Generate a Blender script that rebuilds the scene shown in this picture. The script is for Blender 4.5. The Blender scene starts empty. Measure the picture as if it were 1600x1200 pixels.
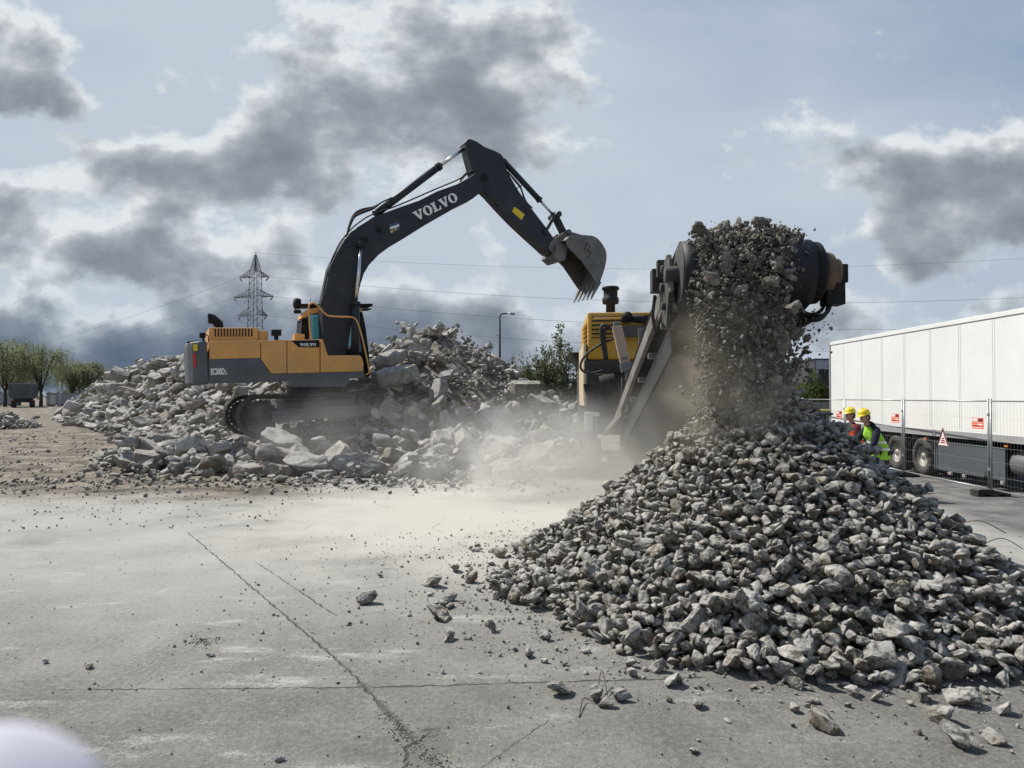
import bpy, bmesh, math, random
import numpy as np
from mathutils import Vector, Matrix, Euler, noise as mnoise

rad = math.radians
SC = bpy.context.scene
COL = SC.collection
F = 1600 * 25 / 36.0
EYE = Vector((0, 0, 2.07))
TILT = math.atan(20 / F)

# ------------------------------------------------------------------ helpers
def ray(px, py):
    xc, yc = (px - 800) / F, (600 - py) / F
    ct, st = math.cos(TILT), math.sin(TILT)
    return Vector((xc, ct - yc * st, st + yc * ct))

def at(px, py, Y):
    """world point seen at a photo pixel at distance Y"""
    r = ray(px, py)
    return EYE + r * (Y / r.y)

def on_ground(px, py, z=0.0):
    r = ray(px, py)
    return EYE + r * ((z - EYE.z) / r.z)

def put(o, parent=None):
    COL.objects.link(o)
    if parent is not None:
        o.parent = parent
    return o

def thing(name, label, cat, loc=(0, 0, 0), rot=(0, 0, 0), group=None):
    o = bpy.data.objects.new(name, None)
    o.empty_display_size = 0.2
    put(o)
    o.location = loc
    o.rotation_euler = rot
    return tag(o, label, cat, group)

def tag(o, label=None, cat=None, group=None, kind=None):
    if label: o['label'] = label
    if cat: o['category'] = cat
    if group: o['group'] = group
    if kind: o['kind'] = kind
    return o

def copy_tree(o, parent=None):
    c = o.copy()
    COL.objects.link(c)
    if parent is not None:
        c.parent = parent
    for ch in list(o.children):
        copy_tree(ch, c)
    return c

class MB:
    """collects shapes and links them as one mesh object"""
    def __init__(s):
        s.v, s.f, s.m, s.mi, s.sm = [], [], [], 0, []
    def add(s, vs, fs, smooth=False):
        b = len(s.v)
        s.v += [tuple(p) for p in vs]
        for f in fs:
            s.f.append([b + i for i in f]); s.m.append(s.mi); s.sm.append(smooth)
        return s
    def box(s, c, d, rot=None):
        c = Vector(c); h = Vector(d) / 2
        vs = []
        for z in (-1, 1):
            for y in (-1, 1):
                for x in (-1, 1):
                    p = Vector((x * h.x, y * h.y, z * h.z))
                    if rot is not None: p = rot @ p
                    vs.append(c + p)
        return s.add(vs, [(0, 2, 3, 1), (4, 5, 7, 6), (0, 1, 5, 4), (2, 6, 7, 3), (0, 4, 6, 2), (1, 3, 7, 5)])
    def bar(s, a, b, w, t, up=(0, 0, 1)):
        """rectangular bar from a to b"""
        a, b = Vector(a), Vector(b)
        d = (b - a); L = d.length; d.normalize()
        u = Vector(up)
        if abs(d.dot(u)) > 0.98: u = Vector((1, 0, 0))
        x = d.cross(u).normalized(); z = x.cross(d)
        R = Matrix((x, d, z)).transposed()
        return s.box((a + b) / 2, (w, L, t), R)
    def tube(s, pts, r, n=8, caps=True, smooth=True):
        pts = [Vector(p) for p in pts]
        rs = r if isinstance(r, (list, tuple)) else [r] * len(pts)
        vs, fs = [], []
        prev = None
        for i, p in enumerate(pts):
            if i == 0: d = pts[1] - p
            elif i == len(pts) - 1: d = p - pts[i - 1]
            else: d = (pts[i + 1] - p).normalized() + (p - pts[i - 1]).normalized()
            d.normalize()
            if prev is None:
                u = Vector((0, 0, 1)) if abs(d.z) < 0.9 else Vector((1, 0, 0))
                x = d.cross(u).normalized()
            else:
                x = (prev - d * prev.dot(d)).normalized()
            prev = x
            y = d.cross(x)
            for k in range(n):
                a = 2 * math.pi * k / n
                vs.append(p + (x * math.cos(a) + y * math.sin(a)) * rs[i])
        for i in range(len(pts) - 1):
            for k in range(n):
                k2 = (k + 1) % n
                fs.append((i * n + k, i * n + k2, (i + 1) * n + k2, (i + 1) * n + k))
        s.add(vs, fs, smooth)
        if caps:
            b = len(s.v) - len(vs)
            s.f.append([b + k for k in range(n)][::-1]); s.m.append(s.mi); s.sm.append(False)
            q = b + (len(pts) - 1) * n
            s.f.append([q + k for k in range(n)]); s.m.append(s.mi); s.sm.append(False)
        return s
    def prism(s, poly, y0, y1, fn=None):
        """polygon of (a, b) swept along the third axis; fn maps (a, b, t) to a point (default a,t,b)"""
        fn = fn or (lambda a, b, t: (a, t, b))
        n = len(poly)
        vs = [fn(a, b, y0) for a, b in poly] + [fn(a, b, y1) for a, b in poly]
        fs = [list(range(n)), list(range(2 * n - 1, n - 1, -1))]
        for i in range(n):
            j = (i + 1) % n
            fs.append((i, i + n, j + n, j))
        return s.add(vs, fs)
    def lathe(s, prof, c=(0, 0, 0), axis=(0, 0, 1), n=24, smooth=True):
        """profile of (radius, height) turned round an axis through c"""
        c = Vector(c); d = Vector(axis).normalized()
        u = Vector((0, 0, 1)) if abs(d.z) < 0.9 else Vector((1, 0, 0))
        x = d.cross(u).normalized(); y = d.cross(x)
        vs, fs = [], []
        for r, h in prof:
            for k in range(n):
                a = 2 * math.pi * k / n
                vs.append(c + d * h + (x * math.cos(a) + y * math.sin(a)) * max(r, 1e-4))
        for i in range(len(prof) - 1):
            for k in range(n):
                k2 = (k + 1) % n
                fs.append((i * n + k, i * n + k2, (i + 1) * n + k2, (i + 1) * n + k))
        fs.append(list(range(n))[::-1])
        fs.append([(len(prof) - 1) * n + k for k in range(n)])
        return s.add(vs, fs, smooth)
    def build(s, name, mat, parent=None, bevel=0.0, seg=2):
        me = bpy.data.meshes.new(name)
        me.from_pydata(s.v, [], s.f)
        mats = mat if isinstance(mat, (list, tuple)) else [mat]
        for m in mats: me.materials.append(m)
        me.polygons.foreach_set('material_index', s.m)
        me.polygons.foreach_set('use_smooth', s.sm)
        bm = bmesh.new(); bm.from_mesh(me)
        bmesh.ops.recalc_face_normals(bm, faces=bm.faces)
        bm.to_mesh(me); bm.free()
        me.update()
        o = bpy.data.objects.new(name, me)
        put(o, parent)
        if bevel:
            b = o.modifiers.new('bevel', 'BEVEL')
            b.width = bevel; b.segments = seg; b.limit_method = 'ANGLE'; b.angle_limit = rad(35)
        return o

def arc(cx, cy, r, a0, a1, n):
    return [(cx + r * math.cos(rad(a0 + (a1 - a0) * i / n)), cy + r * math.sin(rad(a0 + (a1 - a0) * i / n))) for i in range(n + 1)]

def smooth_curve(pts, n=6):
    """Catmull-Rom through points"""
    P = [Vector(p) for p in pts]
    P = [P[0] * 2 - P[1]] + P + [P[-1] * 2 - P[-2]]
    out = []
    for i in range(1, len(P) - 2):
        a, b, c, d = P[i - 1:i + 3]
        for k in range(n):
            t = k / n
            out.append(0.5 * ((2 * b) + (c - a) * t + (2 * a - 5 * b + 4 * c - d) * t * t + (3 * b - a - 3 * c + d) * t ** 3))
    out.append(P[-2])
    return out

# ------------------------------------------------------------------ nodes
class NT:
    def __init__(s, nt):
        s.t = nt
    def n(s, typ, ins=None, **props):
        nd = s.t.nodes.new(typ)
        for k, v in props.items(): setattr(nd, k, v)
        for k, v in (ins or {}).items():
            sock = nd.inputs[k]
            if isinstance(v, bpy.types.NodeSocket): s.t.links.new(v, sock)
            else: sock.default_value = v
        return nd
    def m(s, op, a, b=None, c=None, clamp=False):
        ins = {0: a}
        if b is not None: ins[1] = b
        if c is not None: ins[2] = c
        return s.n('ShaderNodeMath', ins, operation=op, use_clamp=clamp).outputs[0]
    def vm(s, op, a, b=None, out=0):
        ins = {0: a}
        if b is not None: ins[1] = b
        return s.n('ShaderNodeVectorMath', ins, operation=op).outputs[out]
    def ss(s, x, lo, hi, a=0.0, b=1.0):
        return s.n('ShaderNodeMapRange', {0: x, 1: lo, 2: hi, 3: a, 4: b}, interpolation_type='SMOOTHSTEP').outputs[0]
    def noise(s, vec, scale, detail=4, rough=0.55, dist=0.0, out='Fac', dims='3D'):
        return s.n('ShaderNodeTexNoise', {'Vector': vec, 'Scale': scale, 'Detail': detail, 'Roughness': rough, 'Distortion': dist}, noise_dimensions=dims).outputs[out]
    def mix(s, f, a, b, blend='MIX'):
        nd = s.t.nodes.new('ShaderNodeMix'); nd.data_type = 'RGBA'; nd.blend_type = blend
        for k, v in ((0, f), (6, a), (7, b)):
            if isinstance(v, bpy.types.NodeSocket): s.t.links.new(v, nd.inputs[k])
            else: nd.inputs[k].default_value = (*v, 1) if isinstance(v, (tuple, list)) and len(v) == 3 else v
        return nd.outputs[2]
    def sep(s, v):
        return s.n('ShaderNodeSeparateXYZ', {0: v}).outputs
    def comb(s, x, y, z=0.0):
        return s.n('ShaderNodeCombineXYZ', {0: x, 1: y, 2: z}).outputs[0]

def new_mat(name):
    m = bpy.data.materials.new(name)
    m.use_nodes = True
    nt = m.node_tree
    b = nt.nodes['Principled BSDF']
    return m, NT(nt), b

def setcol(N, b, sock, v):
    if isinstance(v, bpy.types.NodeSocket): N.t.links.new(v, b.inputs[sock])
    else: b.inputs[sock].default_value = (*v, 1) if isinstance(v, (tuple, list)) else v

def mat_plain(name, col, rough=0.6, metal=0.0, var=0.12, scale=3.0, dust=0.0, dustcol=(0.30, 0.28, 0.25), bump=0.0, spec=0.4):
    """painted or bare surface with soft unevenness, grime and settled dust"""
    m, N, b = new_mat(name)
    P = N.n('ShaderNodeTexCoord').outputs['Object']
    n1 = N.noise(P, scale, 6, 0.6)
    n2 = N.noise(P, scale * 9, 4, 0.6)
    f = N.m('ADD', N.m('MULTIPLY', n1, 0.7), N.m('MULTIPLY', n2, 0.3))
    lo = tuple(c * (1 - var) for c in col); hi = tuple(min(1, c * (1 + var)) for c in col)
    c = N.mix(N.ss(f, 0.3, 0.7), lo, hi)
    if dust > 0:
        g = N.n('ShaderNodeNewGeometry')
        nz = N.sep(g.outputs['Normal'])[2]
        up = N.ss(nz, 0.2, 1.0)
        patch = N.ss(N.noise(P, scale * 0.8, 8, 0.7), 0.42, 0.75)
        d = N.m('MULTIPLY', N.m('ADD', N.m('MULTIPLY', up, 0.6), N.m('MULTIPLY', patch, 0.8)), dust, clamp=True)
        c = N.mix(d, c, dustcol)
        setcol(N, b, 'Roughness', N.m('ADD', N.m('MULTIPLY', d, 0.4), rough, clamp=True))
    else:
        b.inputs['Roughness'].default_value = rough
    setcol(N, b, 'Base Color', c)
    b.inputs['Metallic'].default_value = metal
    b.inputs['Specular IOR Level'].default_value = spec
    if bump:
        bp = N.n('ShaderNodeBump', {'Height': n2, 'Strength': bump, 'Distance': 0.01})
        N.t.links.new(bp.outputs[0], b.inputs['Normal'])
    return m
# ------------------------------------------------------------------ camera, sun, sky
cam_d = bpy.data.cameras.new('camera')
cam = bpy.data.objects.new('camera', cam_d)
COL.objects.link(cam)
cam_d.lens = 25; cam_d.sensor_width = 36
cam.location = EYE
cam.rotation_euler = (rad(90) + TILT, 0, 0)
cam_d.clip_start = 0.02; cam_d.clip_end = 4000
cam_d.dof.use_dof = True
cam_d.dof.focus_distance = 12.0
cam_d.dof.aperture_fstop = 9.0
SC.camera = cam

SUN_EL = rad(50)
SUN_DIR = Vector((-0.86, 0.50, 0)).normalized() * math.cos(SUN_EL) + Vector((0, 0, math.sin(SUN_EL)))
sun_d = bpy.data.lights.new('sun', 'SUN')
sun_d.energy = 5.0; sun_d.angle = rad(0.55); sun_d.color = (1.0, 0.95, 0.87)
sun = bpy.data.objects.new('sun', sun_d); COL.objects.link(sun)
sun.rotation_euler = SUN_DIR.to_track_quat('Z', 'Y').to_euler()

world = bpy.data.worlds.new('World'); SC.world = world
world.use_nodes = True
W = NT(world.node_tree)
bg = world.node_tree.nodes['Background']
SKY_S = 0.1
sky = W.n('ShaderNodeTexSky', sky_type='NISHITA', sun_disc=False, sun_elevation=SUN_EL,
          sun_rotation=math.atan2(SUN_DIR.x, SUN_DIR.y), air_density=1.0, dust_density=1.5, ozone_density=1.0)
dirv = W.n('ShaderNodeTexCoord').outputs['Generated']
dx, dy, dz = W.sep(dirv)[:3]
ay = W.m('MAXIMUM', W.m('ABSOLUTE', dy), 0.22)
ga = W.m('DIVIDE', dx, ay)          # tangent-plane coordinates of the sky, ahead and behind
gb = W.m('DIVIDE', dz, ay)
AB = W.comb(ga, gb, 0.0)

# cloud masses: centre and radii in degrees-like tangent units (from bearings of the clouds), weight
CL = [  # px, py, rx, ry, weight
 (470, 120, 95, 75, .95), (560, 80, 100, 70, 1.0), (660, 130, 150, 75, 1.1), (760, 180, 120, 70, 1.0), (845, 190, 70, 60, .7), (660, 235, 120, 40, .8), (570, 170, 120, 50, .9),
 (220, 250, 90, 38, .9), (320, 250, 95, 52, 1.0), (430, 275, 105, 55, 1.0), (530, 300, 70, 36, .8), (300, 290, 90, 22, .8),
 (360, 385, 120, 30, .9),
 (30, 110, 75, 85, .85), (-10, 40, 90, 80, .8), (70, 165, 45, 30, .6),
 (40, 315, 120, 52, 1.15), (120, 375, 95, 35, .9), (20, 400, 150, 30, 1.0), (150, 410, 70, 18, .8),
 (90, 535, 300, 50, 1.7), (330, 530, 190, 48, 1.5), (620, 520, 200, 40, .9), (20, 470, 70, 30, .6), (520, 545, 240, 40, 1.1), (240, 470, 40, 12, .5), (430, 440, 110, 35, .75), (340, 432, 70, 18, .6), (-150, 480, 200, 60, 1.0),
 (870, 35, 120, 60, .75), (760, 20, 60, 45, .5), (890, 225, 45, 35, .6),
 (1400, 265, 70, 45, .85), (1470, 275, 70, 60, .9), (1560, 250, 90, 55, .9), (1540, 325, 150, 48, 1.05), (1430, 315, 60, 30, .7), (1680, 300, 160, 80, 1.0), (1410, 402, 110, 24, .9), (1370, 330, 60, 25, .4),
 (1000, 382, 24, 10, .55), (650, 480, 140, 38, .7), (860, 500, 130, 40, .75), (1120, 480, 120, 40, .6), (1330, 490, 110, 36, .7), (1540, 478, 50, 18, .7), (1470, 492, 50, 14, .6), (760, 560, 260, 36, .8), (1250, 545, 220, 34, .65), (940, 520, 120, 30, .5), (1080, 570, 240, 30, .55), (1600, 488, 60, 20, .7),
]
# the masses above are kept as two smooth fields over the sky (how much cloud, how deep the cloud),
# each written as sums of products of a curve over bearing and a curve over height
A0, A1, B0, B1 = -1.05, 1.05, -0.05, 0.70
NA, NB = 32, 32
ga_s = np.linspace(A0, A1, NA); gb_s = np.linspace(B0, B1, NB)
AA, BB = np.meshgrid(ga_s, gb_s, indexing='ij')
cov = np.zeros_like(AA); deep = np.zeros_like(AA)
for px, py, rx, ry, w in CL:
    ca, cb, ra, rb = (px - 800) / F, (620 - py) / F, max(rx, 38) / F, max(ry, 17) / F
    cov += w * np.exp(-0.8 * (((AA - ca) / ra) ** 2 + ((BB - cb) / rb) ** 2))
    deep += w * np.exp(-0.8 * (((AA - ca) / (ra * 1.05)) ** 2 + ((BB - cb + rb * 0.45) / (rb * 0.85)) ** 2))
cov = np.minimum(cov, 1.08); deep = np.minimum(deep, 1.2)
def ramp(val, pos, cols):
    nd = W.n('ShaderNodeValToRGB', {0: val})
    cr = nd.color_ramp; cr.interpolation = 'B_SPLINE'
    while len(cr.elements) < len(pos): cr.elements.new(0.5)
    for e, p, c in zip(cr.elements, pos, cols):
        e.position = p
    for e, p, c in zip(cr.elements, pos, cols):
        e.color = tuple(c)
    return nd.outputs
def field(M, rank3):
    U, S_, Vt = np.linalg.svd(M)
    tot = None
    ta = W.n('ShaderNodeMapRange', {0: gaw, 1: A0, 2: A1}).outputs[0]
    tb = W.n('ShaderNodeMapRange', {0: gbw, 1: B0, 2: B1}).outputs[0]
    for k in range(0, rank3 * 3, 3):
        u = U[:, k:k + 3] * np.sqrt(S_[k:k + 3]); v = Vt[k:k + 3].T * np.sqrt(S_[k:k + 3])
        su, sv = np.abs(u).max(), np.abs(v).max()
        pu = [tuple(r) + (1.0,) for r in (u / su * 0.5 + 0.5)]; pv = [tuple(r) + (1.0,) for r in (v / sv * 0.5 + 0.5)]
        cu = ramp(ta, np.linspace(0, 1, NA), pu)[0]; cv = ramp(tb, np.linspace(0, 1, NB), pv)[0]
        d = W.vm('DOT_PRODUCT', W.vm('SUBTRACT', cu, (0.5, 0.5, 0.5)), W.vm('SUBTRACT', cv, (0.5, 0.5, 0.5)), out=1)
        k4 = 4 * su * sv
        tot = W.m('MULTIPLY', d, k4) if tot is None else W.m('MULTIPLY_ADD', d, k4, tot)
    return tot
ABs = W.vm('MULTIPLY', AB, (1.0, 1.45, 1.0))
wn = W.vm('SUBTRACT', W.noise(ABs, 6.5, 4, 0.55, out='Color', dims='2D'), (0.5, 0.5, 0.5))
ABw = W.vm('ADD', AB, W.vm('MULTIPLY', wn, (0.13, 0.085, 0)))
gaw, gbw = W.sep(ABw)[:2]
COV = field(cov, 3); DEEP = field(deep, 3)
strat = W.m('MULTIPLY', W.m('MULTIPLY', W.ss(gb, 0.16, 0.05), W.ss(gb, -0.01, 0.02)), W.ss(ga, 0.05, -0.45, 0.0, 0.62))
COV = W.m('ADD', COV, strat); DEEP = W.m('ADD', DEEP, W.m('MULTIPLY', strat, 0.9))
n1 = W.noise(ABs, 8.5, 7, 0.60, dims='2D')
n1o = W.noise(W.vm('ADD', ABs, (-0.014, 0.040, 0)), 8.5, 5, 0.55, dims='2D')
n0 = W.noise(ABs, 3.4, 3, 0.5, dims='2D')
lowf = W.m('MULTIPLY_ADD', n0, 1.5, -1.34)
D0 = W.m('ADD', W.m('ADD', COV, W.m('MULTIPLY_ADD', n1, 2.5, -1.25)), lowf)
alpha = W.m('POWER', W.ss(D0, -0.24, 0.30), 0.8)
# the part of the cloud between a point and the sun: the same billows, looked up toward the light
Doff = W.m('ADD', W.m('ADD', DEEP, W.m('MULTIPLY_ADD', n1o, 3.0, -1.5)), lowf)
n3 = W.noise(W.vm('ADD', ABs, (3.7, 1.3, 0)), 6.0, 4, 0.5, dims='2D')
thick = W.m('MAXIMUM', W.m('ADD', W.m('MULTIPLY_ADD', D0, 0.25, W.m('MULTIPLY', Doff, 1.0)), W.m('MULTIPLY_ADD', n3, 1.6, -0.66)), 0.0)
shade = W.m('SUBTRACT', 1.0, W.m('EXPONENT', W.m('MULTIPLY', thick, -1.45)))
low = W.ss(gb, 0.03, 0.26, 1.0, 0.0)
leftm = W.ss(ga, -0.45, 0.25, 1.0, 0.0)
bright = W.mix(low, (0.86, 0.90, 0.93), (0.66, 0.73, 0.80))
dark = W.mix(W.m('MULTIPLY', low, leftm), (0.185, 0.216, 0.272), (0.070, 0.115, 0.195))
ccol = W.mix(shade, bright, dark)
# thin high veil over the blue
veil_n = W.noise(W.vm('MULTIPLY', AB, (1.0, 2.2, 1)), 2.6, 5, 0.5, dims='2D')
vcx = W.vm('MULTIPLY', W.vm('SUBTRACT', AB, ((880 - 800) / F, (620 - 330) / F, 0)), (1.2, 2.3, 0))
vc = W.m('EXPONENT', W.m('MULTIPLY', W.vm('DOT_PRODUCT', vcx, vcx, out=1), -1.0))
vcy = W.vm('MULTIPLY', W.vm('SUBTRACT', AB, ((150 - 800) / F, (620 - 120) / F, 0)), (1.6, 2.4, 0))
vc2 = W.m('EXPONENT', W.m('MULTIPLY', W.vm('DOT_PRODUCT', vcy, vcy, out=1), -1.0))
veil = W.m('ADD', W.m('ADD', W.m('MULTIPLY', vc, 0.95), W.m('MULTIPLY', vc2, 0.6)), W.m('MULTIPLY_ADD', veil_n, 0.9, -0.34), clamp=True)
K = 0.72 / SKY_S
def up(c): return W.vm('SCALE', c) if False else W.n('ShaderNodeVectorMath', {0: c, 'Scale': K}, operation='SCALE').outputs[0]
clear = W.mix(0.75, sky.outputs[0], up(W.mix(W.ss(gb, 0.0, 0.55), (0.40, 0.50, 0.63), (0.20, 0.305, 0.50))))
base = W.mix(veil, clear, up(W.mix(0.0, (0.58, 0.66, 0.76), (0, 0, 0))))
full = W.mix(W.m('MULTIPLY', alpha, 0.96), base, up(ccol))
world.node_tree.links.new(full, bg.inputs['Color'])
bg.inputs['Strength'].default_value = SKY_S

vs = SC.view_settings
vs.view_transform = 'Standard'; vs.look = 'None'; vs.exposure = 0.32; vs.gamma = 1.0
SC.display_settings.display_device = 'sRGB'
cy = SC.cycles
cy.max_bounces = 6; cy.diffuse_bounces = 3; cy.glossy_bounces = 3; cy.transmission_bounces = 4
cy.transparent_max_bounces = 12; cy.volume_bounces = 1
cy.use_denoising = True
cy.volume_step_rate = 3.0; cy.volume_max_steps = 64
# ------------------------------------------------------------------ ground
def ground_material():
    m, N, b = new_mat('yard_ground')
    P = N.n('ShaderNodeNewGeometry').outputs['Position']
    X, Y, Z = N.sep(P)[:3]
    big = N.noise(P, 0.35, 5, 0.6)
    mid = N.noise(P, 1.7, 7, 0.65)
    fine = N.noise(P, 22.0, 6, 0.7)
    grit = N.noise(P, 120.0, 3, 0.7)
    wv = N.vm('SUBTRACT', N.noise(P, 1.2, 4, 0.6, out='Color'), (0.5, 0.5, 0.5))
    Pw = N.vm('ADD', P, N.vm('MULTIPLY', wv, (0.22, 0.22, 0)))
    wv2 = N.vm('SUBTRACT', N.noise(P, 9.0, 4, 0.6, out='Color'), (0.5, 0.5, 0.5))
    Pl = N.vm('ADD', P, N.vm('MULTIPLY', wv2, (0.075, 0.075, 0)))
    wvar = N.ss(N.noise(P, 3.5, 5, 0.7), 0.32, 0.68, 0.25, 1.9)
    def seg(a, c, w0, w1, src=Pl):
        """soft mask along a crack from a to c on the ground, width w0 at a to w1 at c"""
        ax, ayy = a; cx, cyy = c
        L = math.hypot(cx - ax, cyy - ayy); ux, uy = (cx - ax) / L, (cyy - ayy) / L
        q = N.vm('SUBTRACT', src, (ax, ayy, 0))
        t = N.vm('DOT_PRODUCT', q, (ux, uy, 0), out=1)
        d = N.m('DIVIDE', N.m('ABSOLUTE', N.vm('DOT_PRODUCT', q, (-uy, ux, 0), out=1)), wvar)
        tt = N.m('DIVIDE', t, L)
        w = N.m('MULTIPLY_ADD', N.m('MINIMUM', N.m('MAXIMUM', tt, 0.0), 1.0), w1 - w0, w0)
        k = N.m('SUBTRACT', 1.0, N.m('DIVIDE', d, w), clamp=True)
        k = N.m('POWER', k, 0.6)
        ins = N.m('MULTIPLY', N.ss(tt, -0.02, 0.03), N.ss(tt, 0.97, 1.02, 1, 0))
        return N.m('MULTIPLY', k, ins)
    # slab concrete: grey, cloudy, with pale scuffs and dark stains
    con = N.mix(N.ss(N.m('ADD', N.m('MULTIPLY', big, 0.5), N.m('MULTIPLY', mid, 0.5)), 0.36, 0.66), (0.132, 0.128, 0.117), (0.232, 0.224, 0.204))
    spk = N.noise(P, 58.0, 4, 0.75)
    con = N.mix(N.m('MULTIPLY', N.ss(fine, 0.46, 0.68), 0.45), con, (0.31, 0.302, 0.285))
    con = N.mix(N.m('MULTIPLY', N.ss(spk, 0.56, 0.66), 0.55), con, (0.40, 0.39, 0.37))
    con = N.mix(N.m('MULTIPLY', N.ss(spk, 0.44, 0.34), 0.60), con, (0.055, 0.054, 0.05))
    con = N.mix(N.m('MULTIPLY', N.ss(fine, 0.46, 0.32), 0.55), con, (0.075, 0.074, 0.07))
    scuff = N.noise(N.vm('MULTIPLY', Pw, (0.55, 1.8, 1)), 1.3, 8, 0.72)
    con = N.mix(N.m('MULTIPLY', N.ss(N.m('ADD', scuff, N.m('MULTIPLY_ADD', spk, .3, -.15)), 0.55, 0.68), 0.72), con, (0.43, 0.42, 0.395))
    con = N.mix(N.m('MULTIPLY', N.ss(grit, 0.60, 0.72), 0.5), con, (0.45, 0.44, 0.42))
    con = N.mix(N.m('MULTIPLY', N.ss(grit, 0.40, 0.28), 0.5), con, (0.07, 0.07, 0.07))
    con = N.mix(N.m('MULTIPLY', N.ss(N.noise(Pw, 0.55, 6, 0.65), 0.44, 0.34), 0.45), con, (0.10, 0.098, 0.092))
    s1 = N.m('GREATER_THAN', N.vm('DOT_PRODUCT', N.vm('SUBTRACT', Pl, (-1.25, 5.45, 0)), (0.83, 0.56, 0), out=1), 0.0)
    s2 = N.m('GREATER_THAN', N.vm('DOT_PRODUCT', N.vm('SUBTRACT', Pl, (-1.0, 5.10, 0)), (-0.05, 1.0, 0), out=1), 0.0)
    tone = N.m('MULTIPLY_ADD', s1, -0.07, N.m('MULTIPLY_ADD', s2, 0.10, 0.96))
    con = N.n('ShaderNodeVectorMath', {0: con, 'Scale': tone}, operation='SCALE').outputs[0]
    # fallen stone dust: thin over the yard further in, thick by the crusher
    dn = N.noise(Pw, 0.8, 6, 0.6)
    yard = N.m('MULTIPLY', N.ss(Y, 4.8, 9.5), N.ss(N.m('ADD', dn, N.m('MULTIPLY', fine, 0.25)), 0.30, 0.74, 0.18, 0.80))
    con = N.mix(yard, con, N.mix(N.ss(spk, .35, .65), (0.31, 0.302, 0.280), (0.405, 0.395, 0.368)))
    q = N.vm('MULTIPLY', N.vm('SUBTRACT', Pw, (0.0, 12.6, 0)), (1 / 5.2, 1 / 4.6, 0))
    spill = N.m('EXPONENT', N.m('MULTIPLY', N.vm('DOT_PRODUCT', q, q, out=1), -1.0))
    spill = N.m('MULTIPLY', N.ss(N.m('ADD', spill, N.m('MULTIPLY_ADD', dn, 0.7, -0.35)), 0.25, 0.85), 0.95)
    con = N.mix(spill, con, N.mix(fine, (0.41, 0.392, 0.352), (0.49, 0.47, 0.425)))
    # tyre-smeared brown earth on the far side of the yard
    edge = N.m('ADD', Y, N.m('MULTIPLY_ADD', N.noise(P, 0.5, 6, 0.7), 5.0, -2.5))
    xe = N.m('ADD', X, N.m('MULTIPLY_ADD', N.noise(P, 0.33, 5, 0.65), 6.0, -3.0))
    dirtm = N.m('MULTIPLY', N.ss(edge, 13.2, 15.8), N.ss(xe, -3.4, -6.0))
    dirtm = N.m('MAXIMUM', dirtm, N.ss(Y, 22.0, 26.0))
    ds = N.noise(N.vm('MULTIPLY', Pw, (0.6, 0.95, 1)), 1.1, 8, 0.72)
    dirt = N.mix(N.ss(ds, 0.36, 0.62), (0.055, 0.046, 0.037), (0.225, 0.195, 0.155))
    dirt = N.mix(N.m('MULTIPLY', N.ss(fine, 0.5, 0.72), 0.5), dirt, (0.31, 0.285, 0.24))
    col = N.mix(dirtm, con, dirt)
    # worn asphalt on the lorry side
    asx = N.m('ADD', X, N.m('MULTIPLY_ADD', N.noise(P, 0.4, 4), 1.6, -0.8))
    asm = N.m('MULTIPLY', N.ss(asx, 7.2, 8.3), N.ss(Y, 7.5, 9.5))
    asp = N.mix(N.ss(mid, 0.35, 0.65), (0.085, 0.085, 0.086), (0.17, 0.168, 0.162))
    asp = N.mix(N.m('MULTIPLY', N.ss(grit, 0.55, 0.7), 0.6), asp, (0.30, 0.295, 0.285))
    col = N.mix(asm, col, asp)
    # slab joints and cracks
    cr = seg((-4.95, 10.9), (-1.25, 5.45), 0.009, 0.012)
    for a, c, w0, w1 in (((-1.25, 5.45), (-0.36, 3.95), 0.014, 0.03), ((-3.3, 5.06), (-1.0, 5.10), 0.005, 0.010), ((-1.0, 5.10), (1.45, 5.28), 0.012, 0.012),
                         ((-3.25, 9.0), (-1.65, 6.75), 0.004, 0.008), ((-0.25, 3.9), (0.25, 4.6), 0.004, 0.003)):
        cr = N.m('MAXIMUM', cr, seg(a, c, w0, w1))
    vor = N.n('ShaderNodeTexVoronoi', {'Vector': Pw, 'Scale': 0.9}, feature='DISTANCE_TO_EDGE').outputs['Distance']
    web = N.m('MULTIPLY', N.ss(vor, 0.0, 0.018, 1, 0), N.m('MULTIPLY', N.ss(Y, 10.2, 11.5), N.ss(N.noise(P, 0.6, 3), 0.54, 0.62)))
    cr = N.m('MAXIMUM', cr, N.m('MULTIPLY', web, N.m('MULTIPLY', N.m('SUBTRACT', 1.0, asm), 0.4)))
    hole = N.vm('MULTIPLY', N.vm('SUBTRACT', Pw, (-0.47, 4.14, 0)), (1 / 0.12, 1 / 0.30, 0))
    hd = N.m('ADD', N.vm('LENGTH', hole, out=1), N.m('MULTIPLY_ADD', N.noise(P, 6.0, 5), 1.6, -0.8))
    pot = N.ss(hd, 1.15, 0.8)
    col = N.mix(N.m('MULTIPLY', cr, 0.60), col, (0.045, 0.043, 0.04))
    col = N.mix(N.m('MULTIPLY', pot, 0.75), col, N.mix(N.ss(grit, 0.35, 0.65), (0.05, 0.047, 0.042), (0.22, 0.21, 0.19)))
    setcol(N, b, 'Base Color', col)
    b.inputs['Roughness'].default_value = 0.93
    b.inputs['Specular IOR Level'].default_value = 0.25
    h = N.m('MULTIPLY_ADD', fine, 0.5, N.m('MULTIPLY', grit, 0.22))
    h = N.m('ADD', h, N.m('MULTIPLY', mid, 0.7))
    h = N.m('SUBTRACT', h, N.m('MULTIPLY', N.m('MAXIMUM', cr, pot), 1.2))
    h = N.m('ADD', h, N.m('MULTIPLY', N.m('MULTIPLY', dirtm, ds), 3.0))
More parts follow.
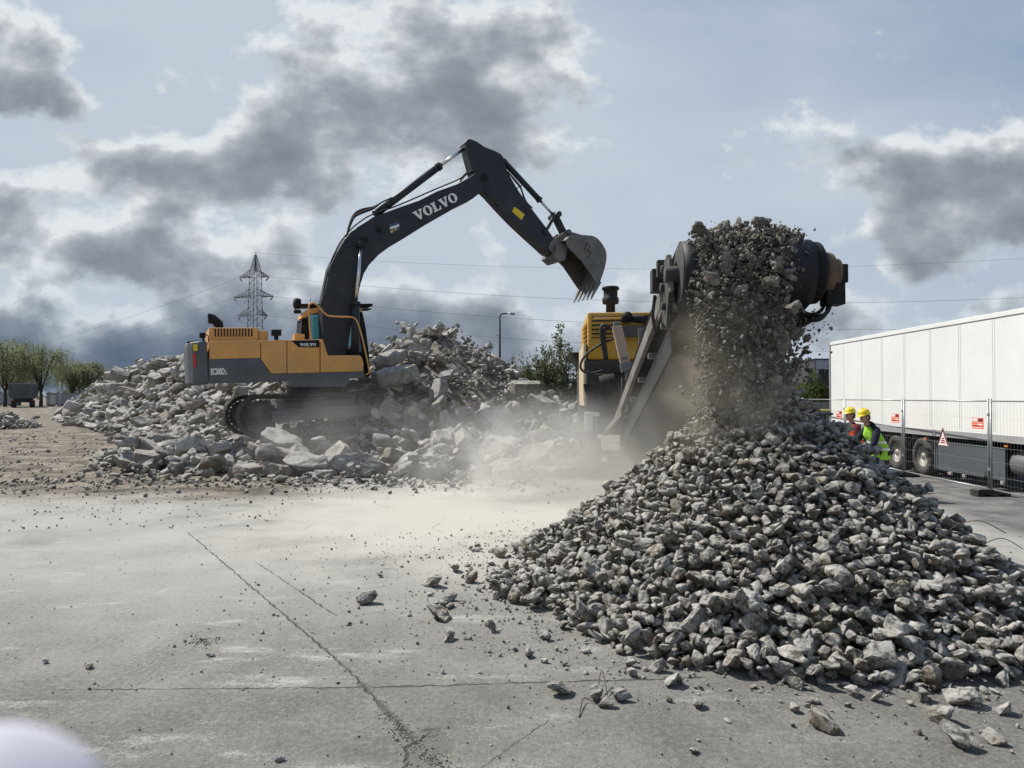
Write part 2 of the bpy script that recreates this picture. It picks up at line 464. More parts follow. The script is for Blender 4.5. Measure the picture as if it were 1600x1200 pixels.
    bp = N.n('ShaderNodeBump', {'Height': h, 'Strength': 0.9, 'Distance': 0.025})
    N.t.links.new(bp.outputs[0], b.inputs['Normal'])
    return m

def ground_height(x, y):
    z = 0.65 * math.exp(-(((x + 66) / 22) ** 2 + ((y - 97) / 22) ** 2))
    k = min(1, max(0, (y - 14.5) / 3)) * min(1, max(0, (-4.5 - x) / 2.5))
    if k > 0:
        z += k * (0.07 * mnoise.noise((x * 0.45, y * 0.45, 1)) + 0.05 * mnoise.noise((x * 1.3, y * 1.3, 2)) + 0.03 * mnoise.noise((x * 3.1, y * 3.1, 5)))
    return z

xs = [-900, -500, -300, -200, -150] + list(np.arange(-120, -26, 3.0)) + list(np.arange(-26, 12.1, 0.3)) + [16, 24, 40, 80, 160, 300, 500, 900]
ys = [-300, -60, -20, -8, 0] + list(np.arange(2, 40, 0.35)) + list(np.arange(40, 130, 2.5)) + [150, 200, 300, 450, 700, 1100, 1800, 3000]
gm = MB()
nx_, ny_ = len(xs), len(ys)
gm.v = [(float(x), float(y), ground_height(x, y)) for y in ys for x in xs]
for j in range(ny_ - 1):
    for i in range(nx_ - 1):
        gm.f.append((j * nx_ + i, j * nx_ + i + 1, (j + 1) * nx_ + i + 1, (j + 1) * nx_ + i)); gm.m.append(0); gm.sm.append(True)
tag(gm.build('ground', ground_material()), 'dusty cracked concrete yard turning to brown earth beyond', None, None, 'structure')
# ------------------------------------------------------------------ broken concrete
def rock_material(name, lo, hi, brown, scale=6.0, dust=0.35):
    m, N, b = new_mat(name)
    tc = N.n('ShaderNodeTexCoord').outputs['Object']
    g = N.n('ShaderNodeNewGeometry')
    oi = N.n('ShaderNodeObjectInfo')
    rnd = N.m('FRACT', N.m('ADD', g.outputs['Random Per Island'], N.m('MULTIPLY', oi.outputs['Random'], 7.31)))
    P = N.vm('ADD', g.outputs['Position'], N.comb(N.m('MULTIPLY', rnd, 31.0), N.m('MULTIPLY', rnd, 17.0), 0.0))
    n1 = N.noise(P, scale, 6, 0.65)
    n2 = N.noise(P, scale * 6, 5, 0.7)
    n3 = N.noise(P, scale * 24, 3, 0.7)
    f = N.m('ADD', N.m('MULTIPLY', n1, 0.55), N.m('MULTIPLY', n2, 0.45))
    c = N.mix(N.ss(f, 0.40, 0.60), lo, hi)
    tone = N.m('MULTIPLY_ADD', rnd, 0.80, 0.58)
    c = N.n('ShaderNodeVectorMath', {0: c, 'Scale': tone}, operation='SCALE').outputs[0]
    r2 = N.m('FRACT', N.m('MULTIPLY', rnd, 13.7))
    c = N.mix(N.m('MULTIPLY', N.ss(r2, 0.62, 0.95), 0.7), c, brown)
    # exposed aggregate: pale and dark grains in the broken faces
    vor = N.n('ShaderNodeTexVoronoi', {'Vector': P, 'Scale': scale * 9}, feature='F1')
    vc = N.sep(vor.outputs['Color'])[0]
    grain = N.m('MULTIPLY', N.ss(vor.outputs['Distance'], 0.42, 0.30), N.ss(n1, 0.45, 0.6))
    mort = N.m('MULTIPLY', N.ss(N.noise(P, scale * 2.2, 6, 0.75), 0.54, 0.66), 0.6)
    c = N.mix(mort, c, (0.56, 0.55, 0.52))
    c = N.mix(N.m('MULTIPLY', grain, 0.5), c, N.mix(N.ss(vc, 0.3, 0.7), (0.09, 0.085, 0.08), (0.42, 0.40, 0.37)))
    c = N.mix(N.m('MULTIPLY', N.ss(n3, 0.42, 0.30), 0.4), c, (0.07, 0.068, 0.062))
    nz = N.sep(g.outputs['Normal'])[2]
    dust_lit = N.m('MULTIPLY', N.m('MULTIPLY', N.ss(nz, 0.1, 0.9), N.ss(n1, 0.35, 0.6)), dust)  # stone dust, strengthened so up-facing tops also carry sunlight as colour
    c = N.mix(dust_lit, c, (0.60, 0.585, 0.545))
    setcol(N, b, 'Base Color', c)
    b.inputs['Roughness'].default_value = 0.95
    b.inputs['Specular IOR Level'].default_value = 0.2
    h = N.m('ADD', N.m('MULTIPLY', n2, 0.7), N.m('MULTIPLY', n3, 0.3))
    bp = N.n('ShaderNodeBump', {'Height': h, 'Strength': 1.0, 'Distance': 0.22 / scale})
    N.t.links.new(bp.outputs[0], b.inputs['Normal'])
    return m

M_STONE = rock_material('crushed_concrete', (0.075, 0.069, 0.057), (0.45, 0.43, 0.385), (0.18, 0.142, 0.09), 11.0, 0.66)
M_CHUNK = rock_material('broken_concrete', (0.24, 0.230, 0.208), (0.55, 0.535, 0.495), (0.28, 0.235, 0.18), 3.0, 0.6)
M_SOIL = rock_material('rubble_soil', (0.10, 0.088, 0.072), (0.26, 0.24, 0.205), (0.16, 0.13, 0.10), 3.0, 0.3)

def hull_rock(rs, pts, cuts, rough, smooth=0.35):
    bm = bmesh.new()
    for p in pts: bm.verts.new(p)
    r = bmesh.ops.convex_hull(bm, input=bm.verts)
    bmesh.ops.delete(bm, geom=[v for v in bm.verts if not v.link_faces], context='VERTS')
    bmesh.ops.subdivide_edges(bm, edges=bm.edges[:], cuts=cuts, use_grid_fill=True)
    bmesh.ops.triangulate(bm, faces=[f for f in bm.faces if len(f.verts) > 4])
    if smooth:
        bmesh.ops.smooth_vert(bm, verts=bm.verts, factor=smooth, use_axis_x=True, use_axis_y=True, use_axis_z=True)
    bm.normal_update()
    off = Vector((rs.uniform(0, 50), rs.uniform(0, 50), rs.uniform(0, 50)))
    for v in bm.verts:
        p = v.co * 2.4 + off
        d = mnoise.noise(p) * rough + mnoise.noise(p * 2.7) * rough * 0.65 + mnoise.noise(p * 6.0) * rough * 0.42
        v.co += v.normal * d
    bmesh.ops.recalc_face_normals(bm, faces=bm.faces)
    vs = np.array([v.co[:] for v in bm.verts])
    vs -= (vs.max(0) + vs.min(0)) / 2
    vs /= (vs.max(0) - vs.min(0)).max()
    bm.verts.index_update()
    fs = [[v.index for v in f.verts] for f in bm.faces]
    bm.free()
    return vs, fs

def stone_shape(seed, cuts=3):
    rs = random.Random(seed)
    e = Vector((1, rs.uniform(0.55, 0.88), rs.uniform(0.36, 0.68)))
    pts = []
    for _ in range(rs.randint(11, 17)):
        d = Vector((rs.gauss(0, 1), rs.gauss(0, 1), rs.gauss(0, 1))).normalized()
        # between a ball and a block, so faces and corners show
        k = 1 / max(abs(d.x), abs(d.y), abs(d.z)) * 0.62 + 0.38
        d = d * k * rs.uniform(0.82, 1.0)
        pts.append((d.x * e.x * .5, d.y * e.y * .5, d.z * e.z * .5))
    return hull_rock(rs, pts, cuts, 0.058, 0.45)

def slab_shape(seed, thick=None, cuts=4):
    rs = random.Random(seed)
    n = rs.randint(4, 7); a0 = rs.uniform(0, 6.28)
    asp = rs.uniform(0.5, 0.9); t = thick or rs.uniform(0.2, 0.42)
    pts = []
    for k in range(n):
        a = a0 + 6.283 * (k + rs.uniform(-0.28, 0.28)) / n
        r = rs.uniform(0.42, 0.55)
        for sgn in (-1, 1):
            q = rs.uniform(0.88, 1.08)
            pts.append((math.cos(a) * r * q, math.sin(a) * r * asp * q, sgn * t / 2 * rs.uniform(0.85, 1.1)))
    return hull_rock(rs, pts, cuts, 0.034, 0.25)

def rock_object_mesh(name, shape, mat, smooth=False):
    me = bpy.data.meshes.new(name)
    me.from_pydata([tuple(p) for p in shape[0]], [], shape[1])
    me.materials.append(mat)
    if smooth:
        me.polygons.foreach_set('use_smooth', [True] * len(me.polygons))
    return me

class Heap:
    """drops rocks one by one on a height grid until a wanted surface is reached"""
    def __init__(s, x0, x1, y0, y1, cell, want, core):
        s.x0, s.y0, s.c = x0, y0, cell
        s.nx, s.ny = int((x1 - x0) / cell) + 1, int((y1 - y0) / cell) + 1
        gx = x0 + (np.arange(s.nx) + .5) * cell; gy = y0 + (np.arange(s.ny) + .5) * cell
        s.GX, s.GY = np.meshgrid(gx, gy, indexing='ij')
        s.want = want(s.GX, s.GY)
        s.h = np.maximum(core(s.GX, s.GY), 0.0)
        s.rocks = []
    SINK = 0.12
    PCT = 84
    def drop(s, x, y, R, vs, shape, size, sink=None):
        sink = s.SINK if sink is None else sink
        q = (vs @ np.array(R.transposed())) * size
        ix = np.floor((q[:, 0] + x - s.x0) / s.c).astype(int); iy = np.floor((q[:, 1] + y - s.y0) / s.c).astype(int)
        if ix.min() < 0 or iy.min() < 0 or ix.max() >= s.nx or iy.max() >= s.ny: return None
        i0, j0 = ix.min(), iy.min(); w, hh = ix.max() - i0 + 1, iy.max() - j0 + 1
        k = (ix - i0) * hh + (iy - j0)
        lo = np.full(w * hh, 1e9); hi = np.full(w * hh, -1e9)
        np.minimum.at(lo, k, q[:, 2]); np.maximum.at(hi, k, q[:, 2])
        sub = s.h[i0:i0 + w, j0:j0 + hh]
        ok = (lo < 1e8).reshape(w, hh)
        diff = (sub - lo.reshape(w, hh))[ok]
        z = float(np.percentile(diff, s.PCT)) - sink * size * 0.5
        z = max(z, -float(q[:, 2].min()) - 0.10 * size)
        top = np.where(ok, hi.reshape(w, hh) + z, -1e9)
        s.h[i0:i0 + w, j0:j0 + hh] = np.maximum(sub, top)
        s.rocks.append(dict(x=x, y=y, z=z, R=R, shape=shape, size=size, win=(i0, j0, w, hh), top=top, ok=ok))
        return z
    def fill(s, rs, n, shapes, sizef, where, tilt, tries=6, stop=0.0):
        for _ in range(n):
            best = None
            for _t in range(tries):
                x, y = where(rs)
                i, j = int((x - s.x0) / s.c), int((y - s.y0) / s.c)
                if not (0 <= i < s.nx and 0 <= j < s.ny): continue
                if s.want[i, j] < 0.05: continue
                d = s.want[i, j] - s.h[i, j]
                if best is None or d > best[0]: best = (d, x, y)
            if best is None: continue
            d, x, y = best
            sz = sizef(rs, x, y)
            if d < sz * 0.12 - stop: continue
            k = rs.randrange(len(shapes))
            R = Matrix.Rotation(rs.uniform(0, 6.283), 3, 'Z') @ Matrix.Rotation(rs.gauss(0, tilt), 3, 'X') @ Matrix.Rotation(rs.gauss(0, tilt), 3, 'Y') @ Matrix.Rotation(rs.uniform(0, 6.283), 3, 'Z')
            s.drop(x, y, R, shapes[k][0], k, sz)
    def rank(s):
        """how large each rock shows from the yard: uncovered part, size, distance, and whether the slope faces this way"""
        gx, gy = np.gradient(s.h, s.c)
        out = []
        for r in s.rocks:
            i0, j0, w, hh = r['win']
            vis = (r['top'] >= s.h[i0:i0 + w, j0:j0 + hh] - 0.02 * r['size']) & r['ok']
            frac = vis.sum() / max(1, r['ok'].sum())
            ci, cj = min(s.nx - 1, int((r['x'] - s.x0) / s.c)), min(s.ny - 1, int((r['y'] - s.y0) / s.c))
            a, bq = s.g5x[ci, cj], s.g5y[ci, cj]
            d = Vector((r['x'], r['y'], r['z'])) - EYE
            nrm = Vector((-a, -bq, 1)).normalized()
            face = max(0.0, -nrm.dot(d.normalized()))
            out.append(frac * (0.15 + face) * (1 if face > 0.02 else 0.05) * (r['size'] / d.length) ** 2)
        return out
    def slopes(s, k):
        hs = s.want
        s.g5x, s.g5y = np.gradient(hs, s.c)

def joined(name, rocks, shapes, mat, extra=None):
    """many rocks as one mesh (for what is too many to count)"""
    V, L, S, n = [], [], [], 0
    loops = {}
    for k, (vs, fs) in enumerate(shapes):
        loops[k] = (np.concatenate([np.array(f) for f in fs]), np.array([len(f) for f in fs]))
    for r in rocks:
        vs = shapes[r['shape']][0]
        q = (vs @ np.array(r['R'].transposed())) * r['size'] + np.array([r['x'], r['y'], r['z']])
        V.append(q); L.append(loops[r['shape']][0] + n); S.append(loops[r['shape']][1]); n += len(q)
    mats = [mat]; MI = [np.zeros(sum(len(a) for a in S), dtype=np.int32)]
    if extra:
        ev, ef, emat = extra
        V.append(np.array(ev)); L.append(np.array(ef).reshape(-1) + n); S.append(np.full(len(ef), 4)); mats.append(emat)
        MI.append(np.ones(len(ef), dtype=np.int32))
    V = np.concatenate(V); L = np.concatenate(L); S = np.concatenate(S); MI = np.concatenate(MI)
    me = bpy.data.meshes.new(name)
    me.vertices.add(len(V)); me.vertices.foreach_set('co', V.astype(np.float32).reshape(-1))
    me.loops.add(len(L)); me.loops.foreach_set('vertex_index', L.astype(np.int32))
    me.polygons.add(len(S))
    st = np.concatenate([[0], np.cumsum(S)[:-1]])
    me.polygons.foreach_set('loop_start', st.astype(np.int32))
    me.polygons.foreach_set('loop_total', S.astype(np.int32))
    for m_ in mats: me.materials.append(m_)
    me.polygons.foreach_set('material_index', MI)
    me.update(calc_edges=True); me.validate()
    o = bpy.data.objects.new(name, me)
    return put(o)

def grid_faces(H, mask, z_off, rough, seed, fine=1):
    """the mound's own fine soil surface as quads"""
    idx = -np.ones((H.nx, H.ny), dtype=int); vs, fs = [], []
    z = H.core_h
    for i in range(H.nx):
        for j in range(H.ny):
            if mask[i, j]:
                idx[i, j] = len(vs)
                x, y = H.GX[i, j], H.GY[i, j]
                vs.append((x, y, z[i, j] + z_off + rough * (mnoise.noise((x * 2.1, y * 2.1, seed)) + 0.6 * mnoise.noise((x * 6, y * 6, seed)))))
    for i in range(H.nx - 1):
        for j in range(H.ny - 1):
            q = (idx[i, j], idx[i + 1, j], idx[i + 1, j + 1], idx[i, j + 1])
            if min(q) >= 0: fs.append(q)
    return vs, fs

def place_rock(name, me, r, label, cat, group):
    o = bpy.data.objects.new(name, me)
    o.matrix_world = Matrix.Translation((r['x'], r['y'], r['z'])) @ r['R'].to_4x4() @ Matrix.Scale(r['size'], 4)
    put(o)
    return tag(o, label, cat, group)

# ---- the cone of crushed stone under the conveyor
RS = random.Random(11)
STONES = [stone_shape(100 + k, 3) for k in range(16)]
STONE_ME = [rock_object_mesh('crushed_stone', s_, M_STONE) for s_ in STONES]
HC = (3.0, 8.45)
def cone_want(x, y):
    dxx, dyy = x - HC[0], y - HC[1]
    d = np.sqrt(dxx ** 2 + dyy ** 2)
    ang = np.arctan2(dyy, dxx)
    R = 2.88 - 0.44 * np.clip(np.cos(ang), 0, 1) + 0.10 * np.clip(-np.cos(ang), 0, 1) + 0.66 * np.clip(-np.sin(ang), 0, 1) ** 1.5 + 0.07 * np.sin(5 * ang)
    t = d / R
    z = np.minimum(2.42 * np.clip(1 - t, 0, 1) ** 1.10, 2.20 - 0.26 * d)
    z = np.maximum(z, 0.15 * np.exp(-(((x - 0.20) / 0.55) ** 2 + ((y - 7.6) / 0.60) ** 2)) - 0.03)
    return z
def cone_core(x, y):
    return np.maximum(cone_want(x, y) - 0.24, 0.0)
heap = Heap(-1.6, 8.2, 3.6, 13.4, 0.032, cone_want, cone_core)
heap.core_h = heap.h.copy(); heap.slopes(0); heap.SINK = 0.20; heap.PCT = 68
def in_cone(rs):
    while True:
        x, y = rs.uniform(HC[0] - 3.9, HC[0] + 3.5), rs.uniform(HC[1] - 3.5, HC[1] + 3.5)
        d = math.hypot(x - HC[0], y - HC[1])
        if d < 3.9 and (y < HC[1] + 1.3 or rs.random() < 0.35): return x, y
def stone_size(rs, x, y):
    d = math.hypot(x - HC[0], y - HC[1]) / 3.3
    s = 0.096 * math.exp(rs.gauss(0, 0.29)) * (0.88 + 0.42 * d ** 2)
    if rs.random() < 0.02: s *= 1.35
    return min(max(s, 0.035), 0.32)
heap.fill(RS, 13500, STONES, stone_size, in_cone, 0.50, tries=9, stop=0.015)
# stones that have rolled out round the foot
def foot(rs):
    a = rs.uniform(0, 6.283); r = 2.75 + 0.6 * max(0, -math.sin(a)) ** 1.5 + abs(rs.gauss(0, 0.24))
    if math.cos(a) < -0.2 and rs.random() < 0.5: r += abs(rs.gauss(0, 0.55))
    return HC[0] + r * math.cos(a), HC[1] + r * math.sin(a)
for _ in range(520):
    x, y = foot(RS); k = RS.randrange(16)
    R = Euler((RS.gauss(0, .5), RS.gauss(0, .5), RS.uniform(0, 6.28))).to_matrix()
    heap.drop(x, y, R, STONES[k][0], k, min(0.28, 0.068 * math.exp(RS.gauss(0, 0.55))), 0.05)
sc_ = heap.rank()
order = sorted(range(len(heap.rocks)), key=lambda i: -sc_[i])
NOBJ = 298
for i in order[:NOBJ]:
    r = heap.rocks[i]
    place_rock('crushed_stone', STONE_ME[r['shape']], r, 'grey crushed concrete stone lying on the cone-shaped heap below the conveyor', 'stone', 'larger stones of the crushed heap')
mask = cone_want(heap.GX, heap.GY) > 0.34
hv, hf = grid_faces(heap, mask, 0.03, 0.035, 3)
STONES_LO = [stone_shape(100 + k, 2) for k in range(16)]
tag(joined('stone_heap', [heap.rocks[i] for i in order[NOBJ:]], STONES_LO, M_STONE, (hv, hf, M_SOIL)), 'cone-shaped heap of countless grey crushed concrete stones below the conveyor', None, None, 'stuff')
print('heap stones', len(heap.rocks))
# ---- the long bank of broken slabs behind and under the excavator
SLABS = [slab_shape(300 + k) for k in range(14)] + [stone_shape(360 + k, 3) for k in range(5)]
SLAB_ME = [rock_object_mesh('concrete_chunk', s_, M_CHUNK) for s_ in SLABS]
CREST = [(0.9, 26.5, 1.1), (-0.4, 27.2, 2.0), (-1.5, 28, 3.3), (-2.9, 28.5, 4.5), (-4.2, 29, 4.2), (-5.8, 29.8, 3.8), (-9, 33, 3.9), (-16, 42, 4.9), (-25.6, 55, 5.3), (-38.4, 72, 4.8), (-50.5, 93, 2.9), (-56, 103, 0.2)]
def bank_want(x, y):
    z = np.zeros_like(x)
    for (ax, ay, az), (bx, by, bz) in zip(CREST, CREST[1:]):
        L2 = (bx - ax) ** 2 + (by - ay) ** 2
        t = np.clip(((x - ax) * (bx - ax) + (y - ay) * (by - ay)) / L2, 0, 1)
        d = np.hypot(x - ax - t * (bx - ax), y - ay - t * (by - ay))
        z = np.maximum(z, (az + t * (bz - az)) - 0.74 * np.maximum(d - 0.5, 0))
    # the lower shelf the excavator stands on, with its ragged foot toward the yard
    footy = np.interp(x, [-17.5, -15.5, -13.6, -12.6, -11.6, -10.0, -8.0, -4.0, 0.0, 1.6, 2.4], [31.0, 28.0, 24.5, 22.0, 20.2, 18.8, 18.0, 17.6, 17.7, 18.6, 22.0])
    topz = np.interp(x, [-17.0, -14.0, -11.0, -8.0, -3.0, -1.0, 1.0, 2.1], [0.0, 0.36, 0.36, 0.14, 0.14, 0.95, 0.90, 0.0])
    ramp_ = np.clip((y - footy) / 2.6, 0, 1) ** 0.8
    back = np.clip((y - 21.0) / 4.0, 0, 1)
    right = np.clip((x + 3.2) / 1.5, 0, 1)
    sh = ramp_ * np.where(x > -3.2, np.minimum(topz, 0.45) + right * np.maximum(topz - 0.45, 0) * back + right * back * 0.30, topz)
    sh = np.where((x < -17.2) | (x > 2.3) | (y > 36), 0, sh)
    return np.maximum(z, sh)
SOILP = lambda x, y: np.hypot((x + 1.7) / 1.7, (y - 26.4) / 2.2)
CRIB = lambda x, y: np.maximum(bank_want(x, y) - np.where(SOILP(x, y) < 1, 0.20, 0.42), 0)
bank = Heap(-66, 4.5, 16.2, 112, 0.13, bank_want, CRIB)
bank.core_h = bank.h.copy(); bank.slopes(0); bank.SINK = 0.30
RB = random.Random(5)

# the chunks along the foot that stand out in the photograph: pixel of the centre, distance, size, shape, turn, tilts, label
HERO = [
 (212, 722, 19.6, 1.25, 2, 0.2, 0.35, 0.1, 'broad pale concrete block with a rounded top, first of the row nearest the yard'),
 (300, 702, 20.2, 1.10, 5, 0.9, -0.5, 0.15, 'pale concrete slab tilted up toward the dirt track beside the broad rounded block'),
 (345, 700, 20.4, .9, 7, 1.6, -0.5, 0.1, 'grey slab sloping down in front of the far track of the excavator'),
 (300, 727, 19.2, 1.15, 9, 0.5, 0.3, -0.3, 'rough grey boulder of concrete at the foot of the rubble, half in shade'),
 (392, 734, 18.5, 0.95, 3, 0.1, 0.1, 0.0, 'small flat pale block lying at the very foot of the rubble'),
 (440, 692, 20.0, 1.35, 11, -0.35, 0.42, 0.25, 'long slab propped up against the near track of the excavator'),
 (452, 712, 19.3, 0.85, 15, 1.0, 0.3, 0.2, 'upright pointed grey lump between the propped slab and the split block'),
 (478, 722, 18.6, 1.15, 16, 0.3, 0.0, 0.2, 'pale pentagon-shaped block standing at the foot of the rubble'),
 (508, 740, 18.2, 0.65, 3, 0.0, 0.0, 0.0, 'small pale cube of concrete lying alone just before the split block'),
 (562, 727, 18.5, 1.55, 0, 0.1, 1.2, 0.0, 'large flat-faced concrete block standing on edge at the rubble foot'),
 (500, 690, 20.2, 0.6, 17, 0.2, 0.1, 0.1, 'pale pyramid-shaped lump standing before the tracks'),
 (622, 718, 18.9, 1.0, 6, 2.0, 0.5, 0.2, 'grey angular lump just beyond the large flat-faced block'),
 (672, 722, 18.8, 0.95, 18, 2.0, 0.3, 0.2, 'dust-covered boulder at the rubble foot in the thickest dust'),
 (855, 716, 19.0, 0.85, 12, 0.1, 0.9, 0.0, 'tan coloured slab end sticking out of the rubble by the crusher track'),
 (866, 738, 18.3, 1.1, 3, 0.05, 0.0, 0.0, 'flat pale slab lying level beside the crusher track'),
 (690, 690, 20.4, .85, 13, 0.8, 0.7, 0.1, 'slab leaning in the middle of the rubble before the excavator front'),
 (600, 690, 20.3, 0.8, 8, 1.2, -0.9, 0.5, 'tall slab standing steeply on end before the excavator front'),
 (640, 688, 20.6, 0.8, 4, 2.2, -0.8, 0.3, 'second steep slab next to the tall one before the excavator front'),
 (775, 655, 23.0, 1.6, 10, 0.4, 0.9, 0.2, 'big dark slab on edge in the shaded side of the rubble'),
 (822, 606, 25.0, 1.15, 1, 0.15, 0.15, 0.0, 'long flat slab lying on top of the rubble ridge beside the blossoming tree'),
 (848, 630, 24.0, 1.2, 0, 0.3, 0.5, 0.3, 'hump-backed dark slab under the long flat slab on the ridge'),
 (655, 555, 27.2, 1.55, 16, 0.6, 0.6, 0.2, 'pale round-edged block half sunk in the brown soil of the peak'),
 (672, 523, 28.3, 1.1, 2, 0.5, -0.3, 0.3, 'topmost pale slab on the peak of the rubble'),
 (610, 562, 25.6, 1.2, 5, 0.3, 0.4, -0.4, 'white slab on the slope just beyond the excavator cab'),
 (620, 587, 24.6, 1.6, 11, 0.25, 0.3, -0.25, 'long thin slab lying across the slope just beyond the excavator cab'),
 (435, 735, 18.7, 0.9, 1, 1.2, 0.2, 0.2, 'low rounded slab with a faint yellow mark at the foot of the rubble'),
 (265, 690, 21.2, 0.9, 9, 0.4, 0.1, 0.1, 'dull grey slab lying behind the tilted pale slab'),
 (167, 712, 21.5, 0.8, 14, 0.4, 0.1, 0.1, 'grey boulder at the end of the rubble nearest the dirt track'),
]
heroes = []
def chunk_size(rs, x, y):
    D = math.hypot(x, y)
    s = 0.40 * math.exp(rs.gauss(0, 0.48))
    if y > 40: s *= 1.15
    if y < 21.5: s *= 1.3
    elif y < 32: s *= 0.82
    if 19.4 < y < 24 and -10 < x < -2.6: s = min(s, 0.42)
    return min(max(s, 0.17), 1.5)
def where_near(rs): return rs.uniform(-17, 2.6), rs.uniform(17.2, 31)
def where_far(rs):
    k = rs.random() ** 0.8
    i = 5 + k * (len(CREST) - 6.001); j = int(i); t = i - j
    ax, ay, _ = CREST[j]; bx, by, _ = CREST[min(j + 1, len(CREST) - 1)]
    x, y = ax + t * (bx - ax), ay + t * (by - ay)
    return x + rs.uniform(-7.5, 2.5), y + rs.uniform(-8.5, 3.5)
soil_patch = lambda x, y: math.hypot((x + 1.7) / 1.7, (y - 26.4) / 2.2) < 1
def where_near2(rs):
    while True:
        x, y = where_near(rs)
        if not soil_patch(x, y) or rs.random() < 0.10: return x, y
small = lambda rs, x, y: min(0.4, 0.20 * math.exp(rs.gauss(0, 0.4)))
bank.fill(RB, 3400, SLABS, chunk_size, where_near2, 0.5, tries=6, stop=0.05)
bank.fill(RB, 3800, SLABS, chunk_size, where_far, 0.40, tries=6, stop=0.06)
for px, py, D, size, k, rz, rx, ry, lab in HERO:
    p = at(px, py, D)
    R = Matrix.Rotation(rz, 3, 'Z') @ Matrix.Rotation(rx, 3, 'X') @ Matrix.Rotation(ry, 3, 'Y')
    heroes.append((dict(x=p.x, y=p.y, z=p.z, R=R, shape=k, size=size), lab))
    bank.drop(p.x, p.y, R, SLABS[k][0], k, size, 0.35); bank.rocks.pop()
bank.fill(RB, 2200, SLABS, small, where_near2, 0.5, tries=3, stop=0.12)
def in_soil(rs):
    while True:
        x, y = rs.uniform(-3.4, 0), rs.uniform(24.2, 28.6)
        if soil_patch(x, y): return x, y
bank.fill(RB, 700, SLABS, lambda rs, x, y: min(.34, .11 * math.exp(rs.gauss(0, .5))), in_soil, 0.6, tries=1, stop=0.4)
# clods strewn before the foot
for _ in range(330):
    x = RB.uniform(-12.4, 1.9); y = float(np.interp(x, [-12.4, -11.6, -10.0, -8.0, -4.0, 0.0, 1.9], [22, 20.0, 18.5, 17.7, 17.3, 17.4, 18.4])) - abs(RB.gauss(0, 0.55)) + 0.25
    k = RB.randrange(19)
    bank.drop(x, y, Euler((RB.gauss(0, .4), RB.gauss(0, .4), RB.uniform(0, 6.28))).to_matrix(), SLABS[k][0], k, min(.5, 0.13 * math.exp(RB.gauss(0, 0.55))), 0.1)
sc2 = bank.rank()
order2 = sorted(range(len(bank.rocks)), key=lambda i: -sc2[i])
NB2 = 298 - len(heroes)
for r, lab in heroes:
    place_rock('concrete_chunk', SLAB_ME[r['shape']], r, lab, 'concrete slab', 'chunks of the rubble bank')
for i in order2[:NB2]:
    r = bank.rocks[i]
    place_rock('concrete_chunk', SLAB_ME[r['shape']], r, 'grey broken concrete chunk in the long bank of demolition rubble', 'concrete slab', 'chunks of the rubble bank')
sub = (slice(None, None, 2), slice(None, None, 2))
class Sub: pass
bs = Sub(); bs.nx, bs.ny = bank.GX[sub].shape; bs.GX, bs.GY, bs.core_h = bank.GX[sub], bank.GY[sub], bank.core_h[sub]
bv, bf = grid_faces(bs, bs.core_h > 0.02, 0.12, 0.15, 7)
tag(joined('rubble', [bank.rocks[i] for i in order2[NB2:]], SLABS, M_CHUNK, (bv, bf, M_SOIL)), 'long bank of countless broken concrete pieces and soil behind the excavator', None, None, 'stuff')
print('bank chunks', len(bank.rocks))

# ---- the low heap at the far edge of the dirt track
def low_want(x, y): return np.clip(1.7 - 0.42 * np.hypot((x + 35.5), (y - 46) * 0.8), 0, 3)
low = Heap(-43, -28, 38, 55, 0.12, low_want, lambda x, y: np.maximum(low_want(x, y) - 0.35, 0))
low.core_h = low.h.copy()
low.fill(RB, 1100, SLABS, lambda rs, x, y: min(.7, .26 * math.exp(rs.gauss(0, .4))), lambda rs: (rs.uniform(-41, -30), rs.uniform(40, 52)), 0.5, stop=0.05)
lv, lf = grid_faces(low, low.core_h > 0.01, 0.1, 0.06, 9)
tag(joined('rubble', low.rocks, SLABS, M_CHUNK, (lv, lf, M_SOIL)), 'low grey rubble heap at the edge of the dirt track near the tipper lorry', None, None, 'stuff')

# ---- grit and stones on the slab
PEB = [stone_shape(500 + k, 1) for k in range(6)]
grit_r = []
def scatter(n, fx, s0, ss, top=.05):
    for _ in range(n):
        x, y = fx(RB)
        if math.hypot(x - HC[0], y - HC[1]) < 2.9: continue
        s = min(s0 * math.exp(RB.gauss(0, ss)), top)
        grit_r.append(dict(x=x, y=y, z=s * 0.22 + ground_height(x, y), R=Euler((RB.uniform(0, 6), RB.uniform(0, 6), RB.uniform(0, 6))).to_matrix(), shape=RB.randrange(6), size=s))
scatter(900, lambda r: (r.uniform(-6, 5), 3.6 + 7 * r.random() ** 1.2), 0.010, 0.5)
scatter(2600, lambda r: (lambda a, d: (HC[0] + d * math.cos(a), HC[1] + d * math.sin(a)))(r.uniform(2.2, 5.6), 3.0 + abs(r.gauss(0, 0.75))), 0.014, 0.6)
scatter(600, lambda r: (r.uniform(-3, 1.2), r.uniform(5, 11)), 0.014, 0.6)
scatter(1300, lambda r: (r.uniform(-13, 1.5), 17.4 - abs(r.gauss(0, 1.1))), 0.032, 0.75, .14)
scatter(700, lambda r: (r.uniform(-16, -4), r.uniform(11, 17)), 0.03, 0.5)
scatter(1500, lambda r: (lambda y: (-.60 * y + r.uniform(-.22, .12) * y, y))(r.uniform(15, 42)), 0.045, 0.6, .16)
scatter(420, lambda r: (lambda t: (-0.36 - .5 * t + r.gauss(0, .035 + .02 * (1 - t)), 3.95 + .75 * t + r.gauss(0, .04)))(r.random() ** 1.6), 0.009, 0.4)
scatter(300, lambda r: (r.gauss(-2.62 , 0.09), r.gauss(6.05, 0.05)) if r.random() < .3 else (r.uniform(6, 11), r.uniform(8, 16)), 0.012, 0.5)
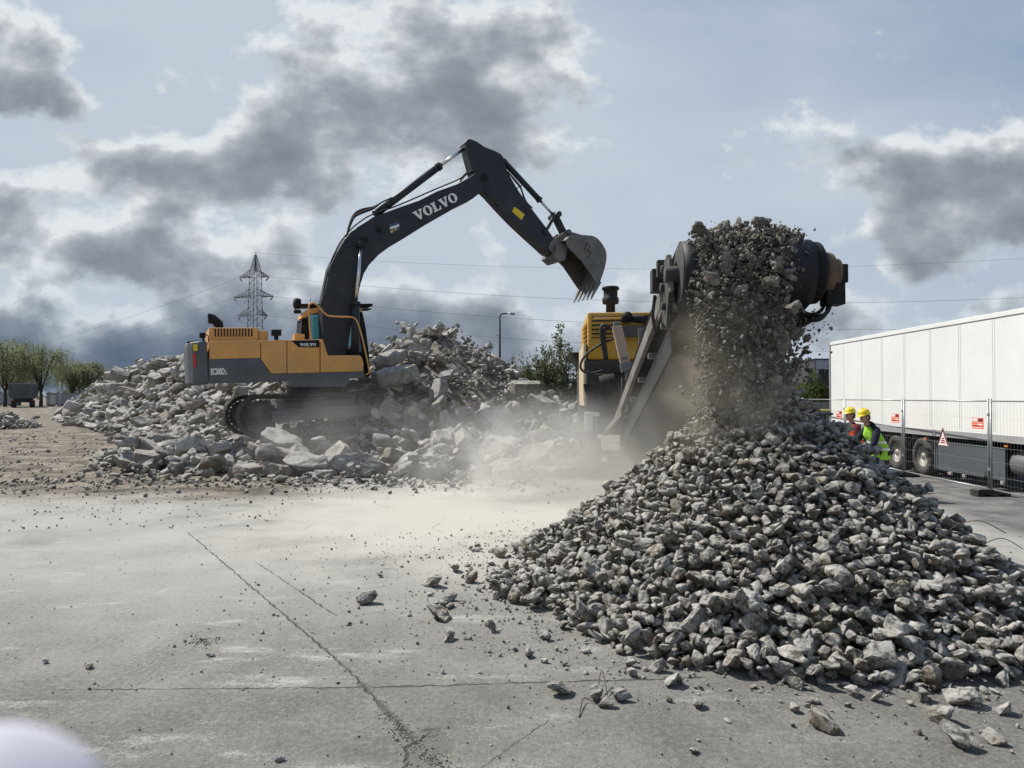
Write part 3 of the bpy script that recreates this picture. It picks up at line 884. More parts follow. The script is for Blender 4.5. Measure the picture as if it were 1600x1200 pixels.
tag(joined('gravel', grit_r, PEB, M_STONE), 'fine grit and crumbs strewn over the concrete yard', None, None, 'stuff')

LOOSE = [
 (873, 1072, 36, 'rounded pale stone alone on the bare slab, leftmost of three before the heap'),
 (931, 1085, 26, 'pale stone with a bent wire, middle of three lying before the heap'),
 (970, 1086, 30, 'dark-sided round stone, rightmost of three before the heap'),
 (1051, 1062, 30, 'flat white-topped stone between the three stones and the heap foot'),
 (678, 907, 28, 'dark block-shaped stone standing out on the dusty slab beyond the heap edge'),
 (573, 933, 30, 'flat dark stone lying farthest out on the open slab'),
 (710, 886, 22, 'dark pointed stone in the drifting dust at the far edge of the heap'),
 (780, 862, 24, 'grey stone in the drifting dust farthest from the lens'),
 (700, 943, 20, 'small dark stone nearest the heap edge beside the block-shaped one'),
 (1492, 1150, 46, 'large rough white stone lying nearest the lens'),
 (1472, 1116, 34, 'flat grey stone just beyond the large rough white one'),
 (1553, 1152, 28, 'small tan stone beside the large rough white one'),
 (1503, 1086, 46, 'rough flat stone at the foot of the heap behind the flat grey one'),
 (1330, 1078, 22, 'pale wedge-shaped stone at the front foot of the heap'),
 (1240, 1066, 26, 'small pale stone at the front foot of the heap'),
 (329, 1022, 12, 'tiny grey stone near the middle of the empty slab'),
 (138, 1040, 14, 'tiny flat dark stone on the empty slab near the blurred fingertip'),
 (71, 1033, 10, 'tiny white stone on the empty slab'),
 (827, 1020, 20, 'small pale stone fallen off the heap toward the dark joint'),
 (985, 1035, 20, 'small pale stone lying just before the heap foot'),
 (438, 1185, 14, 'small grey stone at the bottom of the picture near the pothole'),
 (1045, 1093, 12, 'tiny white pebble right of the three stones'),
 (1085, 1172, 16, 'small flat white pebble alone on the near slab'),
]
for q, (px, py, w, lab) in enumerate(LOOSE):
    g = on_ground(px, py + w * 0.32)
    s = w * g.y / F * 1.12
    k = (q * 5 + 3) % 16
    r = dict(x=g.x, y=g.y, z=0.30 * s, R=Euler((0.25 * math.sin(q), 0.3 * math.cos(q * 2.1), q * 1.3)).to_matrix(), shape=k, size=s)
    zmin = min((np.array(STONES[k][0]) @ np.array(r['R'].transposed()))[:, 2]) * s
    r['z'] = -zmin - 0.012 * s
    place_rock('loose_stone', STONE_ME[k], r, lab, 'stone', None)
# bent reinforcing wires sticking out of the heap and lying before it
M_RUST = mat_plain('rusty_wire', (0.085, 0.06, 0.045), 0.8, 0.2, 0.3)
def wire(pts, r, lab, grp=None):
    mb = MB(); mb.tube(smooth_curve(pts, 5), r, 5)
    tag(mb.build('bent_wire', M_RUST), lab, 'wire', grp)
g1, g2 = on_ground(905, 1122), on_ground(940, 1070)
wire([g1 + Vector((0, 0, .005)), on_ground(912, 1098) + Vector((0, 0, .03)), on_ground(930, 1098) + Vector((0, 0, .02)), g2 + Vector((0, 0, .10)), on_ground(950, 1092) + Vector((0, 0, .01))], 0.004, 'thin bent wire lying under the pale middle stone')
def heap_z(x, y): return float(heap.h[int((x - heap.x0) / heap.c), int((y - heap.y0) / heap.c)])
for (x, y, a, L, lab) in ((4.0, 6.6, 0.4, .5, 'thin rusty wire looping out of the lower middle of the heap'), (2.75, 7.0, 2.2, .42, 'thin rusty wire bent over a stone on the upper slope of the heap'), (3.0, 5.75, 1.2, .4, 'thin rusty wire poking out near the front foot of the heap'), (5.15, 7.9, 0.2, .40, 'thin rusty wire sticking out of the side of the heap toward the fence')):
    z = heap_z(x, y)
    wire([(x, y, z - .05), (x + .1 * math.cos(a), y - .05, z + .06), (x + .6 * L * math.cos(a), y - .10, z + .10), (x + L * math.cos(a), y - .16, z + 0.0)], 0.0045, lab)

for q, (px, py, D, a, L, lab) in enumerate(((250, 640, 30, 0.3, 1.6, 'rusty reinforcing bar sticking out of the rubble slope behind the counterweight'), (705, 560, 27, 2.4, 1.3, 'rusty reinforcing bar poking out of the brown soil of the rubble peak'),
        (640, 640, 22.5, 1.0, 1.1, 'bent reinforcing bar standing out of the rubble past the track end'), (800, 660, 21.5, 0.6, 1.2, 'bent reinforcing bar in the shaded slabs beside the crusher'), (330, 715, 18.9, 2.0, .8, 'short bent bar at the foot of the rubble before the boulders'))):
    p = at(px, py, D)
    i, j = int((p.x - bank.x0) / bank.c), int((p.y - bank.y0) / bank.c)
    z = float(bank.h[i, j])
    P = [Vector((p.x, p.y, z - .2)), Vector((p.x + .2 * L * math.cos(a), p.y - .1, z + .25 * L)), Vector((p.x + .6 * L * math.cos(a), p.y - .25, z + .42 * L)), Vector((p.x + L * math.cos(a), p.y - .3, z + .30 * L))]
    m_ = MB(); m_.tube(smooth_curve(P, 5), .014, 5); tag(m_.build('reinforcing_bar', M_RUST), lab, 'steel bar')
# ------------------------------------------------------------------ paints and metals
M_EXY = mat_plain('excavator_yellow', (0.64, 0.325, 0.09), 0.45, 0, 0.10, 1.5, 0.48, (0.33, 0.28, 0.22))
M_EXG = mat_plain('excavator_grey', (0.085, 0.095, 0.104), 0.5, 0, 0.15, 1.5, 0.45, (0.20, 0.19, 0.175))
M_BOOM = mat_plain('boom_paint', (0.016, 0.019, 0.025), 0.5, 0, 0.25, 1.5, 0.26, (0.13, 0.125, 0.115))
M_BLACK = mat_plain('black_plastic', (0.012, 0.012, 0.013), 0.7, 0, 0.2, 3, 0.10, spec=0.2)
M_RUBBER = mat_plain('black_rubber', (0.014, 0.014, 0.015), 0.6, 0, 0.2, 3, 0.2)
M_CHROME = mat_plain('chrome_rod', (0.62, 0.62, 0.63), 0.22, 1.0, 0.05, 3)
M_STEEL = mat_plain('worn_steel', (0.14, 0.135, 0.125), 0.6, 0.4, 0.3, 2.5, 0.55, (0.30, 0.28, 0.25), bump=0.3)
M_TRACK = mat_plain('track_steel', (0.040, 0.038, 0.036), 0.75, 0.1, 0.3, 2.5, 0.38, (0.28, 0.265, 0.24), bump=0.3)
M_WHITE = mat_plain('white_lettering', (0.78, 0.78, 0.76), 0.5, 0, 0.03)
M_DECY = mat_plain('yellow_decal', (0.70, 0.50, 0.03), 0.5, 0, 0.05)
M_RED = mat_plain('red_reflector', (0.45, 0.03, 0.03), 0.3, 0, 0.1)
M_DARKIN = mat_plain('dark_inside', (0.02, 0.02, 0.022), 0.7, 0, 0.2)

def glass_mat(name, tint, k=0.16):
    m, N, b = new_mat(name)
    nt = m.node_tree
    tr = N.n('ShaderNodeBsdfTransparent', {0: (*tint, 1)})
    gl = N.n('ShaderNodeBsdfGlossy', {0: (0.9, 0.95, 1, 1), 1: 0.04})
    fr = N.n('ShaderNodeFresnel', {0: 1.45})
    mx = N.n('ShaderNodeMixShader', {0: N.m('MULTIPLY_ADD', fr.outputs[0], 0.9, 0.04, clamp=True), 1: tr.outputs[0], 2: gl.outputs[0]})
    nt.links.new(mx.outputs[0], nt.nodes['Material Output'].inputs[0])
    return m
M_CABGL = glass_mat('tinted_cab_glass', (0.34, 0.62, 0.60))

# ------------------------------------------------------------------ excavator
EX_YAW, EX_PITCH = rad(26.5), rad(2.9)
EX_O = Vector((-6.75, 24.1, 1.18))
EXM = Matrix.Translation(EX_O) @ Matrix.Rotation(EX_YAW, 4, 'Z') @ Matrix.Rotation(-EX_PITCH, 4, 'Y')
EXI = EXM.inverted()
def ex(px, py, yl):
    """photo pixel -> (forward, up) on the machine's own plane yl metres to its left"""
    o = EXI @ EYE; d = EXI.to_3x3() @ ray(px, py)
    t = (yl - o.y) / d.y
    p = o + d * t
    return p.x, p.z
def exv(px, py, yl):
    x, z = ex(px, py, yl)
    return Vector((x, yl, z))
Z1 = lambda a, b: (280 + a / 4.285, 380 + b / 4.285)
Z2 = lambda a, b: (480 + a / 3.2, 200 + b / 3.2)
def poly1(pts, yl): return [ex(*Z1(a, b), yl) for a, b in pts]
def poly2(pts, yl): return [ex(*Z2(a, b), yl) for a, b in pts]

exc = thing('excavator', 'yellow and dark grey tracked excavator with raised black boom, parked on the rubble bank', 'excavator', EX_O)
exc.rotation_mode = 'QUATERNION'
exc.rotation_quaternion = EXM.to_quaternion()

def letters(text, mb, fn, gap=0.10):
    """slab-serif capitals V, O, L drawn as flat plates"""
    x = 0.0
    for ch in text:
        if ch == 'V':
            P = [(0, 1), (.52, 1), (.52, .88), (.42, .88), (.63, .32), (.81, .88), (.71, .88), (.71, 1), (1.12, 1), (1.12, .88), (1.03, .88), (.68, 0), (.47, 0), (.09, .88), (0, .88)]
            mb.prism([(x + a, b) for a, b in P], 0, 0.006, fn); x += 1.12 + gap * 0.3
        elif ch == 'L':
            P = [(0, 0), (.98, 0), (.98, .38), (.86, .38), (.80, .13), (.46, .13), (.46, .88), (.58, .88), (.58, 1), (0, 1), (0, .88), (.12, .88), (.12, .12), (0, .12)]
            mb.prism([(x + a, b) for a, b in P], 0, 0.006, fn); x += .98 + gap * 0.3
        elif ch == 'O':
            n = 24; vs = []
            for t in (0, 0.006):
                for k in range(n):
                    c, s_ = math.cos(6.2832 * k / n), math.sin(6.2832 * k / n)
                    vs.append(fn(x + .54 + .54 * c, .5 + .52 * s_, t)); vs.append(fn(x + .54 + .22 * c, .5 + .41 * s_, t))
            fs = []
            for k in range(n):
                a, b2 = 2 * k, 2 * ((k + 1) % n); q = 2 * n
                fs += [(a, b2, b2 + 1, a + 1), (q + a, q + a + 1, q + b2 + 1, q + b2), (a, q + a, q + b2, b2), (a + 1, b2 + 1, q + b2 + 1, q + a + 1)]
            mb.add(vs, fs); x += 1.08 + gap * 0.6
    return x

def place_text(mb, text, a, b, yl):
    """letters whose baseline runs from pixel a to pixel b on the plane yl"""
    A, B = exv(*a, yl), exv(*b, yl)
    d = (B - A); L = d.length; d.normalize()
    u = Vector((-d.z, 0, d.x))
    tmp = MB(); w = letters(text, tmp, lambda p, q, t: (0, 0, 0))
    k = L / w
    letters(text, mb, lambda p, q, t: A + d * (p * k) + u * (q * k) - Vector((0, t, 0)))

# --- undercarriage
TY = 1.30; TROT = rad(4.0)
def track_loop(L, Hh, n):
    """centre line of the chain: rounded ends, slightly sagging top"""
    r = Hh / 2
    pts = []
    per = 2 * L + 2 * math.pi * r
    for k in range(n):
        s = per * k / n
        if s < L: p = (-L / 2 + s, Hh - 0.05 * math.sin(math.pi * s / L)); t = 0
        elif s < L + math.pi * r:
            a = math.pi / 2 - (s - L) / r; p = (L / 2 + r * math.cos(a), r + r * math.sin(a)); t = a - math.pi / 2
        elif s < 2 * L + math.pi * r:
            p = (L / 2 - (s - L - math.pi * r), 0.0); t = math.pi
        else:
            a = -math.pi / 2 - (s - 2 * L - math.pi * r) / r; p = (-L / 2 + r * math.cos(a), r + r * math.sin(a)); t = a - math.pi / 2
        pts.append((p, t))
    return pts
def make_track(parent, yc, L=4.05, Hh=0.98, w=0.62, n=50, fwd=0.1, rotz=0.0, mat=None, ground=0.0):
    Rz = Matrix.Rotation(rotz, 3, 'Z')
    def T(p): return Rz @ Vector(p) + Vector((0, 0, ground))
    mb = MB()
    for (x, z), a in track_loop(L, Hh, n):
        d = Vector((math.cos(a), 0, math.sin(a))); nrm = Vector((-math.sin(a), 0, math.cos(a)))
        R = Rz @ Matrix(((d.x, 0, nrm.x), (0, 1, 0), (d.z, 0, nrm.z)))
        c = Vector((x + fwd, yc, z))
        pit = (2 * L + math.pi * Hh) / n
        mb.box(T(c), (pit * 0.92, w, 0.03), R)
        for q in (-0.3, 0.0, 0.3):
            mb.box(T(c + d * q * pit + nrm * 0.030), (0.016, w, 0.032), R)
        mb.box(T(c - nrm * 0.06), (pit * 0.98, 0.20, 0.09), R)
    tr = mb.build('track', mat or M_TRACK, parent)
    fr = MB()
    fr.box(T((fwd, yc, Hh * .48)), (L * 0.86, 0.30, 0.34), Rz)
    fr.box(T((fwd, yc - .16, Hh * .60)), (L * 0.62, 0.02, 0.10), Rz)
    fr.build('track_frame', M_EXG, tr, 0.015)
    ax = Rz @ Vector((0, 1, 0))
    for nm, x, r in (('sprocket', -L / 2 + fwd, Hh * .40), ('idler', L / 2 + fwd, Hh * .40)):
        sp = MB()
        if nm == 'sprocket':
            prof = []
            for k in range(42):
                rr = r * (1.06 if k % 2 == 0 else 0.92); a = 6.2832 * k / 42
                prof.append((x + rr * math.cos(a), Hh / 2 + rr * math.sin(a)))
            sp.prism(prof, yc - .05, yc + .05, lambda a, b, t: T((a, t, b)))
            sp.lathe([(r * .62, -.26), (r * .62, -.10), (r * .8, -.06), (r * .8, .06)], T((x, yc, Hh / 2)), ax, 22)
            for k in range(10):
                a = 6.2832 * k / 10
                sp.lathe([(.022, -.285), (.022, -.25)], T((x + r * .5 * math.cos(a), yc, Hh / 2 + r * .5 * math.sin(a))), ax, 6, False)
        else:
            sp.lathe([(r * .35, -.16), (r * .4, -.15), (r * .9, -.09), (r, -.08), (r, .08), (r * .9, .09), (r * .4, .15)], T((x, yc, Hh / 2)), ax, 26)
        sp.build(nm, M_TRACK, tr)
    for k in range(8):
        x = fwd - L * .40 + L * .8 * k / 7
        ro = MB().lathe([(.09, -.15), (.105, -.14), (.105, .14), (.09, .15)], T((x, yc, 0.15)), ax, 14)
        ro.build('track_roller', M_TRACK, tr)
    return tr
make_track(exc, -TY, L=4.1, Hh=1.28, w=.66, rotz=TROT, ground=-0.26)
make_track(exc, TY, L=4.1, Hh=1.28, w=.66, rotz=TROT, ground=-0.26)
u = MB()
u.box((0.1, 0, .62), (2.2, 2.0, .30)); u.lathe([(.95, .75), (.95, .98), (.80, 1.0), (.80, 1.32)], (0, 0, 0), (0, 0, 1), 32)
u.build('undercarriage', M_EXG, exc, 0.02)

# --- upper structure; near side is the plane y = -1.42
NS = -1.42
FS = 1.42
base_poly = poly1([(197, 775), (197, 940), (735, 925), (735, 965), (1120, 960), (1145, 905), (1240, 903), (1240, 860), (945, 868), (612, 876), (540, 770)], NS)
m_ = MB()
m_.prism(base_poly, NS, NS + 0.04)
zb = ex(*Z1(400, 935), NS)[1]; zt = ex(*Z1(1000, 870), NS)[1]
xl = ex(*Z1(200, 900), NS)[0]; xr = ex(*Z1(1238, 880), NS)[0]
m_.box(((xl + xr) / 2, 0, (zb + zt) / 2 + .02), (xr - xl - .03, 2.76, zt - zb - .06))
m_.build('lower_skirt', M_EXG, exc, 0.012)
cwt = MB()
zc0, zc1 = ex(*Z1(130, 945), NS)[1], ex(*Z1(190, 655), NS)[1]
xc = ex(*Z1(196, 800), NS)[0]
plan = [(xc - .02, NS), (xc - .25, NS), (xc - .42, NS + .10), (xc - .55, NS + .45), (xc - .60, -.5), (xc - .62, 0), (xc - .60, .5), (xc - .55, FS - .45), (xc - .42, FS - .10), (xc - .25, FS), (xc - .02, FS)]
hs = [(zc0, .94), (zc0 + .06, 1.0), (zc1 - .16, 1.0), (zc1 - .05, .97), (zc1, .90)]
vs_, fs_ = [], []
for h_, k_ in hs:
    for a, b in plan: vs_.append((xc + (a - xc) * k_, b * (1 - (1 - k_) * .25), h_))
n_ = len(plan)
for i in range(len(hs) - 1):
    for j in range(n_):
        j2 = (j + 1) % n_
        fs_.append((i * n_ + j, i * n_ + j2, (i + 1) * n_ + j2, (i + 1) * n_ + j))
fs_ += [list(range(n_)), [(len(hs) - 1) * n_ + j for j in range(n_)]]
cwt.add(vs_, fs_)
cw = cwt.build('counterweight', M_EXG, exc, 0.03, 3)
d_ = MB()
pa, pb = Vector((plan[1][0], plan[1][1], 0)), Vector((plan[2][0], plan[2][1], 0))
def cwp(t, z): return pa.lerp(pb, t) + Vector((-.03, -.012, z))
zz = lambda t: zc0 + (zc1 - zc0) * t
d_.add([cwp(.35, zz(.40)), cwp(.85, zz(.40)), cwp(.85, zz(.72)), cwp(.35, zz(.72))], [(0, 1, 2, 3)]).build('red_reflector', M_RED, cw)
d_ = MB(); d_.add([cwp(.0, zz(.78)), cwp(.7, zz(.78)), cwp(.7, zz(.93)), cwp(.0, zz(.93))], [(0, 1, 2, 3)]).build('warning_decal', M_DECY, cw)

def side_panel(name, pts, mat, y0=NS - .008, y1=NS + .5, bevel=.018):
    mb = MB(); mb.prism(poly1(pts, NS), y0, y1)
    return mb.build(name, mat, exc, bevel)
side_panel('engine_cover', [(203, 656), (543, 651), (543, 768), (203, 777)], M_EXY)
side_panel('engine_skirt_panel', [(203, 783), (537, 773), (600, 862), (600, 880), (203, 893)], M_EXG)
side_panel('hydraulic_door', [(548, 651), (719, 648), (719, 872), (616, 874), (548, 778)], M_EXY)
pd = side_panel('front_door', [(724, 648), (941, 644), (941, 867), (724, 872)], M_EXY)
side_panel('toolbox_panel', [(946, 644), (962, 644), (994, 748), (1010, 753), (1208, 751), (1222, 762), (1234, 800), (1234, 858), (946, 866)], M_EXY)
# the deck behind those side panels, full width
m_ = MB()
x0, x1 = ex(*Z1(205, 700), NS)[0], ex(*Z1(800, 700), NS)[0]
ztop = ex(*Z1(400, 654), NS)[1] - .02
m_.box(((x0 + x1) / 2, .02, (zt + ztop) / 2), (x1 - x0 - .02, 2.66, ztop - zt))
m_.build('engine_housing', M_EXY, exc, .04, 3)
m_ = MB(); m_.prism(poly1([(750, 652), (938, 649), (938, 697), (800, 697)], NS), NS - .014, NS - .009)
st = m_.build('name_plate', M_BLACK, pd)
m_ = MB(); place_text(m_, 'VOLVO', Z1(808, 690), Z1(918, 688), NS - .016)
m_.build('lettering', M_WHITE, pd)
def flat_text(txt, size, bold, a, b, yl, parent, sz=1.0):
    """condensed capitals as a flat mesh, from pixel a to pixel b"""
    cu = bpy.data.curves.new('model_lettering', 'FONT'); cu.body = txt; cu.extrude = .003; cu.offset = bold; cu.size = size
    tmp = bpy.data.objects.new('model_lettering', cu); COL.objects.link(tmp)
    me = bpy.data.meshes.new_from_object(tmp.evaluated_get(bpy.context.evaluated_depsgraph_get()))
    bpy.data.objects.remove(tmp); bpy.data.curves.remove(cu)
    me.materials.clear(); me.materials.append(M_WHITE)
    xs_ = [v.co.x for v in me.vertices]; A, B = exv(*a, yl), exv(*b, yl)
    o = bpy.data.objects.new('model_lettering', me); put(o, parent)
    o.location = A; o.rotation_euler = (rad(90), 0, 0); o.scale = ((B - A).length / (max(xs_) - min(xs_)), sz, 1)
    return o
esp = bpy.data.objects['engine_skirt_panel']
flat_text('EC300D', .30, .012, Z1(212, 880), Z1(305, 877), NS - .014, esp, .85)
flat_text('L', .2, .008, Z1(310, 878), Z1(321, 878), NS - .014, esp, .9)

# --- raised hood with louvre, set in from the side
HY = -.95
hp = [(200, 565), (533, 565), (533, 652), (200, 660)]
m_ = MB(); m_.prism(poly1(hp, HY), HY, .95)
hood = m_.build('engine_hood', M_EXY, exc, .03, 3)
m_ = MB()
for k in range(13):
    a = 236 + k * 20.4
    m_.prism(poly1([(a, 572), (a + 11, 572), (a + 11, 624), (a, 626)], HY), HY - .004, HY + .01)
m_.build('louvre', M_DARKIN, hood)
m_ = MB(); m_.prism(poly1([(536, 586), (585, 586), (596, 604), (596, 652), (536, 652)], HY), HY, .5)
m_.build('air_box', M_EXY, exc, .02)
m_ = MB()
ep = poly1([(190, 470), (238, 482), (292, 530), (296, 566), (240, 566), (226, 540), (194, 536)], -.2)
m_.prism(ep, -.34, -.06)
m_.build('exhaust_pipe', M_BLACK, exc, .04, 3)
m_ = MB(); m_.prism(poly1([(135, 602), (177, 600), (177, 634), (135, 634)], -1.2), -1.3, -1.1)
m_.tube([exv(*Z1(158, 634), -1.2), exv(*Z1(165, 662), -1.2)], .03); m_.tube([exv(*Z1(178, 612), -1.2), exv(*Z1(196, 622), -1.2), exv(*Z1(196, 660), -1.2)], .018)
m_.build('work_light', M_BLACK, exc, .012)
m_ = MB(); m_.bar(exv(*Z1(52, 664), -1.0), exv(*Z1(132, 656), -1.0), .08, .05)
m_.build('rear_camera_bracket', M_BLACK, exc, .01)
m_ = MB(); m_.prism(poly1([(618, 579), (682, 579), (682, 620), (618, 620)], -1.1), -1.2, -.95); m_.tube([exv(*Z1(650, 620), -1.1), exv(*Z1(650, 652), -1.1)], .07)
m_.build('air_intake', M_BLACK, exc, .015)
m_ = MB(); m_.prism(poly1([(765, 612), (832, 612), (832, 650), (765, 650)], -.9), -1.1, -.7); m_.prism(poly1([(770, 606), (800, 606), (800, 614), (770, 614)], -.9), -1.0, -.8)
m_.build('filler_box', M_EXY, exc, .012)
# guard rails on the deck
m_ = MB()
GR = [(880, 640), (872, 520), (868, 425), (878, 405), (896, 400), (916, 408), (940, 432), (975, 470), (1005, 487), (1080, 493), (1150, 495), (1178, 505), (1196, 535), (1222, 620), (1250, 740), (1270, 845), (1268, 870), (1245, 882)]
m_.tube(smooth_curve([exv(*Z1(a, b), -1.25) for a, b in GR], 4), .028, 8)
m_.build('guard_rail', M_EXY, exc)

# --- cab on the far side
CY0, CY1 = .42, 1.42
cabp = [(812, 660), (812, 600), (822, 500), (838, 462), (868, 440), (940, 430), (1205, 428), (1224, 440), (1246, 560), (1270, 740), (1276, 890), (1000, 900), (960, 660)]
wide = poly1(cabp, CY0)
post = MB()
def pane_poly(pts, y): return poly1(pts, y)
# roof
m_ = MB(); m_.prism(poly1([(824, 498), (838, 460), (868, 440), (940, 428), (1205, 426), (1224, 440), (1228, 462), (945, 462), (880, 474), (846, 498)], CY0), CY0, CY1)
cabo = m_.build('cab', M_EXY, exc, .02)
# pillars and sill
m_ = MB()
for y0, y1 in ((CY0, CY0 + .07), (CY1 - .07, CY1)):
    m_.prism(poly1([(814, 655), (824, 505), (846, 500), (876, 478), (872, 655)], CY0), y0, y1)
    m_.prism(poly1([(1196, 462), (1228, 462), (1248, 560), (1272, 740), (1276, 892), (1232, 892), (1226, 740), (1206, 580)], CY0), y0, y1)
    m_.prism(poly1([(1020, 462), (1045, 462), (1045, 740), (1020, 740)], CY0), y0, y1)
    m_.prism(poly1([(870, 640), (1240, 735), (1276, 892), (960, 900), (870, 700)], CY0), y0, y1)
m_.prism(poly1([(814, 655), (822, 520), (830, 520), (824, 655)], CY0), CY0, CY1)
m_.build('cab_frame', M_BLACK, cabo, .012)
m_ = MB()
for y in (CY0 + .035, CY1 - .035):
    m_.add([(a, y, b) for a, b in poly1([(872, 475), (1022, 462), (1022, 700), (872, 655)], CY0)], [(0, 1, 2, 3)])
    m_.add([(a, y, b) for a, b in poly1([(1043, 462), (1200, 462), (1232, 740), (1043, 740)], CY0)], [(0, 1, 2, 3)])
fa, fb, fc_ = [ex(*Z1(a, b), CY0) for a, b in ((1226, 462), (1250, 570), (1272, 740))]
m_.add([(fa[0], CY0 + .07, fa[1]), (fa[0], CY1 - .07, fa[1]), (fc_[0], CY1 - .07, fc_[1]), (fc_[0], CY0 + .07, fc_[1])], [(0, 1, 2, 3)])
m_.build('cab_window', M_CABGL, cabo)
m_ = MB()
m_.bar(exv(*Z1(783, 423), .9), exv(*Z1(1276, 421), .9), .8, .09)
m_.bar(exv(*Z1(1215, 447), .9), exv(*Z1(1276, 444), .9), .5, .04)
m_.lathe([(.16, -.14), (.19, -.08), (.19, .05), (.10, .10)], exv(*Z1(784, 404), .6), (-1, 0, 0.1), 18)
m_.lathe([(.05, -.1), (.07, -.05), (.07, .10), (.05, .14)], exv(*Z1(795, 458), .6), (-1, 0, 0), 14)
m_.tube([exv(*Z1(776, 420), .6), exv(*Z1(778, 445), .6), exv(*Z1(800, 462), .6), exv(*Z1(825, 470), .6)], .02)
m_.build('roof_light_bar', M_BLACK, cabo, .01)
m_ = MB(); m_.tube([exv(*Z1(880, 400), .9), exv(*Z1(880, 362), .9)], .008, 5); m_.build('antenna', M_BLACK, cabo)
m_ = MB(); m_.box(exv(*Z1(1010, 690), .9) + Vector((0, 0, -.1)), (.5, .5, .14)); m_.box(exv(*Z1(955, 610), .9), (.12, .48, .75)); m_.box(exv(*Z1(1090, 720), .9), (.5, .8, .3))
m_.build('driver_seat', M_BLACK, cabo, .03)

# --- boom, near face at y = -0.36
BY = .36
boom_px = [(82, 850), (98, 772), (115, 692), (150, 618), (190, 552), (228, 512), (268, 484), (330, 445), (445, 402), (560, 362), (650, 316), (750, 280), (812, 246), (850, 218), (880, 222), (900, 250), (904, 290), (880, 312), (830, 352), (760, 386), (620, 466), (500, 541), (420, 588), (360, 632), (310, 684), (284, 728), (268, 778), (252, 850), (225, 960), (205, 1090), (180, 1170), (120, 1170), (85, 1090), (75, 960)]
m_ = MB(); m_.prism(poly2(boom_px, -BY), -BY, BY)
boom = m_.build('boom', M_BOOM, exc, .025)
m_ = MB(); place_text(m_, 'VOLVO', Z2(548, 466), Z2(760, 361), -BY - .002)
m_.build('lettering', M_WHITE, boom)
m_ = MB(); m_.mi = 0
m_.prism(poly2([(411, 482), (458, 468), (462, 508), (416, 529)], -BY), -BY - .006, -BY - .002)
m_.mi = 1; m_.prism(poly2([(413, 496), (459, 481), (460, 492), (414, 507)], -BY), -BY - .009, -BY - .006)
m_.mi = 2; m_.prism(poly2([(416, 513), (428, 508), (429, 520), (418, 526)], -BY), -BY - .009, -BY - .006)
m_.prism(poly2([(436, 505), (448, 500), (448, 508), (437, 513)], -BY), -BY - .009, -BY - .006)
m_.build('decal', [mat_plain('decal_blue', (.05, .09, .14)), M_WHITE, M_DECY], boom)
m_ = MB()
for a, b, r in ((345, 520, .09), (272, 568, .12), (865, 262, .16)):
    m_.lathe([(r, -BY - .05), (r, BY + .05)], exv(*Z2(a, b), 0), (0, 1, 0), 20)
m_.build('pivot_pin', M_BLACK, boom, .01)
# hydraulic pipes along the top of the boom
m_ = MB()
for yy in (-.2, .2):
    P = [(70, 900), (100, 740), (150, 606), (205, 528), (262, 476), (330, 436), (450, 394), (640, 312), (745, 268), (800, 236), (850, 215), (905, 235)]
    m_.tube(smooth_curve([exv(*Z2(a, b), yy) + Vector((0, 0, .04)) for a, b in P], 4), .028, 6)
for yy, lift in ((-.26, 0), (-.1, 12), (.12, -8), (.26, 6)):
    P = [(195, 548), (212, 490 - lift), (236, 440 - lift), (275, 418 - lift), (330, 400 - lift * .5), (372, 372), (425, 348)]
    m_.tube(smooth_curve([exv(*Z2(a, b), yy) for a, b in P], 4), .03, 6)
for yy, q in ((-.15, 0), (.15, 9)):
    P = [(765, 268 - q), (790, 238 - q), (822, 222 - q), (858, 216), (885, 224)]
    m_.tube(smooth_curve([exv(*Z2(a, b), yy) for a, b in P], 4), .028, 6)
P = [(890, 322), (912, 358), (940, 385), (965, 392)]
m_.tube(smooth_curve([exv(*Z2(a, b), -.2) for a, b in P], 4), .035, 6)
P = [(82, 940), (78, 860), (105, 760), (100, 720)]
m_.tube(smooth_curve([exv(*Z2(a, b), -.3) for a, b in P], 4), .03, 6)
m_.build('hydraulic_hoses', M_RUBBER, boom)
def cylinder(name, a, b, c, y, rb, rr, parent=None):
    """barrel from pixel a to b, chrome rod on to c"""
    A, B, C_ = exv(*Z2(*a), y), exv(*Z2(*b), y), exv(*Z2(*c), y)
    m = MB(); m.tube([A, B], rb, 14); d = (B - A).normalized()
    m.tube([B - d * .10, B + d * .02], rb * 1.18, 14); m.tube([A - d * .02, A + d * .12], rb * 1.1, 14)
    o = m.build(name, M_BOOM, parent or exc)
    m = MB(); m.tube([B, C_], rr, 12); m.build('piston_rod', M_CHROME, o)
    m = MB(); m.lathe([(rr * 2.0, -.11), (rr * 2.0, .11)], C_, (0, 1, 0), 14); m.build('rod_eye', M_BOOM, o)
    return o
cylinder('arm_cylinder', (340, 432), (662, 190), (797, 92), 0.0, .135, .065)
cylinder('lift_cylinder', (238, 1150), (243, 872), (270, 582), -.56, .135, .065)
cylinder('lift_cylinder', (238, 1150), (243, 872), (270, 582), .56, .135, .065)
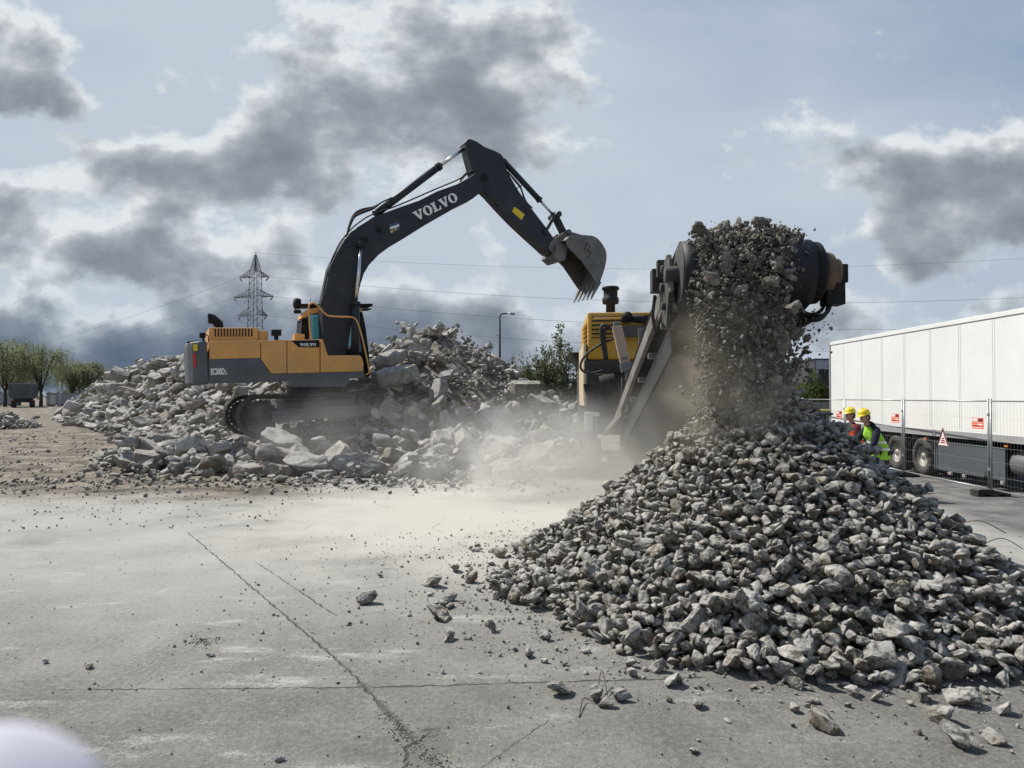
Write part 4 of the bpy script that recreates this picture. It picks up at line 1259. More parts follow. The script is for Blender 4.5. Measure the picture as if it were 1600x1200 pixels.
# --- arm
AYH = .27
arm_px = [(790, 70), (800, 58), (816, 54), (845, 65), (890, 95), (940, 114), (970, 130), (985, 152), (1000, 215), (1060, 318), (1130, 412), (1190, 490), (1230, 545), (1237, 590), (1226, 620), (1208, 630), (1188, 612), (1100, 532), (1030, 466), (960, 392), (908, 334), (880, 308), (856, 280), (832, 232), (810, 152)]
m_ = MB(); m_.prism(poly2(arm_px, -AYH), -AYH, AYH)
arm = m_.build('arm', M_BOOM, exc, .02)
m_ = MB(); m_.prism(poly2([(1036, 393), (1087, 432), (1072, 460), (1024, 418)], -AYH), -AYH - .007, -AYH - .002)
m_.build('warning_decal', M_DECY, arm)
m_ = MB()
for y_, q in ((-.2, 0), (-.05, 8)):
    m_.tube(smooth_curve([exv(*Z2(a, b), y_) for a, b in [(1000, 215), (1035, 262 - q), (1066, 300 - q), (1080, 340 - q), (1098, 372), (1128, 402)]], 4), .025, 6)
m_.build('hydraulic_hoses', M_RUBBER, arm)
m_ = MB(); m_.tube(smooth_curve([exv(*Z2(a, b), -.25) for a, b in [(1048, 302), (1078, 282), (1088, 262)]], 4), .022, 6); m_.build('short_hose', M_RUBBER, arm)
cylinder('bucket_cylinder', (978, 162), (1163, 362), (1232, 436), 0.0, .115, .055)
# --- bucket linkage
m_ = MB()
for y_ in (-.30, .30):
    m_.bar(exv(*Z2(1236, 440), y_), exv(*Z2(1190, 520), y_), .07, .13); m_.lathe([(.1, -.05), (.1, .05)], exv(*Z2(1190, 520), y_), (0, 1, 0), 14)
m_.lathe([(.115, -.38), (.115, .38)], exv(*Z2(1238, 440), 0), (0, 1, 0), 16)
m_.build('rocker_link', M_BOOM, exc, .01)
m_ = MB(); m_.bar(exv(*Z2(1238, 440), 0), exv(*Z2(1282, 530), 0), .36, .16)
m_.build('push_link', M_BOOM, exc, .02)
# --- bucket: side plates and curled shell
KY = .72
prof = [(1290, 560), (1322, 536), (1392, 536), (1440, 545), (1476, 582), (1496, 632), (1486, 704), (1456, 790)]
mouth = [(1456, 790), (1438, 764), (1372, 665), (1302, 596)]
sh = [ex(*Z2(a, b), -KY) for a, b in prof]
shc = [(p.x, p.z) for p in smooth_curve([(a, 0, b) for a, b in sh], 4)]
cen = (sum(a for a, b in shc) / len(shc), sum(b for a, b in shc) / len(shc))
inner = [(a + (cen[0] - a) * .07, b + (cen[1] - b) * .07) for a, b in shc]
m_ = MB()
ring = shc + inner[::-1]
m_.prism(ring, -KY, KY)
side = shc + [ex(*Z2(a, b), -KY) for a, b in mouth[1:]]
m_.prism(side, -KY - .02, -KY + .03); m_.prism(side, KY - .03, KY + .02)
bk = m_.build('bucket', M_STEEL, exc, .012)
m_ = MB()
L0, L1 = Vector((shc[-1][0], 0, shc[-1][1])), Vector((inner[-1][0], 0, inner[-1][1]))
tipd = exv(*Z2(1421, 846), -KY) - exv(*Z2(1450, 782), -KY); tipd.y = 0
for k in range(5):
    y_ = -KY + .06 + k * (2 * KY - .12) / 4
    bpt = L0.lerp(L1, .5) + Vector((0, y_, 0)); tp = bpt + tipd * 1.1
    px_ = Vector((tipd.z, 0, -tipd.x)).normalized() * .075; w_ = Vector((0, .10, 0))
    t2 = tp; b0 = bpt - tipd * .25
    m_.add([b0 - px_ - w_, b0 + px_ - w_, b0 + px_ + w_, b0 - px_ + w_, t2 - px_ * .2 - w_ * .35, t2 + px_ * .2 - w_ * .35, t2 + px_ * .2 + w_ * .35, t2 - px_ * .2 + w_ * .35], [(0, 1, 2, 3), (4, 7, 6, 5), (0, 4, 5, 1), (1, 5, 6, 2), (2, 6, 7, 3), (3, 7, 4, 0)])
m_.bar(L0.lerp(L1, .5) + Vector((0, -KY, 0)) - tipd * .1, L0.lerp(L1, .5) + Vector((0, KY, 0)) - tipd * .1, .09, .14)
m_.build('bucket_teeth', M_STEEL, bk, .006)
m_ = MB()
ear = poly2([(1206, 600), (1215, 570), (1255, 540), (1290, 514), (1330, 522), (1385, 538), (1330, 560), (1295, 592), (1290, 640), (1240, 640)], -.34)
m_.prism(ear, -.36, -.28); m_.prism(ear, .28, .36)
m_.lathe([(.12, -.42), (.12, .42)], exv(*Z2(1222, 604), 0), (0, 1, 0), 16); m_.lathe([(.11, -.42), (.11, .42)], exv(*Z2(1284, 530), 0), (0, 1, 0), 16)
m_.prism(poly2([(1232, 640), (1250, 585), (1295, 575), (1302, 600), (1290, 660), (1262, 668)], -.5), -.5, .5)
m_.build('bucket_bracket', M_STEEL, bk, .012)
ms = MB()
for q, (a, b) in enumerate([(1385, 610), (1398, 575), (1416, 592), (1402, 612), (1410, 632)]):
    a2, b2 = [(1398, 575), (1416, 592), (1402, 612), (1420, 628), (1400, 652)][q]
    ms.bar(exv(*Z2(a, b), -KY - .022), exv(*Z2(a2, b2), -KY - .022), .012, .035, (0, 1, 0))
ms.build('bucket_mark', M_BLACK, bk)
# ------------------------------------------------------------------ people
M_SKIN = mat_plain('skin', (0.42, 0.24, 0.17), 0.55, 0, 0.06, 8)
M_HELM = mat_plain('yellow_helmet', (0.78, 0.60, 0.02), 0.3, 0, 0.04, 5, spec=0.6)
M_HAIR = mat_plain('dark_hair', (0.015, 0.012, 0.010), 0.7, 0, 0.2, 20)
M_NAVY = mat_plain('navy_jacket', (0.012, 0.014, 0.030), 0.9, 0, 0.2, 8, bump=0.4)
M_MAROON = mat_plain('maroon_jacket', (0.085, 0.012, 0.018), 0.9, 0, 0.2, 8, bump=0.4)
M_TROUSER = mat_plain('dark_trousers', (0.03, 0.032, 0.04), 0.9, 0, 0.2, 8, bump=0.4)
M_HIVIS = mat_plain('lime_vest', (0.27, 0.56, 0.04), 0.8, 0, 0.08, 6)
M_HIVISO = mat_plain('orange_vest', (0.75, 0.11, 0.015), 0.8, 0, 0.08, 6)
M_REFL = mat_plain('reflective_tape', (0.62, 0.64, 0.60), 0.4, 0, 0.05, 6)
M_GLOVE = mat_plain('white_glove', (0.62, 0.62, 0.60), 0.9, 0, 0.12, 20, bump=0.5)
M_BOOT = mat_plain('work_boot', (0.03, 0.025, 0.02), 0.8, 0, 0.2, 10)

def skin_mesh(name, verts, edges, radii, mats, parent, root=0, sub=2):
    me = bpy.data.meshes.new(name)
    me.from_pydata([tuple(v) for v in verts], edges, [])
    o = bpy.data.objects.new(name, me)
    put(o, parent)
    sk = o.modifiers.new('skin', 'SKIN'); sk.use_smooth_shade = True; sk.branch_smoothing = 0.5
    if not me.skin_vertices:
        bm = bmesh.new(); bm.from_mesh(me); bm.verts.layers.skin.verify(); bm.to_mesh(me); bm.free()
    for i, d in enumerate(me.skin_vertices[0].data):
        r = radii[i]
        d.radius = r if isinstance(r, tuple) else (r, r)
        d.use_root = (i == root)
    ss_ = o.modifiers.new('smooth', 'SUBSURF'); ss_.levels = sub; ss_.render_levels = sub
    for m in mats: me.materials.append(m)
    return o

def ring_loft(mb, rings, n=20, smooth=True, close=True):
    """rings of (centre, half-width vector, half-depth vector)"""
    vs, fs = [], []
    for c, a, b in rings:
        for k in range(n):
            t = 6.28318 * k / n
            vs.append(Vector(c) + Vector(a) * math.cos(t) + Vector(b) * math.sin(t))
    for i in range(len(rings) - 1):
        for k in range(n):
            k2 = (k + 1) % n
            fs.append((i * n + k, i * n + k2, (i + 1) * n + k2, (i + 1) * n + k))
    if close: fs += [list(range(n))[::-1], [(len(rings) - 1) * n + k for k in range(n)]]
    mb.add(vs, fs, smooth)

def hand_chain(V, E, Rr, wrist, palm_dir, side, curl, size=1.0):
    """palm with four separate unequal fingers and a thumb leaving its side, appended to a skeleton"""
    d = Vector(palm_dir).normalized(); s = Vector(side).normalized(); nrm = d.cross(s).normalized()
    base = wrist
    w = V[wrist]
    V.append(w + d * .05 * size); E.append((base, len(V) - 1)); Rr.append((.030 * size, .020 * size)); palm = len(V) - 1
    for k, (off, ln) in enumerate(((-.030, .068), (-.010, .078), (.010, .073), (.029, .057))):
        a = V[palm] + d * .035 * size + s * off * size
        V.append(a); E.append((palm, len(V) - 1)); Rr.append(.0105 * size); p = len(V) - 1
        dirn = d.copy()
        for j in range(3):
            dirn = (dirn + nrm * curl * (.55 + .25 * j)).normalized()
            V.append(V[p] + dirn * ln * size * (.42, .33, .25)[j]); E.append((p, len(V) - 1)); Rr.append((.0095, .0088, .0075)[j] * size); p = len(V) - 1
    t = V[wrist] + d * .022 * size - s * .032 * size
    V.append(t); E.append((wrist, len(V) - 1)); Rr.append(.013 * size); p = len(V) - 1
    dirn = (d * .7 - s * .75).normalized()
    for j in range(2):
        V.append(V[p] + dirn * .032 * size); E.append((p, len(V) - 1)); Rr.append(.0105 * size); p = len(V) - 1
        dirn = (dirn + nrm * curl * .6 + s * .25).normalized()

def make_worker(name_label, loc, face_ang, lean, arms, jacket, vest_m, hood, glove, seated=False, helmet=True):
    """figure built facing +x at its feet; lean = chest shift forward"""
    t = thing('person', name_label, 'person', loc, (0, 0, face_ang))
    hip = Vector((0, 0, .93)); waist = Vector((lean * .25, 0, 1.10)); chest = Vector((lean * .65, 0, 1.30)); neck = Vector((lean, 0, 1.475))
    headb = Vector((lean + .035, 0, 1.555)); headt = Vector((lean + .055 + lean * .12, 0, 1.70))
    V = [hip, waist, chest, neck]; E = [(0, 1), (1, 2), (2, 3)]; R = [(.165, .12), (.155, .115), (.185, .125), (.065, .065)]
    def add(p, frm, r): V.append(Vector(p)); E.append((frm, len(V) - 1)); R.append(r); return len(V) - 1
    for s_ in (-1, 1):
        sh_ = add(chest + Vector((.0, s_ * .195, .10)), 2, .088)
        el, wr = arms[0 if s_ < 0 else 1]
        e_ = add(el, sh_, .068); w_ = add(wr, e_, .045)
    lega = []
    for s_ in (-1, 1):
        if seated:
            h_ = add(hip + Vector((.05, s_ * .1, -.03)), 0, .10); k_ = add(hip + Vector((.45, s_ * .13, 0.02)), h_, .07); a_ = add(hip + Vector((.50, s_ * .13, -.42)), k_, .045)
            f_ = add(hip + Vector((.66, s_ * .13, -.46)), a_, .04)
        else:
            h_ = add(hip + Vector((0, s_ * .095, -.06)), 0, .105); k_ = add((.03 - .02 * s_, s_ * .12, .50), h_, .068); a_ = add((-.03 - .03 * s_, s_ * .13, .09), k_, .045)
            f_ = add((.14 - .03 * s_, s_ * .15, .045), a_, (.045, .04))
    body = skin_mesh('body', V, E, R, [jacket], t)
    # trousers: legs of the same skeleton, a little fuller
    V2 = [hip + Vector((0, 0, .02))]; E2 = []; R2 = [(.172, .128)]
    def add2(p, f, r): V2.append(Vector(p)); E2.append((f, len(V2) - 1)); R2.append(r); return len(V2) - 1
    for s_ in (-1, 1):
        if seated:
            h_ = add2(hip + Vector((.05, s_ * .1, -.03)), 0, .112); k_ = add2(hip + Vector((.45, s_ * .13, .02)), h_, .08); add2(hip + Vector((.50, s_ * .13, -.38)), k_, .062)
        else:
            h_ = add2(hip + Vector((0, s_ * .095, -.06)), 0, .115); k_ = add2((.03 - .02 * s_, s_ * .12, .50), h_, .08); add2((-.03 - .03 * s_, s_ * .13, .10), k_, .068)
    skin_mesh('trousers', V2, E2, R2, [M_TROUSER], t)
    # head: skull, jaw, nose, ears as one mesh, chin forward
    hd = MB()
    fw = Vector((1, 0, -.06 - lean * .9)).normalized(); upv = Vector((.06 + lean * .9, 0, 1)).normalized(); sd = Vector((0, 1, 0))
    hc = headb + upv * .085
    ring_loft(hd, [(neck - Vector((0, 0, .03)), sd * .055, fw * .055), (headb - upv * .01, sd * .055, fw * .058), (hc - fw * -.022 - upv * .108, sd * .030, fw * .055), (hc + fw * .012 - upv * .085, sd * .055, fw * .082), (hc + fw * .006 - upv * .04, sd * .068, fw * .092), (hc, sd * .074, fw * .096), (hc + upv * .05, sd * .075, fw * .097), (hc + upv * .09, sd * .062, fw * .082), (hc + upv * .118, sd * .03, fw * .04)], 20)
    hd.tube([hc + fw * .088 + upv * .012, hc + fw * .108 - upv * .020, hc + fw * .112 - upv * .032, hc + fw * .088 - upv * .042], [.008, .013, .015, .008], 8)
    hd.tube([hc + fw * .084 - upv * .064 - sd * .022, hc + fw * .092 - upv * .066, hc + fw * .084 - upv * .064 + sd * .022], [.004, .007, .004], 6)
    for s_ in (-1, 1):
        hd.lathe([(.006, -.008), (.024, -.004), (.028, .004), (.02, .010)], hc - fw * .005 + sd * s_ * .076 - upv * .012, sd * s_, 12)
    hd.build('head', M_SKIN, t)
    ey = MB()
    for s_ in (-1, 1): ey.lathe([(.001, -.008), (.009, -.004), (.011, .002), (.004, .008)], hc + fw * .083 + sd * s_ * .030 + upv * .006, fw, 10)
    ey.build('eyes', M_HAIR, t)
    hr = MB()
    ring_loft(hr, [(hc - fw * .03 - upv * .075, sd * .062, fw * .062), (hc - fw * .022 - upv * .02, sd * .080, fw * .082), (hc - fw * .012 + upv * .03, sd * .082, fw * .093), (hc - fw * .004 + upv * .085, sd * .07, fw * .086)], 18)
    hr.build('hair', M_HAIR, t)
    if helmet:
        hm = MB()
        b0 = hc + upv * .048 + fw * .002
        ring_loft(hm, [(b0 + fw * .012 - upv * .004, sd * .112, fw * .150), (b0 + fw * .012 + upv * .004, sd * .114, fw * .152), (b0 + upv * .010, sd * .102, fw * .126), (b0 + upv * .05, sd * .100, fw * .122), (b0 + upv * .09, sd * .084, fw * .104), (b0 + upv * .118, sd * .055, fw * .07), (b0 + upv * .128, sd * .015, fw * .02)], 24)
        hm.tube([b0 + fw * .118 + upv * .05, b0 + fw * .08 + upv * .106, b0 + upv * .134, b0 - fw * .08 + upv * .106, b0 - fw * .118 + upv * .05], .012, 8)
        hm.build('hard_hat', M_HELM, t)
    # vest over the trunk
    ve = MB()
    def ring(c, w, d, off=0): return (c + Vector((off, 0, 0)), Vector((0, w, 0)), Vector((d, 0, 0)))
    c0, c1 = hip, chest
    lo = hip + Vector((-.005, 0, -.16))
    for mi, (za, zb_) in enumerate(((0, 1),)):
        ring_loft(ve, [ring(lo, .205, .165), ring(hip, .205, .160), ring(hip.lerp(waist, .6), .198, .152), ring(waist.lerp(chest, .35), .20, .152), ring(chest - Vector((0, 0, .04)), .208, .155), ring(chest + Vector((.01, 0, .07)), .165, .135), ring(chest.lerp(neck, .7) + Vector((-.005, 0, .015)), .10, .09)], 22, True, False)
    v_ = ve.build('vest', vest_m, t)
    tx_ = bpy.data.textures.new('cloth_folds', 'CLOUDS'); tx_.noise_scale = .10
    sb_ = v_.modifiers.new('fine', 'SUBSURF'); sb_.levels = 2; sb_.render_levels = 2
    dm_ = v_.modifiers.new('folds', 'DISPLACE'); dm_.texture = tx_; dm_.strength = .045; dm_.mid_level = .4
    v_.modifiers.new('thick', 'SOLIDIFY').thickness = .008
    tp = MB()
    for c in (hip + Vector((0, 0, .03)), waist + Vector((.005, 0, -.0))):
        ring_loft(tp, [ring(c, .212, .168), ring(c + Vector((lean * .06, 0, .05)), .210, .166)], 22, True, False)
    tp_ = tp.build('reflective_strip', M_REFL, v_); tp_.scale = (1.0, 1.03, 1.0)
    if hood:
        ho = MB(); ring_loft(ho, [(chest + Vector((-.10, 0, .08)), sd * .10, Vector((.06, 0, .03))), (neck + Vector((-.085, 0, -.02)), sd * .13, Vector((.075, 0, .05))), (neck + Vector((-.06, 0, .045)), sd * .12, Vector((.07, 0, .05))), (neck + Vector((-.03, 0, .07)), sd * .085, Vector((.055, 0, .03)))], 16)
        ho.build('hood', jacket, t)
    # hands
    for i, s_ in ((0, -1), (1, 1)):
        el, wr = Vector(arms[i][0]), Vector(arms[i][1])
        d = (wr - el).normalized()
        Vh = [wr - d * .03, wr + d * .01]; Eh = [(0, 1)]; Rh = [(.030, .030), (.027, .024)]
        hand_chain(Vh, Eh, Rh, 1, d, Vector((0, 0, 1)).cross(d) if abs(d.z) < .9 else Vector((0, s_, 0)), .55)
        skin_mesh('hand', Vh, Eh, Rh, [glove], t, 0, 1)
    if not seated:
        for s_ in (-1, 1):
            bo = MB(); c = Vector((-.03 - .03 * s_, s_ * .13, 0))
            ring_loft(bo, [(c + Vector((.06, 0, .0)), Vector((.145, 0, 0)), Vector((0, .052, 0))), (c + Vector((.06, 0, .04)), Vector((.15, 0, 0)), Vector((0, .055, 0))), (c + Vector((.05, 0, .08)), Vector((.12, 0, 0)), Vector((0, .05, 0))), (c + Vector((.005, 0, .14)), Vector((.065, 0, 0)), Vector((0, .055, 0))), (c + Vector((.0, 0, .2)), Vector((.06, 0, 0)), Vector((0, .055, 0)))], 16)
            bo.build('boot', M_BOOT, t)
    return t
make_worker('worker in yellow hard hat and lime vest over navy jacket, bending with white gloves', (7.55, 14.6, 0.02), rad(184), .26,
            (((.34, -.30, 1.12), (.52, -.22, .98)), ((.30, .27, 1.08), (.47, .16, .93))), M_NAVY, M_HIVIS, True, M_GLOVE)
make_worker('worker in yellow hard hat, maroon jacket and orange vest, standing behind the bending worker', (7.72, 16.0, 0.02), rad(176), .06,
            (((.12, -.28, 1.10), (.32, -.24, .98)), ((.10, .28, 1.08), (.30, .24, .96))), M_MAROON, M_HIVISO, False, M_GLOVE)
# the driver sits in the cab
pd_ = EXM @ Vector((exv(*Z1(1000, 690), .9)))
make_worker('driver in a dull green vest sitting behind the tinted glass of the excavator cab', pd_ - Vector((0, 0, .88)), EX_YAW, .05,
            (((.28, -.25, 1.12), (.48, -.2, 1.12)), ((.28, .25, 1.12), (.48, .2, 1.12))), M_TROUSER, mat_plain('dull_green_vest', (.10, .22, .06)), False, M_SKIN, True, False)
# what the bending worker holds: a thin rod
m_ = MB(); m_.tube([(7.04, 14.40, .98), (7.09, 14.37, .62), (7.10, 14.36, .32)], [.012, .012, .010], 6)
tag(m_.build('steel_rod', M_STEEL), 'thin grey rod held down into the stones by the worker in the lime vest', 'rod')
# ------------------------------------------------------------------ mobile crusher with its discharge conveyor
M_CRY = mat_plain('crusher_yellow', (0.50, 0.275, 0.03), 0.55, 0, 0.15, 1.5, 0.55, (0.34, 0.31, 0.26))
M_CRG = mat_plain('crusher_grey', (0.075, 0.075, 0.075), 0.7, 0, 0.3, 1.5, 0.7, (0.26, 0.25, 0.225))
M_RAIL = mat_plain('dusty_frame', (0.125, 0.118, 0.105), 0.75, 0, 0.25, 2, 0.5, (0.33, 0.31, 0.28), bump=0.3)
M_TAN = mat_plain('tan_cylinder', (0.36, 0.26, 0.19), 0.6, 0, 0.15, 2, 0.5, (0.36, 0.33, 0.29))
M_BELT = mat_plain('conveyor_rubber', (0.012, 0.013, 0.017), 0.6, 0, 0.3, 3, 0.10, (0.14, 0.13, 0.12))
M_RUSTY = mat_plain('rusty_hub', (0.16, 0.11, 0.075), 0.75, 0.2, 0.3, 4, 0.4, (0.28, 0.25, 0.21), bump=0.4)
M_CREAM = mat_plain('cream_panel', (0.52, 0.42, 0.27), 0.6, 0, 0.12, 2, 0.5, (0.38, 0.36, 0.32))
M_CRD = mat_plain('crusher_dark', (0.045, 0.044, 0.042), 0.75, 0, 0.3, 1.5, 0.35, (0.16, 0.15, 0.135), bump=0.3)
CR_O = Vector((2.80, 8.60, 0.0)); CR_A = rad(-3.5)
CRM = Matrix.Translation(CR_O) @ Matrix.Rotation(CR_A, 4, 'Z'); CRI = CRM.inverted()
def cr(px, py, yl):
    o = CRI @ EYE; d = CRI.to_3x3() @ ray(px, py)
    return o + d * ((yl - o.y) / d.y)
crs = thing('mobile_crusher', 'tracked yellow concrete crusher with raised discharge conveyor dropping stone onto the heap', 'crusher', CR_O, (0, 0, CR_A))
# --- conveyor: head drum at the origin of the frame, tail far back and low
HZ = 3.56; DR = 0.40; HW = 0.76
TAIL = Vector((0, 8.4, 1.42)); HEAD = Vector((0, 0, HZ))
cdir = (TAIL - HEAD).normalized(); cup = Vector((1, 0, 0)).cross(cdir); cup = cup if cup.z > 0 else -cup
m_ = MB(); m_.lathe([(DR - .02, -HW), (DR - .015, HW)], HEAD, (1, 0, 0), 36)
m_.build('head_drum', M_BELT, crs)
# belt loop, slightly troughed behind the drum
m_ = MB()
nb = 16
path = []
for k in range(11): path.append(HEAD + cdir * (8.6 * (1 - k / 10)) + cup * DR)
a0 = math.atan2(cup.z, cup.y)
for k in range(1, 14):
    a = a0 + math.pi * k / 14
    path.append(HEAD + Vector((0, math.cos(a), math.sin(a))) * DR)
for k in range(11): path.append(HEAD + cdir * (8.6 * k / 10) - cup * DR)
vs_, fs_ = [], []
for i, p in enumerate(path):
    tr_ = 0.13 * min(1, i_ / 3.0) if (i_ := max(0, 10 - i)) else 0
    for j in range(nb + 1):
        x = -HW + 2 * HW * j / nb
        vs_.append(p + Vector((x, 0, 0)) + cup * (tr_ * (abs(x) / HW) ** 2))
for i in range(len(path) - 1):
    for j in range(nb): fs_.append((i * (nb + 1) + j, i * (nb + 1) + j + 1, (i + 1) * (nb + 1) + j + 1, (i + 1) * (nb + 1) + j))
m_.add(vs_, fs_, True)
be = m_.build('conveyor_belt', M_BELT, crs)
be.modifiers.new('thick', 'SOLIDIFY').thickness = .022
# side frames
m_ = MB()
for s_ in (-1, 1):
    X = s_ * (HW + .10)
    a, b = HEAD + cdir * .55 + Vector((X, 0, 0)), TAIL + Vector((X, 0, 0))
    m_.bar(a - cup * .02, b - cup * .02, .07, .22, cup)
    m_.bar(HEAD + cdir * -.02 + Vector((X, 0, 0)), a + cdir * .5, .05, .42, cup)
for k in range(6):
    q = HEAD + cdir * (1.0 + 1.35 * k) - cup * .30
    m_.bar(q - Vector((HW + .1, 0, 0)), q + Vector((HW + .1, 0, 0)), .08, .08, cup)
fr_ = m_.build('conveyor_frame', M_RAIL, crs, .008)
m_ = MB()   # rubber dust skirts under the belt
for s_ in (-1, 1):
    m_.bar(HEAD + cdir * .9 + Vector((s_ * (HW - .02), 0, 0)) - cup * .52, TAIL + Vector((s_ * (HW - .02), 0, 0)) - cup * .5, .02, .36, cup)
m_.bar(HEAD + cdir * 1.2 - cup * .66, TAIL - cup * .66, 1.40, .03, cup)
m_.build('conveyor_undertray', M_BELT, crs, .004)
# left bearing and take-up gear at the head
m_ = MB()
L_ = lambda px, py, y: cr(px, py, y)
c = HEAD + Vector((-HW - .02, 0, 0))
m_.lathe([(.10, -.16), (.10, .02)], c, (1, 0, 0), 18); m_.lathe([(DR - .03, 0), (DR - .03, .02)], c + Vector((.005, 0, 0)), (1, 0, 0), 30)
m_.prism([(a, b) for a, b in [(.00, HZ - .20), (.0, HZ + .10), (.16, HZ + .28), (.5, HZ + .20), (.62, HZ - .1), (.55, HZ - .52), (.22, HZ - .62)]], -HW - .13, -HW - .07, lambda a, b, t: (t, a, b))
for (yy, zz_, r) in ((.30, .12, .05), (.38, -.1, .06), (.28, -.35, .05)):
    m_.lathe([(r, -.05), (r, .0)], Vector((-HW - .13, yy, HZ + zz_)), (1, 0, 0), 12)
m_.box(Vector((-HW - .20, .62, HZ + .02)), (.12, .22, .30)); m_.box(Vector((-HW - .16, .45, HZ + .15)), (.1, .12, .22))
m_.tube([Vector((-HW - .2, .7, HZ - .15)), Vector((-HW - .22, .78, HZ - .4)), Vector((-HW - .16, 1.0, HZ - .62))], .025, 8)
m_.build('bearing_bracket', M_CRD, crs, .01)
# right end: hub, gear motor and hoses
m_ = MB(); c = HEAD + Vector((HW + .005, 0, 0))
m_.mi = 0; m_.lathe([(DR - .02, 0), (DR - .03, .10), (DR - .12, .16), (.18, .17)], c, (1, 0, 0), 32)
m_.mi = 1; m_.lathe([(.20, .14), (.235, .15), (.25, .22), (.235, .27), (.17, .28), (.17, .36)], c, (1, 0, 0), 24)
for k in range(10):
    a = 6.2832 * k / 10; m_.lathe([(.02, .26), (.02, .30)], c + Vector((0, .2 * math.cos(a), .2 * math.sin(a))), (1, 0, 0), 6, False)
m_.mi = 0; m_.box(c + Vector((.36, .02, -.02)), (.16, .26, .22)); m_.box(c + Vector((.30, .02, -.26)), (.22, .24, .26)); m_.lathe([(.07, .42), (.07, .46)], c + Vector((0, .02, .0)), (1, 0, 0), 12)
m_.prism([(-.34, HZ - .55), (-.05, HZ - .48), (.35, HZ - .44), (.5, HZ - .2), (.62, HZ - .3), (.5, HZ - .62)], HW + .03, HW + .10, lambda a, b, t: (t, a, b))
m_.build('drive_motor', [M_BLACK, M_RUSTY], crs, .012)
m_ = MB()
for k, dz_ in enumerate((0, -.045, .03)):
    P = [(1296, 447), (1298, 470), (1292, 488), (1277, 495), (1258, 489), (1240, 476), (1226, 470)]
    m_.tube(smooth_curve([cr(a - k * 2.5, b, -.02 + .03 * k) + Vector((-.012 * k, 0, dz_)) for a, b in P], 5), .022 + .004 * (k == 0), 8)
m_.build('hydraulic_hoses', M_RUBBER, crs)
m_ = MB(); m_.tube(smooth_curve([cr(a, b, .4) for a, b in [(1218, 545), (1222, 570), (1226, 600), (1222, 628)]], 4), .022, 8)
m_.build('hanging_hose', M_RUBBER, crs)
# --- body: chassis, engine housing, guards
FY = 10.0
tl, brr = cr(918, 488, FY), cr(1050, 562, FY)
m_ = MB(); m_.box(((tl.x + brr.x) / 2, FY + 2.3, (tl.z + brr.z) / 2), (brr.x - tl.x, 4.6, tl.z - brr.z))
eh = m_.build('engine_housing', M_CRY, crs, .05, 3)
m_ = MB(); a, b = cr(924, 495, FY), cr(977, 528, FY)
m_.mi = 0; m_.box(((a.x + b.x) / 2, FY - .004, (a.z + b.z) / 2), (b.x - a.x, .02, a.z - b.z))
m_.mi = 1
for k in range(5):
    z = b.z + (a.z - b.z) * (k + .5) / 5
    m_.box(((a.x + b.x) / 2, FY - .03, z), (b.x - a.x + .02, .05, .055), Matrix.Rotation(rad(30), 3, 'X'))
for x in (a.x - .02, b.x + .02): m_.box((x, FY - .02, (a.z + b.z) / 2), (.05, .06, a.z - b.z + .1))
a, b = cr(984, 492, FY), cr(1020, 500, FY)
m_.build('louvre', [M_DARKIN, M_CRY], eh)
m_ = MB()
m_.mi = 0; m_.box((tl.x - .006, FY + 1.0, tl.z - .8), (.02, 1.4, 1.1)); m_.mi = 1
for k in range(9): m_.box((tl.x - .03, FY + 1.0, tl.z - .32 - .12 * k), (.05, 1.4, .05), Matrix.Rotation(rad(-30), 3, 'Y'))
m_.build('louvre', [M_DARKIN, M_CRY], eh)
z0 = cr(912, 632, FY).z
m_ = MB(); m_.box((tl.x - .07, FY + 1.9, (z0 + brr.z) / 2 + .2), (.06, 3.9, brr.z - z0 + .5)); m_.box((tl.x - .10, FY + .35, (z0 + brr.z) / 2 + .25), (.03, .5, brr.z - z0 + .3))
m_.build('side_cover', M_CREAM, crs, .01)
m_ = MB()
e = cr(954, 482, FY + 1.6)
m_.lathe([(.13, -.25), (.13, .12), (.22, .13), (.235, .18), (.235, .30), (.20, .32), (.20, .52), (.24, .53), (.25, .58), (.22, .62), (.10, .64)], e, (0, 0, 1), 24)
m_.build('exhaust_stack', M_BLACK, crs)
m_ = MB(); p = cr(980, 495, FY - .5); q = cr(1016, 500, FY - .5)
m_.lathe([(.125, -.1), (.125, .5)], p, (0, 1, 0), 20); m_.tube([p + Vector((0, .1, -.02)), q + Vector((0, .1, 0))], .10, 14); m_.box(q + Vector((.1, .2, 0)), (.5, .3, .26))
m_.build('intake_pipe', M_BLACK, crs)
m_ = MB(); a, b = cr(968, 509, FY - .4), cr(1030, 526, FY - .4)
m_.box(((a.x + b.x) / 2, FY - .3, (a.z + b.z) / 2), (b.x - a.x, .18, a.z - b.z))
m_.build('cross_beam', M_CRG, crs, .015)
